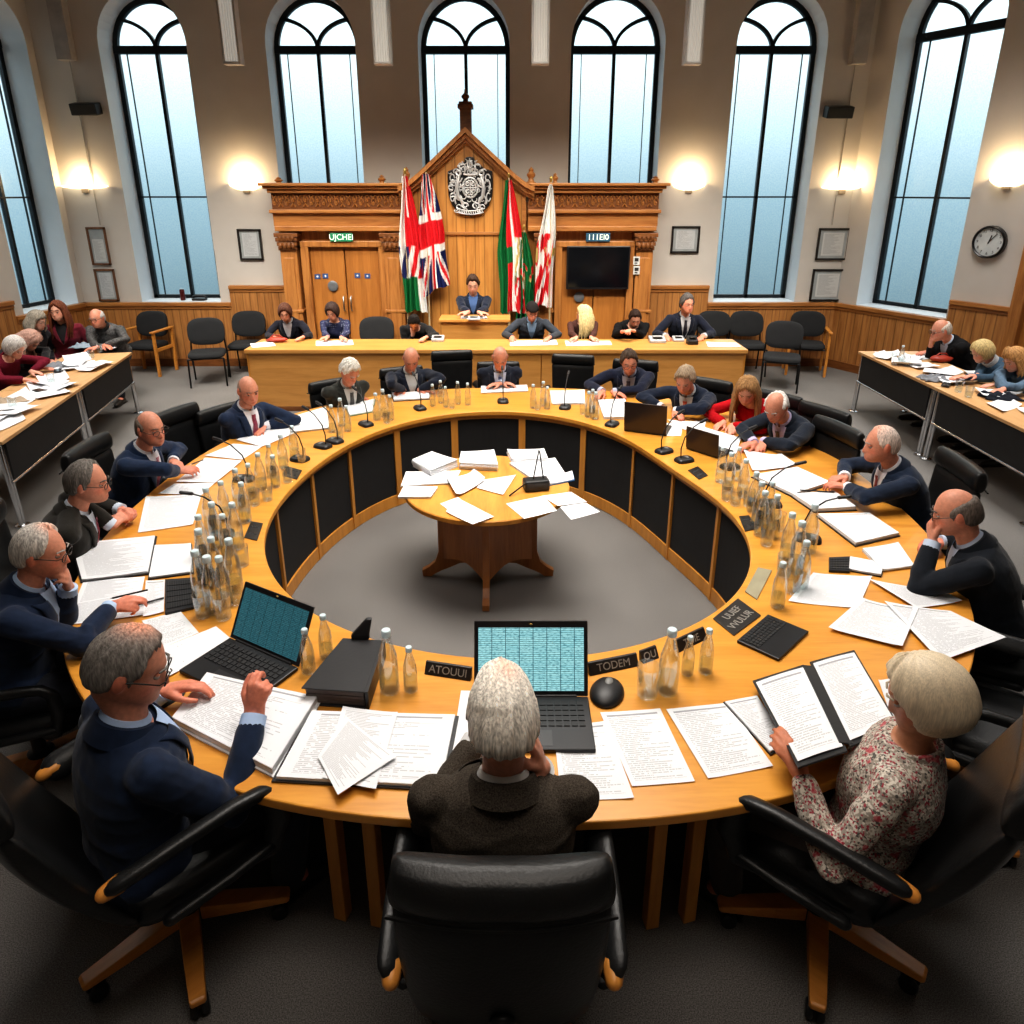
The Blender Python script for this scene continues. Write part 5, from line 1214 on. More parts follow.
seat_person('man in glasses and dark suit pressing a fist to his mouth on the right', 957, 512, zh=1.12, s=.99, seat=.42, turn=0, head=(20, -2, 0), L=dict(rel=(-.012, .128, -.078), f=(.35, .2, .6), n=(-.1, .9, .1), curl=1.0, ex=.5, ey=.35, ez=-.8), Rh=Hs(931, 543, .81, f=(-.5, .7, 0), curl=.8), hair=('bald', .009, (.15,.125,.11)), jacket=(.011,.014,.020), shirt=(.48,.56,.70), glasses=True, vox=.006, chair='black leather swivel chair behind the man with a fist at his mouth')
def floral():
    m, nt, b, N, L = nodes('flowered blouse cloth')
    tc = N('ShaderNodeTexCoord'); v = N('ShaderNodeTexVoronoi'); v.inputs['Scale'].default_value = 170; L(tc.outputs['Object'], v.inputs[0])
    r = ramp(N, [(0, (.30,.26,.22)), (.34, (.60,.55,.48)), (.60, (.09,.08,.07)), (.7, (.48,.43,.36)), (.86, (.30,.03,.05))]); r.color_ramp.interpolation = 'CONSTANT'
    sp_ = N('ShaderNodeSeparateColor'); L(v.outputs['Color'], sp_.inputs[0]); L(sp_.outputs[0], r.inputs[0])
    n = N('ShaderNodeTexNoise'); n.inputs['Scale'].default_value = 21; L(tc.outputs['Object'], n.inputs[0]); r2 = ramp(N, [(.62, (0,0,0)), (.66, (1,1,1))]); L(n.outputs[0], r2.inputs[0])
    mx = N('ShaderNodeMix', data_type='RGBA'); L(r2.outputs[0], mx.inputs[0]); L(r.outputs[0], mx.inputs[6]); mx.inputs[7].default_value = (.50,.05,.08,1)
    m2 = N('ShaderNodeMix', data_type='RGBA'); m2.inputs[0].default_value = .25; L(mx.outputs[2], m2.inputs[6]); L(r.outputs[0], m2.inputs[7])
    L(m2.outputs[2], b.inputs['Base Color']); b.inputs['Roughness'].default_value = .7; return m
seat_person('woman with ash blonde bob in flowered blouse holding an open black folder', 927, 694, zh=1.155, yaw=50, s=1.04, seat=.36, free_elbows=True, chs=1.04, chf=.10, recl=True, fem=True, head=(26, 14, 0), L=Hs(788, 752, .86, f=(.3, .75, .5), n=(-.5, -.3, .6), curl=.55), Rh=Hs(852, 737, .86, f=(-.6, .6, .5), n=(.4, -.3, .7), curl=.5), hair=('bob', .020, (.70,.59,.43)), jmat=floral(), neck='round', skin='tan', vox=.006, trousers=(.05,.04,.035), chair='large black leather swivel chair with orange wooden base, front right of the picture')
# chairs with nobody in them
def empty_chair(px, py, z, label, turn=0):
    p = at(px, py, z); exec_chair(p.x, p.y, face_yaw(p.x, p.y)+R(turn), label).scale = ((.82 if py < 420 else .88 if py < 600 else .95),)*3
empty_chair(455, 385, .60, 'empty black leather swivel chair left of the bald man with folded hands')
empty_chair(570, 390, .60, 'empty black leather swivel chair right of the bald man with folded hands')
empty_chair(204, 462, .60, 'empty black swivel chair between the pink tie man and the bald maroon tie man')
empty_chair(803, 478, .60, 'empty black swivel chair between the lilac shirt man and the clasped hands man')
empty_chair(1003, 705, .55, 'empty black swivel chair between the fist man and the woman in flowered blouse', 12)
# people at the long bench and the podium
def bench_person(label, px, py, Y, **kw):
    z = onY(px, py, Y).z; return person(label, px, py, z, kw.pop('yaw', 180), **kw)
BN = dict(vox=.0085)
def spotted():
    m, nt, b, N, L = nodes('blue spotted cloth'); tc = N('ShaderNodeTexCoord'); v = N('ShaderNodeTexVoronoi'); v.inputs['Scale'].default_value = 38; v.inputs['Randomness'].default_value = .35; L(tc.outputs['Object'], v.inputs[0])
    r = ramp(N, [(.20, (.30,.33,.42)), (.26, (.016,.022,.070))]); L(v.outputs['Distance'], r.inputs[0]); L(r.outputs[0], b.inputs['Base Color']); b.inputs['Roughness'].default_value = .8; return m
bench_person('woman with brown hair in a dark jacket looking down, left end of the long bench', 285, 312, 9.12, s=.92, fem=True, head=(28, 8, 0), L=Hs(300, 338, .82), Rh=Hs(275, 338, .82), hair=('bob', .022, (.10,.045,.03)), jacket=(.012,.013,.022), neck='open', shirt=(.5,.48,.5), skin='fair', **BN)
bench_person('woman with dark hair in a blue spotted top writing at the long bench', 332, 311, 9.12, s=.92, fem=True, head=(32, -8, 0), L=Hs(343, 340, .82, f=(-.6, .5, 0)), Rh=Hs(325, 340, .82, f=(.5, .6, 0)), hair=('bob', .024, (.05,.032,.028)), jmat=spotted(), neck='round', skin='fair', **BN)
bench_person('person in black with head bowed low over the bench, left of the podium', 414, 322, 9.05, s=.90, head=(58, 0, 0), L=Hs(424, 338, .83), Rh=dict(rel=(.02, .10, -.12), f=(-.2, .2, .8), n=(.2, .9, 0), curl=.9), hair=('full', .016, (.02,.017,.016)), jacket=(.012,.012,.013), neck='round', skin='fair', **BN)
bench_person('man with tousled dark hair in navy suit presiding at the raised podium', 473, 284, 9.78, s=1.0, seat=.62, head=(22, 0, 0), L=Hs(479, 318, 1.02, f=(-.9, .3, 0)), Rh=Hs(468, 318, 1.02, f=(.9, .3, 0)), elbow=(.7, -.4, -.5), hair=('full', .020, (.06,.035,.025)), jacket=(.010,.016,.034), shirt=(.06,.11,.24), neck='open', skin='fair', **BN)
bench_person('man in a dark knitted cap and slate jacket at the bench, right of the podium', 532, 311, 9.1, s=.96, head=(24, 10, 0), L=Hs(548, 338, .82), Rh=Hs(512, 338, .82, f=(.1, .9, 0)), hair=('short', .010, (.05,.04,.035)), cap=(.022,.02,.02), jacket=(.035,.042,.055), shirt=(.25,.38,.56), neck='open', glasses=True, skin='ruddy', **BN)
bench_person('blonde woman in a brown patterned jumper turning her head away from the bench', 584, 314, 9.1, s=.92, fem=True, head=(8, -110, 0), L=Hs(594, 340, .82, f=(-.6, .5, 0)), Rh=Hs(574, 340, .82, f=(.6, .5, 0)), hair=('long', .022, (.62,.50,.26)), jacket=(.075,.035,.03), jkind='tweed', neck='round', skin='fair', **BN)
bench_person('bearded person in black crouched low over the bench with hands together', 635, 318, 9.08, s=.95, head=(34, 0, 0), L=Hs(631, 330, .92, f=(.5, .4, .2), curl=.9), Rh=Hs(625, 331, .92, f=(-.3, .5, .2), curl=.9), hair=('full', .014, (.035,.02,.016)), jacket=(.010,.010,.011), jkind='knit', neck='round', beard=(.10,.045,.03), skin='fair', **BN)
lm_ = bench_person('grey-haired man in navy suit with white lanyard, right end of the bench', 687, 304, 9.15, s=1.0, head=(6, 14, 0), L=Hs(702, 337, .82), Rh=Hs(667, 337, .82, f=(.1, .9, 0)), hair=('full', .018, (.10,.09,.085)), jacket=(.011,.014,.027), shirt=(.5,.5,.52), tie=(.02,.02,.03), skin='ruddy', lanyard=True, **BN)
# visitors at the side tables
def camo_mat():
    m, nt, b, N, L = nodes('mottled grey padded cloth'); tc = N('ShaderNodeTexCoord'); n = N('ShaderNodeTexNoise'); n.inputs['Scale'].default_value = 34; n.inputs['Detail'].default_value = 4; n.inputs['Distortion'].default_value = 2.5; L(tc.outputs['Object'], n.inputs[0])
    r = ramp(N, [(.40, (.012,.012,.013)), (.5, (.05,.05,.05)), (.56, (.16,.155,.15)), (.62, (.03,.03,.03))]); L(n.outputs[0], r.inputs[0]); L(r.outputs[0], b.inputs['Base Color']); b.inputs['Roughness'].default_value = .7; return m
person('woman with long auburn hair in burgundy jacket, far end of the left side table', 58, 311, 1.20, 196, s=.98, fem=True, head=(4, -10, 0), L=dict(lap=True), Rh=dict(lap=True), hair=('long', .022, (.14,.045,.022)), jacket=(.14,.014,.026), neck='open', shirt=(.02,.018,.02), skin='fair', vox=.0075)
person('grey-haired man in a mottled black and grey jacket beside the auburn-haired woman', 97, 318, 1.10, 186, s=.96, head=(10, -10, 4), L=Hs(107, 346, .79, f=(-.7, .5, 0)), Rh=Hs(92, 348, .79, f=(.7, .5, 0)), hair=('bald', .012, (.42,.40,.38)), jmat=camo_mat(), neck='cowl', shirt=(.03,.03,.03), glasses=True, skin='ruddy', vox=.0075)
person('white-haired woman in a maroon jumper bent over the left side table', 15, 347, 1.07, -96, s=.94, fem=True, head=(42, -6, 0), L=Hs(36, 372, .80, f=(0, .9, 0)), Rh=Hs(30, 380, .80, f=(0, .9, 0)), hair=('bob', .018, (.56,.52,.48)), jacket=(.15,.014,.028), jkind='knit', neck='round', skin='fair', vox=.0075)
person('person with a faded pink headscarf bowing over the left side table', 30, 340, 1.02, -84, s=.94, fem=True, head=(56, 0, 0), L=Hs(50, 362, .79, f=(0, .9, 0)), Rh=Hs(46, 368, .79, f=(0, .9, 0)), hair=('long', .024, (.46,.28,.22)), jacket=(.014,.013,.014), neck='round', skin='fair', vox=.0075)
person('grey-haired person half hidden behind the auburn-haired woman', 37, 320, 1.14, -100, s=.94, head=(26, 0, 0), L=dict(lap=True), Rh=dict(lap=True), hair=('shag', .016, (.30,.27,.22)), jacket=(.02,.02,.025), neck='round', skin='pale', vox=.009)
person('bald elderly man in black jumper, hand at mouth, at the right side table', 941, 330, 1.10, 92, s=1.0, head=(18, -4, 0), L=Hs(926, 352, .80, f=(0, .9, 0)), Rh=dict(rel=(.01, .115, -.10), f=(-.2, .2, .8), n=(.1, .9, .1), curl=.95, ex=.4), hair=('bald', .012, (.50,.44,.38)), jacket=(.014,.014,.015), jkind='knit', neck='open', shirt=(.48,.54,.64), glasses=True, vox=.0075)
person('woman with short blonde hair in grey blue jumper at the right side table', 982, 351, 1.03, 92, s=.93, fem=True, head=(36, -4, 0), L=Hs(958, 377, .80, f=(0, .9, 0)), Rh=Hs(968, 384, .80, f=(0, .9, 0)), hair=('bob', .022, (.55,.42,.20)), jacket=(.050,.085,.125), jkind='knit', neck='cowl', shirt=(.5,.5,.5), skin='fair', vox=.0075)
person('woman with curly light brown hair in a pale blue jumper at the right picture edge', 1015, 359, 1.06, 94, s=.95, fem=True, head=(34, 0, 0), L=Hs(990, 385, .80, f=(0, .9, 0)), Rh=Hs(998, 390, .80, f=(0, .9, 0)), hair=('shag', .026, (.46,.25,.10)), jacket=(.12,.18,.25), jkind='knit', neck='round', skin='fair', vox=.0075)
# ------------------------------------------------------------------ papers
PM = {k: paper_mat('printed paper '+k, k) for k in ('text', 'form', 'list', 'sparse', 'blank')}
M_SHEET = mat('white paper edge', (.74,.75,.77), .7, var=.03); M_BLKF = mat('black folder card', (.014,.014,.016), .45, bump=.05)
def quad_solid(g, P, z0, z1, inset=0):
    V = [Vector((p.x, p.y, z)) for z in (z0, z1) for p in P]; g.add(V, [(3,2,1,0),(4,5,6,7),(0,1,5,4),(1,2,6,5),(2,3,7,6),(3,0,4,7)])
def quad_at(c, z, zs=None): return [at(a, b_, z if zs is None else zs[i]) for i, (a, b_) in enumerate(c)]
def sheet_grid(P, z, curl=.004, seed=0, nu=8, nv=10):
    r = random.Random(seed); k1, k2 = r.uniform(0, 6), r.uniform(0, 6); cu = r.uniform(.3, 1)
    def fn(u, v):
        a = P[0]*(1-u)+P[1]*u; b_ = P[3]*(1-u)+P[2]*u; p = a*v+b_*(1-v)
        return Vector((p.x, p.y, (p.z if hasattr(p, 'z') and z is None else z)+.0012+curl*cu*(math.sin(u*4+k1)*math.sin(v*3+k2)*.5+.5)+curl*1.5*(abs(u-.5)*2)**4*abs(math.sin(k1))))
    g = G(); g.grid(fn, nu, nv); return g
_z = {}
def paper(label, c, kind='text', z=.7515, th=0.0, curl=.003, group=None, name='paper_sheet', cat='paper', folder=None):
    """one sheet or a stack lying flat; c: its corners in the picture, head edge first"""
    P = quad_at(c, z+th); cen = sum(P, Vector())/4; cen.z = z
    if th < .004 and folder is None:
        g = sheet_grid([p-cen for p in P], th-.0005, curl, len(label)); o = tag(g.build(name, PM[kind], None, 180, loc=cen, fix=False), label, cat, group); return o
    root = thing(name if folder is None else 'open_folder', label, cat if folder is None else 'folder', cen, 0, group)
    if folder is not None:
        k = 1.05; g = G(); quad_solid(g, [(p-cen)*k for p in P], .0, .006); g.build('cover', folder, root)
        g = G(); quad_solid(g, [(p-cen) for p in P], .0062, max(th, .010)); g.build('pages', M_SHEET, root); th = max(th, .010)
    else:
        g = G(); n = max(2, int(th/.012)); rr = random.Random(len(label))
        for i in range(n): off = Vector((rr.uniform(-.006, .006), rr.uniform(-.006, .006), 0)); quad_solid(g, [(p-cen)*rr.uniform(.97, 1.0)+off for p in P], th*i/n, th*(i+.82)/n)
        g.build('pages', M_SHEET, root)
    g = sheet_grid([p-cen for p in P], th+.0006, curl, len(label)); g.build('top_sheet', PM[kind], root, 180, fix=False); return root
# near side of the ring
paper('long white sheet under the left elbow of the man in tweed', [(461,691),(490,691),(484,770),(449,768)], 'blank')
paper('printed form just right of the man in tweed, closest to his raised hand', [(553,725),(606,722),(634,799),(561,801)], 'form', curl=.004)
paper('printed form second to the right of the man in tweed', [(600,713),(660,709),(695,782),(632,787)], 'form')
paper('printed form beside the folder pile of the woman in flowered blouse', [(666,710),(728,703),(773,767),(708,779)], 'form')
paper('open black folder of typed pages left of the man in tweed', [(312,711),(455,715),(441,786),(276,777)], 'form', th=.016, folder=M_BLKF)
paper('loose white sheet lying squarely on the open folder left of the man in tweed', [(343,707),(398,713),(376,790),(322,778)], 'text', z=.772)
paper('tilted handwritten sheet topmost on the open folder left of the man in tweed', [(346,717),(397,757),(338,796),(318,757)], 'text', z=.779)
paper('thick open white binder of forms in front of the man raising a pen', [(207,673),(317,697),(272,769),(172,718)], 'form', th=.03, folder=M_SHEET)
paper('plain sheet with a chart beside the left laptop, further from it', [(142,621),(180,611),(199,633),(158,650)], 'sparse')
paper('blank white sheet tucked beside the front edge of the left laptop', [(158,650),(216,627),(233,641),(167,678)], 'blank', z=.754)
# left side
paper('printed page under the elbow of the chin-resting man, upper one', [(84,581),(145,577),(140,602),(70,614)], 'text')
paper('slanted page under the pen of the chin-resting man', [(72,604),(150,590),(160,613),(62,626)], 'text', z=.754)
paper('narrow printed page beside the flat keyboard on the left', [(146,581),(165,580),(164,612),(143,617)], 'list', z=.756)
paper('wide open report in front of the striped tie man, nearer the camera', [(72,544),(155,536),(148,572),(82,580)], 'text', th=.012, folder=M_BLKF)
paper('black framed document wallet with one white page on the left of the ring', [(155,546),(191,544),(193,572),(149,578)], 'blank', th=.008, folder=M_BLKF)
paper('printed page right by the clasped hands of the striped tie man', [(146,497),(202,494),(193,525),(138,533)], 'text')
paper('printed sheet between the clasped hands man and the pink tie man', [(158,494),(174,484),(215,483),(202,495)], 'text', z=.754)
paper('pale sheet in front of the pink tie man, under his fingers', [(176,482),(205,458),(242,461),(215,483)], 'sparse', z=.757)
paper('white sheet curling between the pink tie man and the bald maroon tie man', [(205,456),(233,444),(262,447),(242,460)], 'blank')
paper('white sheet under the hand of the bald maroon tie man', [(236,440),(268,423),(312,426),(262,447)], 'blank', z=.755)
paper('white sheets stacked right of the bald maroon tie man', [(287,418),(326,407),(329,428),(291,432)], 'blank', th=.012)
# far side
paper('green edged folder in front of the white-haired man in dark grey', [(345,405),(375,399),(372,411),(350,415)], 'sparse', th=.012, folder=mat('green folder', (.10,.20,.12), .5))
paper('open file in front of the bald man in open pale shirt', [(392,393),(429,391),(429,398),(394,400)], 'text', th=.014, folder=M_BLKF)
paper('papers under the folded hands of the bald man in blue tie', [(481,386),(527,385),(528,391),(481,393)], 'text', th=.006)
paper('ring-bound papers before the empty chair right of the folded hands man', [(550,391),(585,390),(584,403),(552,404)], 'text', th=.010)
paper('thick white report in front of the dark-haired man in glasses', [(598,400),(625,399),(632,417),(604,417)], 'list', th=.022)
paper('white page under the hands of the curly-haired man', [(656,424),(683,422),(681,436),(660,436)], 'text')
# right side
paper('white page between the curly-haired man and the woman in red', [(667,420),(706,422),(704,430),(684,430)], 'blank', z=.754)
paper('typed pages in front of the woman in red', [(700,426),(741,438),(736,454),(709,444)], 'text', th=.006)
paper('white roll of plans beside the lilac shirt man', [(742,450),(781,456),(797,467),(752,472)], 'blank', z=.754, curl=.012)
paper('left leaf of the open binder before the clasped hands man', [(753,475),(797,467),(830,482),(793,494)], 'sparse', th=.020, folder=M_BLKF)
paper('right leaf of the open binder before the clasped hands man', [(793,494),(834,491),(856,507),(815,509)], 'list', th=.024, folder=M_BLKF)
paper('large open report between the clasped hands man and the fist man', [(818,514),(869,513),(899,533),(856,543)], 'list', th=.020, folder=M_BLKF)
paper('white booklet below the elbow of the fist man', [(862,549),(898,543),(914,566),(882,570)], 'blank', th=.012)
paper('wide loose sheet nearest the glass bottles on the right', [(813,574),(872,577),(858,609),(788,602)], 'text', curl=.008)
paper('loose sheet close to the fist man, top right of the heap', [(868,580),(944,593),(962,602),(915,609)], 'text', z=.756, curl=.008)
paper('broad sheet in front of the woman in flowered blouse, left of the heap', [(862,600),(918,610),(902,648),(828,629)], 'list', z=.760, curl=.008)
paper('broad sheet hanging over the table edge on the right of the heap', [(884,602),(950,612),(1006,638),(940,662)], 'list', z=.764, curl=.008)
paper('black folder of forms lying under the held folder of the woman in flowered blouse', [(725,702),(757,696),(787,742),(770,752)], 'form', th=.010, folder=M_BLKF)
paper('white page showing behind the ash blonde hair of the woman in flowered blouse', [(878,681),(892,678),(905,720),(893,724)], 'blank')
# folder held open by the woman
def held_folder():
    A = [at(756,683,.80), at(803,668,.82), at(843,747,.90), at(798,762,.90)]; B = [at(813,664,.82), at(854,653,.80), at(896,724,.885), at(850,741,.90)]
    cen = sum(A+B, Vector())/8; r = thing('open_folder', 'open black folder with two printed pages held up by the woman in flowered blouse', 'folder', cen)
    for nm, Q, k in (('left_cover', A, 'form'), ('right_cover', B, 'list')):
        m = sum(Q, Vector())/4; n = (Q[1]-Q[0]).cross(Q[3]-Q[0]).normalized(); n = n if n.z > 0 else -n
        g = G(); e = [m+(q-m)*1.09-cen for q in Q]; V = [p-n*t for t in (.006, .0) for p in e]; g.add(V, [(3,2,1,0),(4,5,6,7),(0,1,5,4),(1,2,6,5),(2,3,7,6),(3,0,4,7)]); c = g.build(nm, M_BLKF, r)
        g = G(); g.grid(lambda u, v: ((Q[0]*(1-u)+Q[1]*u)*v+(Q[3]*(1-u)+Q[2]*u)*(1-v))-cen+n*(.003+.003*math.sin(u*math.pi)), 6, 6); g.build('page', PM[k], c, 180, fix=False)
    g = G(); q0, q1 = (A[1]+B[0])/2-cen, (A[2]+B[3])/2-cen; g.bar(q0, q1, .045, .008); g.build('spine', M_BLKF, r, bevel=.003)
held_folder()
# on the middle table
ZC = .7015
C_ = lambda lab, c, kind='sparse', z=ZC, th=0, **k: paper(lab, c, kind, z, th, **k)
C_('stack of bound white books at the far left of the middle table', [(432,452),(458,460),(431,471),(412,460)], 'blank', th=.05)
C_('square stack of files with a blue edge at the far middle of the middle table', [(461,452),(494,450),(498,465),(459,463)], 'blank', th=.05)
C_('upright leaning papers at the far right of the middle table', [(507,450),(544,449),(548,459),(512,460)], 'blank', th=.03)
C_('broad white paper right of the stacks on the middle table', [(509,463),(555,458),(566,475),(531,478)], 'sparse', z=ZC, th=.012)
C_('blue plastic folder under the papers at the right rim of the middle table', [(546,478),(572,472),(574,480),(549,485)], 'blank', th=.006, folder=mat('blue plastic folder', (.02,.16,.45), .35))
C_('wide white sheets at the left rim of the middle table, further row', [(406,472),(461,471),(454,483),(401,486)], 'text', th=.008)
C_('white booklet at the left rim of the middle table, nearer row', [(404,486),(438,487),(431,497),(398,497)], 'blank', th=.012)
C_('crumpled paper in the middle of the heap on the middle table', [(446,480),(474,473),(485,482),(456,498)], 'sparse', z=ZC+.006, curl=.02)
C_('white sheet beside the black conference unit on the middle table', [(483,480),(516,475),(503,495),(477,488)], 'sparse', z=ZC+.004)
C_('folded grey leaflet at the front left of the middle table', [(440,504),(458,497),(476,515),(462,520)], 'text', z=ZC)
C_('white sheet at the front left edge of the middle table, topmost', [(457,498),(494,517),(473,525),(446,512)], 'text', z=ZC+.006)
C_('white sheet at the front right of the middle table', [(506,504),(543,496),(557,511),(524,519)], 'sparse')
C_('white sheet overhanging the right rim of the middle table, further', [(541,496),(571,492),(587,502),(558,506)], 'blank', z=ZC+.004, curl=.001)
C_('white sheet overhanging the right rim of the middle table, nearer', [(560,507),(586,503),(600,512),(571,520)], 'blank', z=ZC+.002, curl=.001)
p = at(536, 489, ZC); r = thing('conference_unit', 'black conference box with two thin aerials on the middle table', 'conference unit', (p.x, p.y, ZC), R(12))
g = G(); g.b2(-.085, .085, -.05, .05, 0, .075); g.build('casing', M_CHB, r, bevel=.012)
for e, f_ in (((-.02, .0, .07), (.03, .05, .26)), ((.05, 0, .07), (.035, .05, .25)), ((-.085, -.02, .05), (-.20, -.08, .004))): g = G(); g.tube([e, f_], .005, 6); g.build('aerial', M_CHB, r, 60)
# ------------------------------------------------------------------ laptops, keyboards, binder
M_LAP = mat('laptop shell', (.020,.020,.022), .35, .3); M_KEY = mat('laptop keys', (.010,.010,.011), .6); M_LIDB = mat('brown black laptop lid', (.030,.020,.018), .3)
def sheet_screen(name, dark):
    m, nt, b, N, L = nodes(name); uv = N('ShaderNodeUVMap'); mp = N('ShaderNodeMapping'); L(uv.outputs[0], mp.inputs[0])
    br = N('ShaderNodeTexBrick'); br.offset = 0; br.inputs['Scale'].default_value = 1; br.inputs['Mortar Size'].default_value = .0035; br.inputs['Brick Width'].default_value = .13; br.inputs['Row Height'].default_value = .034
    cols = ((.42,.78,.80), (.34,.70,.74), (.03,.12,.15)) if not dark else ((.045,.16,.19), (.035,.14,.17), (.012,.05,.06))
    for i, c in enumerate(cols): br.inputs[('Color1', 'Color2', 'Mortar')[i]].default_value = (*c, 1)
    L(mp.outputs[0], br.inputs['Vector'])
    nz = N('ShaderNodeTexNoise'); nz.inputs['Scale'].default_value = 1; mp2 = N('ShaderNodeMapping'); mp2.inputs['Scale'].default_value = (30, 60, 1); L(uv.outputs[0], mp2.inputs[0]); L(mp2.outputs[0], nz.inputs[0])
    rr = ramp(N, [(.50, (1,1,1)), (.60, (.45,.55,.58))]); L(nz.outputs[0], rr.inputs[0])
    mx = N('ShaderNodeMix', data_type='RGBA', blend_type='MULTIPLY'); mx.inputs[0].default_value = 1; L(br.outputs[0], mx.inputs[6]); L(rr.outputs[0], mx.inputs[7])
    L(mx.outputs[2], b.inputs['Emission Color']); b.inputs['Emission Strength'].default_value = .85 if not dark else .8; b.inputs['Base Color'].default_value = (.01,.01,.01,1); b.inputs['Roughness'].default_value = .25; return m
def keys(g, w, d, y0, y1, z, nx=14, ny=5):
    for j in range(ny):
        for i in range(nx):
            x0 = -w/2+w*i/nx; yy = y0+(y1-y0)*j/ny; g.b2(x0+w/nx*.10, x0+w/nx*.90, yy+(y1-y0)/ny*.1, yy+(y1-y0)/ny*.9, z, z+.003)
def laptop(label, hinge, yaw, w, d, h, open_deg, screen=None, lidm=None, z=.751):
    """origin at the middle of the hinge; the user sits at -y"""
    r = thing('laptop', label, 'laptop', (hinge.x, hinge.y, z), yaw)
    g = G(); g.b2(-w/2, w/2, -d, 0, 0, .018); b_ = g.build('base', M_LAP, r, bevel=.004)
    g = G(); keys(g, w*.90, d, -d*.60, -d*.10, .0182); g.build('keyboard', M_KEY, r)
    g = G(); g.b2(-w*.16, w*.16, -d*.94, -d*.66, .0178, .0188); g.build('touchpad', mat('touchpad', (.03,.03,.033), .3), r)
    a = R(open_deg-90); U = Vector((0, math.sin(a), math.cos(a))); Nn = Vector((0, -math.cos(a), math.sin(a)))
    M = Matrix((Vector((1,0,0)), -Nn, U)).transposed()
    g = G(); g.box(Vector((0, .004, .016))+U*(h/2), (w, .010, h), M); ld = g.build('lid', lidm or M_LAP, r, bevel=.003)
    g = G(); o = Vector((0, .004, .016))+Nn*.0062
    g.grid(lambda u, v: o+Vector((1,0,0))*(u-.5)*w*.93+U*(h*.07+h*.84*v), 1, 1); g.build('screen', screen or mat('tv screen', (.004,.005,.007), .12), ld, fix=False)
    g = G(); g.ball(o+U*h*.955, (.007, .003, .004), None, 8, 6); g.build('webcam', mat('brass', (.55,.38,.12), .3, .9), ld)
    g = G(); g.tube([(-w*.4, .002, .016), (w*.4, .002, .016)], .008, 8); g.build('hinge', M_CHB, r, 60)
S_LIGHT = sheet_screen('spreadsheet screen', False); S_DIM = sheet_screen('dim spreadsheet screen', True)
hl, hr = at(474, 697, .765), at(588, 697, .765); laptop('open laptop with a bright spreadsheet in front of the man in tweed', (hl+hr)/2, 0, (hr-hl).length, .27, .285, 112, S_LIGHT)
hl, hr = at(230, 638, .765), at(298, 668, .765); d_ = hr-hl; laptop('open laptop with a dim teal spreadsheet beside the man raising a pen', (hl+hr)/2, math.atan2(d_.y, d_.x), d_.length, .25, .245, 118, S_DIM)
p = at(645, 432, .765); laptop('laptop with a tall dark lid seen from behind, before the curly-haired man', p, face_yaw(p.x, p.y)+.35, .34, .24, .25, 100, None, M_LIDB)
p = at(702, 452, .765); laptop('smaller dark laptop seen from behind, before the woman in red', p, face_yaw(p.x, p.y)+.25, .28, .20, .17, 95, None, M_LIDB)
def flat_keyboard(label, c, half=True):
    P = quad_at(c, .765); cen = sum(P, Vector())/4; cen.z = .751; P = [p-cen for p in P]; r = thing('keyboard', label, 'keyboard', cen)
    g = G(); quad_solid(g, P, 0, .014); g.build('base', M_LAP, r, bevel=.003)
    g = G(); v0, v1 = (.50, .95) if half else (.08, .92)
    for j in range(5):
        for i in range(12):
            q = []
            for a, b_ in ((.1, .1), (.9, .1), (.9, .9), (.1, .9)):
                u = .05+.9*(i+a)/12; v = v0+(v1-v0)*(j+b_)/5; q.append((P[0]*(1-u)+P[1]*u)*v+(P[3]*(1-u)+P[2]*u)*(1-v))
            quad_solid(g, q, .0142, .0168)
    g.build('keys', M_KEY, r)
flat_keyboard('flat black keyboard base lying on the bare wood near the woman in flowered blouse', [(737,640),(768,614),(809,631),(779,659)])
flat_keyboard('flat black keyboard beside the papers of the chin-resting man', [(165,579),(195,577),(198,606),(165,613)], False)
flat_keyboard('dark keyboard under a white page before the fist man', [(829,557),(850,556),(850,571),(829,570)], False)
paper('white covered document beside the dark keyboard before the fist man', [(850,557),(884,563),(881,575),(849,569)], 'blank', th=.012, folder=M_BLKF)
def lever_binder():
    P = quad_at([(343,639),(381,641),(364,691),(303,687)], .83); cen = sum(P, Vector())/4; cen.z = .751; P = [p-cen for p in P]; r = thing('ring_binder', 'thick black closed ring binder between two groups of bottles at the front', 'binder', cen)
    P = [Vector((p.x, p.y, 0)) for p in P]
    for nm, z0, z1, k in (('lower_cover', 0, .006, 1.04), ('upper_cover', .074, .080, 1.04)): g = G(); quad_solid(g, [p*k for p in P], z0, z1); g.build(nm, M_BLKF, r, bevel=.002)
    g = G()
    for i in range(5): quad_solid(g, [p*(.96-.01*(i % 2)) for p in P], .0065+.0133*i, .0065+.0133*(i+.85))
    g.build('pages', mat('grey brown pages', (.16,.13,.12), .8), r)
    g = G(); a, b_ = P[1]*1.04, P[2]*1.04; n = (b_-a).normalized().cross(Vector((0,0,1))); g.add([a, b_, b_+Vector((0,0,.08)), a+Vector((0,0,.08)), a-n*.012, b_-n*.012, b_-n*.012+Vector((0,0,.08)), a-n*.012+Vector((0,0,.08))], [(0,1,2,3),(7,6,5,4),(0,4,5,1),(3,2,6,7),(0,3,7,4),(1,5,6,2)]); g.build('spine', M_BLKF, r)
    g = G(); m = (P[0]+P[1])/2; 
    g.loft([[m+Vector((dx, dy, z)) for dx, dy in ((-.045, 0), (.03, 0), (.03, .02), (-.045, .02))] for z in (.078, .10)]+[[m+Vector((dx+.03, dy+.02, .165)) for dx, dy in ((-.012, 0), (.012, 0), (.012, .02), (-.012, .02))]]); g.build('raised_flap', M_BLKF, r, bevel=.006)
lever_binder()
p = at(607, 692, .76); r = thing('computer_mouse', 'large black rounded computer mouse with grey wheel right of the spreadsheet laptop', 'mouse', (p.x, p.y, .751), R(-20))
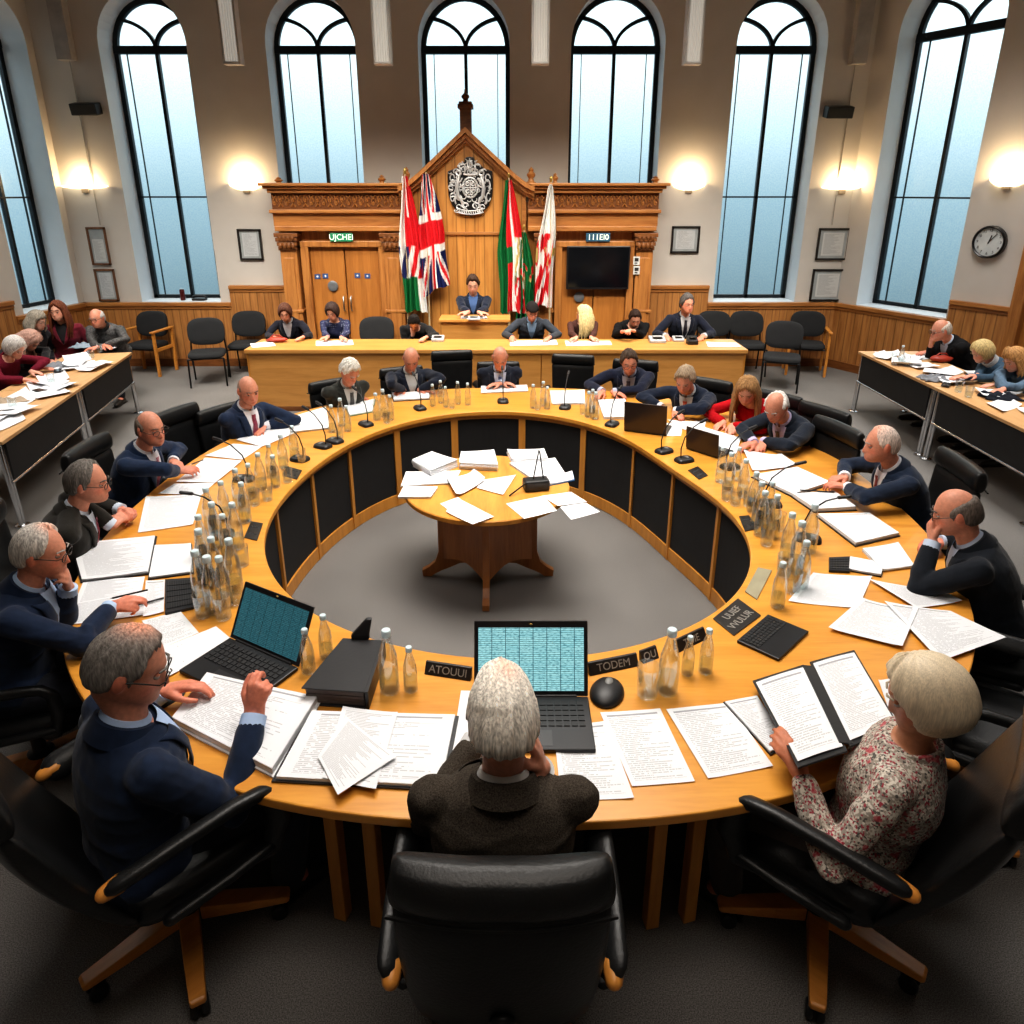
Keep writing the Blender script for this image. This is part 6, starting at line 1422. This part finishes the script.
g = G(); g.ball((0, 0, .004), (.066, .088, .036), None, 24, 14); g.v = [(x, y, max(z, 0)) for x, y, z in g.v]; g.build('shell', M_CHB, r, 60); g = G(); g.ball((.0, .03, .036), (.016, .024, .008), None, 12, 8); g.build('wheel', mat('grey wheel', (.20,.20,.19), .4), r, 60)
# ------------------------------------------------------------------ name plates, outlets
M_PLT = mat('name plate black', (.022,.018,.016), .35); M_LET = mat('engraved letters', (.30,.28,.25), .5)
def nameplate(label, a, b_, txt, h=.045, lift=.004):
    A, B = at(*a, .755), at(*b_, .755); d = B-A; yaw = math.atan2(d.y, d.x); w = d.length
    r = thing('name_plate', label, 'name plate', ((A.x+B.x)/2, (A.y+B.y)/2, .7505), yaw); M = Matrix.Rotation(R(-28), 3, 'X')
    g = G(); g.prism([(-.010, 0), (.020, 0), (.026, h), (.016, h)], 'x', -w/2, w/2); g.build('plate', M_PLT, r, bevel=.002)
    me = text_mesh(txt, h*.95); o = obj('lettering', me, M_LET, r); o.location = (0, .0015, h*.5); o.rotation_euler = (R(60), 0, 0)
nameplate('black name plate on the inner rim left of the spreadsheet laptop', (425,672), (471,679), 'ATOUUI')
nameplate('black name plate on the inner rim right of the spreadsheet laptop', (589,674), (638,664), 'TODEM')
nameplate('short black name plate behind the tall bottle at the front right', (642,662), (658,656), 'OU')
nameplate('black name plate tucked behind the two small bottles at the front right', (677,651), (706,637), 'TOIE')
def plate_item(name, label, c, m, cat, txt=None, group=None):
    P = quad_at(c, .757); cen = sum(P, Vector())/4; cen.z = .751; r = thing(name, label, cat, cen, 0, group); P = [p-cen for p in P]; P = [Vector((p.x, p.y, 0)) for p in P]
    g = G(); quad_solid(g, P, 0, .006); g.build('plate', m, r, bevel=.0015)
    if name == 'socket_plate':
        g = G()
        for u in (.25, .5, .75):
            for v in (.3, .7):
                q = (P[0]*(1-u)+P[1]*u)*v+(P[3]*(1-u)+P[2]*u)*(1-v); g.ball((q.x, q.y, .006), (.010, .010, .004), None, 8, 6)
        g.build('sockets', M_CHB, r, 60)
    if txt:
        for i, (t, v) in enumerate(zip(txt, (.70, .30))):
            me = text_mesh(t, .05); o = obj('lettering', me, M_LET, r); q = (P[0]+P[1])/2*v+(P[3]+P[2])/2*(1-v); d = P[1]-P[0]; o.location = (q.x, q.y, .0065); o.rotation_euler = (0, 0, math.atan2(d.y, d.x))
plate_item('name_plate', 'square dark two-line name plate on the right inner rim above the flat keyboard', [(713,618),(738,598),(761,615),(734,635)], M_PLT, 'name plate', ('UUIEF', 'VVULUR'))
plate_item('cover_plate', 'beige blank cover plate on the right inner rim', [(758,567),(772,570),(757,599),(745,591)], mat('beige plate', (.30,.27,.18), .5), 'plate')
for lab, c in (('dark slotted socket plate on the inner rim below the left bottles', [(251,521),(263,523),(257,540),(244,537)]), ('small dark socket plate on the inner rim near the left gooseneck microphones', [(287,466),(302,470),(297,479),(282,475)]),
               ('small dark socket plate on the inner rim below the small laptop', [(688,470),(698,466),(708,475),(699,479)]), ('dark socket plate on the inner rim below the right bottles', [(739,516),(749,515),(758,528),(745,531)])):
    plate_item('socket_plate', lab, c, M_PLT, 'socket')
# ------------------------------------------------------------------ bottles, glasses, microphones
def thin_glass(name, tint, lo, hi):
    m, nt, b, N, L = nodes(name); nt.nodes.remove(b); out = nt.nodes['Material Output']
    tr = N('ShaderNodeBsdfTransparent'); tr.inputs[0].default_value = (*tint, 1); gl = N('ShaderNodeBsdfGlossy'); gl.inputs['Roughness'].default_value = .06; gl.inputs[0].default_value = (.95,.97,1,1)
    lw = N('ShaderNodeLayerWeight'); lw.inputs[0].default_value = .35; mr = N('ShaderNodeMapRange'); mr.inputs['To Min'].default_value = lo; mr.inputs['To Max'].default_value = hi; L(lw.outputs['Facing'], mr.inputs[0])
    df = N('ShaderNodeBsdfDiffuse'); df.inputs[0].default_value = (.8,.85,.88,1); m2 = N('ShaderNodeMixShader'); m2.inputs[0].default_value = .14; L(gl.outputs[0], m2.inputs[1]); L(df.outputs[0], m2.inputs[2])
    mx = N('ShaderNodeMixShader'); L(mr.outputs[0], mx.inputs[0]); L(tr.outputs[0], mx.inputs[1]); L(m2.outputs[0], mx.inputs[2]); L(mx.outputs[0], out.inputs[0]); return m
M_GL = thin_glass('clear glass', (.96,.98,.98), .04, .62); M_WA = thin_glass('water in bottle', (.90,.94,.93), .03, .30); M_CAP = mat('pale blue cap', (.58,.70,.74), .35)
def make_bottle():
    r = thing('water_bottle', 'clear water bottle', 'bottle')
    g = G(); g.lathe([(.001, .003), (.028, .0), (.034, .006), (.035, .02), (.0345, .11), (.031, .15), (.020, .19), (.0145, .215), (.014, .235), (.0125, .236), (.0125, .215), (.018, .19), (.029, .15), (.0325, .11), (.033, .02), (.030, .008), (.001, .007)], (0,0,0), 20); g.build('glass_body', M_GL, r, 60)
    g = G(); g.lathe([(.001, .009), (.0295, .010), (.0322, .021), (.0318, .075), (.001, .075)], (0,0,0), 18); g.build('water', M_WA, r, 60)
    g = G(); g.lathe([(.016, .226), (.0165, .228), (.0165, .246), (.014, .250), (.001, .250)], (0,0,0), 16); g.build('cap', M_CAP, r, 50); return r
def make_glass():
    r = thing('drinking_glass', 'drinking glass', 'glass')
    g = G(); g.lathe([(.001, .0), (.026, .0), (.029, .004), (.034, .10), (.0325, .10), (.0275, .010), (.001, .009)], (0,0,0), 18); g.build('tumbler', M_GL, r, 60)
    g = G(); g.lathe([(.001, .011), (.0272, .012), (.029, .045), (.001, .045)], (0,0,0), 16); g.build('water', M_WA, r, 60); return r
BOT, GLA = make_bottle(), make_glass(); used = set()
def put(proto, px, py, label, group=None, s=1.0, z=.7505):
    p = at(px, py, z)
    if proto.name not in used: used.add(proto.name); o = proto; o.location = p; o['label'] = label; o.rotation_euler = (0, 0, rnd.uniform(0, 6))
    else: o = dup(proto, p, rnd.uniform(0, 6), label)
    if group: o['group'] = group
    o.scale = (s, s, s); return o
put(BOT, 390, 691, 'tall clear water bottle right of the black ring binder', s=1.12); put(BOT, 411, 690, 'short clear bottle beside the tall one right of the ring binder', s=.80)
put(BOT, 309, 672, 'clear bottle nearer the left laptop, before the ring binder', s=.82); put(BOT, 327, 658, 'clear bottle touching the far end of the ring binder', s=.84)
put(GLA, 647, 695, 'straight water glass left of the tall bottle at the front right', s=1.35); put(BOT, 667, 692, 'tall clear water bottle at the front right of the spreadsheet laptop', s=1.15)
put(BOT, 687, 674, 'small bottle second from the right in the front right group', s=.72); put(BOT, 705, 672, 'small bottle outermost in the front right group', s=.82)
put(BOT, 777, 607, 'clear bottle standing alone by the beige cover plate', s=.95)
def cluster(where, bottles, glasses, s=1.0):
    for i, (x, y) in enumerate(bottles): put(BOT, x, y, 'clear water bottle in the cluster '+where, 'bottles '+where, s*(1+.06*math.sin(i*2.3)))
    for i, (x, y) in enumerate(glasses): put(GLA, x, y, 'water glass in the cluster '+where, 'glasses '+where, s*1.05)
cluster('next to the flat keyboard on the left', [(203,603),(215,612),(226,606),(236,592),(206,580),(218,585)], [(204,616),(224,618),(237,603)], 1.12)
cluster('in front of the document wallet on the left', [(205,560),(218,548),(228,556),(238,548),(212,530)], [(226,572),(243,565)], 1.05)
cluster('in front of the pink tie man', [(226,520),(240,508),(252,498),(262,490),(246,522)], [(255,505),(268,500)], 1.0)
cluster('before the bald maroon tie man', [(272,477),(284,468),(276,487),(295,458)], [(288,482),(302,462)], .96)
cluster('left of the white-haired man in dark grey', [(333,432),(342,426),(348,431)], [(340,438)], .92)
cluster('between the white-haired man and the open shirt man', [(377,420),(384,417),(391,420)], [(387,423)], .95)
cluster('left of the folded hands man', [(433,406),(441,403),(446,407),(458,404),(468,405)], [(452,408)], .82)
cluster('right of the folded hands man', [(533,408),(543,406),(547,409)], [(538,410)], .88)
cluster('left of the dark-haired man in glasses', [(588,417),(595,419),(592,413)], [(583,414)], .92)
cluster('beside the small dark laptop', [(720,482),(728,490),(736,480),(742,497)], [(726,500),(735,505)], 1.0)
cluster('below the open binder on the right', [(752,512),(757,525),(768,520),(760,535),(772,538)], [(748,506),(778,530),(766,545)], 1.05)
cluster('below the large open report on the right', [(786,560),(795,572),(800,588),(808,552)], [(783,575),(792,592)], 1.1)
def make_mic():
    r = thing('microphone', 'microphone', 'microphone')
    g = G(); rings = []
    for z, e in ((0, 0), (.012, 0), (.024, -.008), (.03, -.02)): rings.append([Vector((x, y, z)) for x, y in rrect(.052+e, .07+e, 20, 3.5)])
    g.loft(rings); g.build('base', M_CHB, r, 50)
    g = G(); g.tube([(0, .03, .028), (0, .035, .10), (0, .01, .18), (0, -.06, .25), (0, -.12, .28)], .0045, 7); g.build('gooseneck', M_CHB, r, 60)
    g = G(); g.tube([(0, -.12, .28), (0, -.17, .295)], .011, 8, True); g.build('capsule', M_CHB, r, 60)
    g = G(); g.ball((0, -.02, .030), (.022, .012, .005), None, 10, 6); g.build('button', mat('grey wheel', (.20,.20,.19), .4), r); return r
MIC = make_mic(); mu = [0]
def mic(px, py, label):
    p = at(px, py, .7505); y = face_yaw(p.x, p.y)
    if not mu[0]: mu[0] = 1; o = MIC; o.location = p; o.rotation_euler = (0, 0, y); o['label'] = label
    else: o = dup(MIC, p, y, label)
    return o
for px, py, w_ in ((222, 536, 'in front of the striped tie man'), (244, 480, 'in front of the pink tie man'), (300, 460, 'in front of the bald maroon tie man'), (323, 447, 'just left of the white-haired man in dark grey'), (335, 442, 'right before the white-haired man in dark grey'),
                   (366, 425, 'between the white-haired man and the open shirt man'), (420, 409, 'in front of the bald man in open pale shirt'), (503, 402, 'in front of the folded hands man'), (565, 408, 'before the empty chair right of the folded hands man'),
                   (612, 425, 'in front of the dark-haired man in glasses'), (664, 452, 'below the tall laptop lid'), (684, 461, 'below the smaller dark laptop'), (730, 468, 'in front of the lilac shirt man'), (770, 505, 'below the left leaf of the open binder'), (808, 540, 'below the large open report')):
    mic(px, py, 'black gooseneck microphone '+w_)
# pens
def pen(label, a, b_, za=.757, zb=.757, m=M_CHB):
    A, B = at(*a, za), at(*b_, zb); r = thing('pen', label, 'pen', (A+B)/2); c = (A+B)/2; g = G(); g.tube([A-c, B-c], .0045, 8, True); g.build('barrel', m, r, 60)
    g = G(); e = (B-A).normalized(); g.tube([B-c, B-c+e*.014], [.004, .001], 8); g.build('tip', mat('satin steel', (.55,.55,.55), .3, 1), r, 60)
pen('black pen held over the pages by the chin-resting man', (147,590), (113,598), .84, .80); pen('black pen lying below the hand of the chin-resting man', (163,598), (134,606), .766, .766)
pen('dark pen lying across the open binder on the right', (834,492), (800,490), .785, .785); pen('black pen raised by the man in navy over the open folder', (254,672), (262,690), .96, .91); pen('pen in the fingers of the pink tie man', (203,460), (192,464), .80, .79)
# ------------------------------------------------------------------ things on the long bench and podium
ZBT = ZB+.001
paper('long white papers at the left end of the bench', [(250,344),(272,341),(276,346),(252,348)], 'blank', z=ZBT); paper('white pages before the spotted top woman', [(316,341),(352,340),(354,345),(316,346)], 'text', z=ZBT)
paper('white papers before the man in the knitted cap', [(510,341),(556,340),(558,345),(510,346)], 'text', z=ZBT); paper('white paper before the blonde woman on the bench', [(565,341),(610,341),(612,345),(566,346)], 'blank', z=ZBT)
paper('white papers right of the man with the lanyard', [(706,342),(736,343),(741,347),(708,347)], 'text', z=ZBT); paper('white pages on the raised podium', [(461,316),(486,316),(488,319),(460,319)], 'text', z=.977)
def lump(name, label, cat, px, py, sz, m, z=ZBT, extra=None):
    p = at(px, py, z); r = thing(name, label, cat, p); g = G(); g.ball((0, 0, sz[2]*.48), (sz[0]/2, sz[1]/2, sz[2]/2), None, 16, 10); rr = random.Random(px)
    g.v = [(x*(1+.12*math.sin(z_*60+px)), y, max(0, z_+.006*math.sin(x*70))) for x, y, z_ in g.v]; g.build('body', m, r, 60)
    if extra: g = G(); g.tube([(-sz[0]*.3, 0, sz[2]*.8), (-sz[0]*.15, 0, sz[2]*1.25), (sz[0]*.15, 0, sz[2]*1.25), (sz[0]*.3, 0, sz[2]*.8)], .008, 8, True); g.build(extra, m, r, 60)
M_RED = mat('red leather', (.34,.04,.02), .45)
lump('purse', 'small red purse on the bench before the brown-haired woman', 'purse', 277, 342, (.26, .12, .07), M_RED, extra='strap')
lump('purse', 'red purse on the right side table by the elderly man', 'purse', 941, 362, (.24, .14, .08), M_RED, .751, 'strap')
def device(label, px, py, w, d, h, m, z=ZBT):
    p = at(px, py, z); r = thing('desk_unit', label, 'desk unit', p); g = G(); g.prism([(-d/2, 0), (d/2, 0), (d/2, h), (-d/2, h*.5)], 'x', -w/2, w/2); g.build('casing', m, r, bevel=.008)
    g = G(); g.b2(-w*.3, w*.3, -d*.28, d*.2, h*.80, h*.84+.004); g.build('panel', M_CHB, r)
M_GRYD = mat('pale grey plastic', (.42,.43,.44), .4)
device('pale grey desk unit left of the lanyard man on the bench', 657, 342, .20, .16, .07, M_GRYD); device('pale desk unit between the lanyard man and his hand', 678, 341, .14, .12, .06, M_GRYD); device('black desk unit before the lanyard man', 692, 344, .13, .12, .10, M_CHB); device('white desk unit next to the bowed person in black on the bench', 438, 341, .16, .12, .07, M_GRYD)
device('white name block on the podium front edge', 474, 320, .16, .08, .05, M_GRYD, .976)
# ------------------------------------------------------------------ things on the side tables
ZS = .7515
for lab, c, k in (('white printed sheet furthest along the left side table', [(96,343),(112,342),(116,349),(98,350)], 'text'), ('fanned white sheet before the auburn-haired woman', [(62,356),(86,352),(92,360),(66,364)], 'text'), ('grey printed sheet on the left side table by the chrome leg', [(36,378),(64,370),(70,380),(42,388)], 'list'),
                  ('white sheet before the bowing person on the left side table', [(26,384),(48,377),(56,388),(32,396)], 'blank'), ('pale sheet at the left picture edge on the side table', [(0,400),(26,388),(36,400),(6,414)], 'sparse'), ('white form nearest the camera on the left side table', [(0,416),(18,408),(26,420),(0,432)], 'form')):
    paper(lab, c, k, ZS, curl=.012)
for lab, c, k in (('white papers at the far end of the right side table', [(874,353),(898,351),(900,356),(878,358)], 'text'), ('white booklet before the elderly man on the right side table', [(900,356),(926,354),(932,359),(908,362)], 'blank'), ('blank white sheet in the middle of the right side table', [(926,372),(952,366),(964,373),(940,380)], 'text'),
                  ('white sheet before the blonde woman on the right side table', [(962,372),(984,370),(996,379),(974,382)], 'blank'), ('lined sheet before the curly-haired woman on the right side table', [(986,404),(1008,398),(1022,406),(1002,413)], 'list'), ('white sheet at the right picture edge on the side table', [(1000,388),(1018,386),(1023,393),(1008,397)], 'sparse')):
    paper(lab, c, k, ZS, curl=.012)
put(BOT, 900, 364, 'blue tinted water bottle on the right side table', s=.85); put(GLA, 906, 366, 'water glass beside the bottle on the right side table', s=1.1); put(GLA, 893, 361, 'water glass at the far end of the right side table'); put(GLA, 958, 392, 'water glass in the middle of the right side table', s=1.1); put(GLA, 968, 397, 'water glass nearest the camera on the right side table', s=1.1)
put(GLA, 100, 352, 'water glass at the far end of the left side table'); put(GLA, 92, 358, 'water glass before the mottled jacket man'); put(GLA, 52, 384, 'water glass in the middle of the left side table', s=1.1); put(GLA, 14, 410, 'water glass nearest the camera on the left side table', s=1.1)
def phone(label, px, py, rz):
    p = at(px, py, ZS); r = thing('mobile_phone', label, 'phone', p, R(rz)); g = G(); g.b2(-.037, .037, -.075, .075, .012, .021); g.build('casing', M_CHB, r, bevel=.004); g = G(); g.b2(-.033, .033, -.068, .068, .0208, .0222); g.build('screen', mat('tv screen', (.004,.005,.007), .12), r)
phone('black phone on the left side table by the grey sheet', 58, 372, 30); phone('black phone on the right side table beside the glasses', 946, 386, -40); phone('black phone on the left side table before the maroon jumper woman', 40, 392, 60)
def scarf(label, px, py, sz, m):
    p = at(px, py, ZS); r = random.Random(px); g = G()
    def fn(u, v):
        x, y = (u-.5)*sz, (v-.5)*sz*.8; e = min(u, 1-u, v, 1-v)
        return (x+.02*math.sin(v*13+px), y+.02*math.sin(u*11), .008+.05*min(1, e*6)*(.55+.45*math.sin(u*17+2)*math.sin(v*14+px)))
    g.grid(fn, 22, 20); tag(g.build('crumpled_cloth', m, None, 180, loc=p, solid=.004), label, 'cloth')
scarf('crumpled pale blue cloth at the far end of the left side table', 86, 347, .28, cloth('pale blue cloth', (.28,.34,.40), 'cotton')); scarf('crumpled grey cloth in the middle of the left side table', 56, 367, .26, cloth('grey cloth', (.20,.21,.23), 'cotton')); scarf('dark crumpled scarf before the curly-haired woman on the right side table', 1000, 398, .30, cloth('dark cloth', (.02,.022,.03), 'knit'))

# litter of papers that covers the side tables
rr = random.Random(21)
def litter(side, p0, d, n, a0, a1, cnt):
    for i in range(cnt):
        c = Vector((p0.x, p0.y, 0))+d*rr.uniform(a0, a1)+n*rr.uniform(.14, .46); a = rr.uniform(0, 3.14); u = Vector((math.cos(a), math.sin(a), 0)); v = Vector((-u.y, u.x, 0)); z = ZS+.002+.0022*i
        g = sheet_grid([u*-.105+v*.148, u*.105+v*.148, u*.105-v*.148, u*-.105-v*.148], .001, rr.uniform(.004, .022), i); c.z = z
        tag(g.build('paper_sheet', PM[('text', 'blank', 'list', 'sparse')[i % 4]], None, 180, loc=c, fix=False), 'loose sheet in the litter of papers spread over the %s side tables' % side, 'paper', 'loose papers on the %s side tables' % side)
litter('left', LP0, dL, nL, .15, 3.1, 12); litter('right', RP0, dR, nR, .3, 2.7, 10)
scarf('crumpled beige cloth near the camera on the left side table', 8, 404, .26, cloth('beige cloth', (.38,.30,.22), 'cotton')); scarf('crumpled grey scarf in the middle of the right side table', 934, 380, .24, cloth('grey cloth', (.20,.21,.23), 'cotton'))
# ------------------------------------------------------------------ light
w = bpy.data.worlds.new('overcast sky'); SC.world = w; w.use_nodes = True; nt = w.node_tree; bg = nt.nodes['Background']
tc = nt.nodes.new('ShaderNodeTexCoord'); sx = nt.nodes.new('ShaderNodeSeparateXYZ'); rp = nt.nodes.new('ShaderNodeValToRGB')
mr = nt.nodes.new('ShaderNodeMapRange'); mr.inputs['From Min'].default_value = -.22; mr.inputs['From Max'].default_value = .30
nt.links.new(tc.outputs['Generated'], sx.inputs[0]); nt.links.new(sx.outputs[2], mr.inputs[0]); nt.links.new(mr.outputs[0], rp.inputs[0])
e = rp.color_ramp.elements; e[0].position = .12; e[0].color = (.10,.145,.165,1); e[1].position = .95; e[1].color = (.90,.99,1,1)
q = e.new(.42); q.color = (.27,.37,.42,1); q = e.new(.66); q.color = (.70,.80,.83,1)
nt.links.new(rp.outputs[0], bg.inputs[0]); bg.inputs[1].default_value = 1.6
def area(name, loc, rot, size, energy, col=(1,.95,.88), spread=180, sy=None):
    l = bpy.data.lights.new(name, 'AREA'); l.energy = energy; l.color = col; l.size = size; l.spread = R(spread)
    if sy: l.shape = 'RECTANGLE'; l.size_y = sy
    o = bpy.data.objects.new(name, l); COL.objects.link(o); o.location = loc; o.rotation_euler = [R(a) for a in rot]; return o
area('light over the ring table', (0.1, 4.4, 4.9), (0, 0, 0), 2.8, 150, (1,.94,.87), 112)
area('added fill over the near side', (0, 1.0, 5.2), (0, 0, 0), 3.0, 32, (1,.90,.80), 120, 1.5)  # unseen fill lamp, added to lift the dark foreground carpet
area('light over the bench', (-.4, 8.4, 4.95), (0, 0, 0), 5.0, 105, (1,.92,.80), 95, .8)
area('added wash on the oak screen', (-.6, 7.2, 4.4), (36, 0, 0), 9.0, 118, (1,.93,.83), 76, .5)  # extra unseen lamp, added to brighten the screen and the lower back wall
area('light over the left side tables', (-4.6, 6.6, 4.9), (0, 0, 0), 1.5, 100, (1,.96,.92), 110, 4)
area('light over the right side tables', (4.4, 6.6, 4.9), (0, 0, 0), 1.5, 100, (1,.96,.92), 110, 4)
SC.view_settings.view_transform = 'Standard'; SC.view_settings.exposure = .08
try: SC.view_settings.look = 'Medium High Contrast'
except Exception: SC.view_settings.look = 'None'
SC.cycles.use_denoising = True
SC.cycles.max_bounces = 8; SC.cycles.transparent_max_bounces = 8
SC.cycles.sample_clamp_indirect = 6
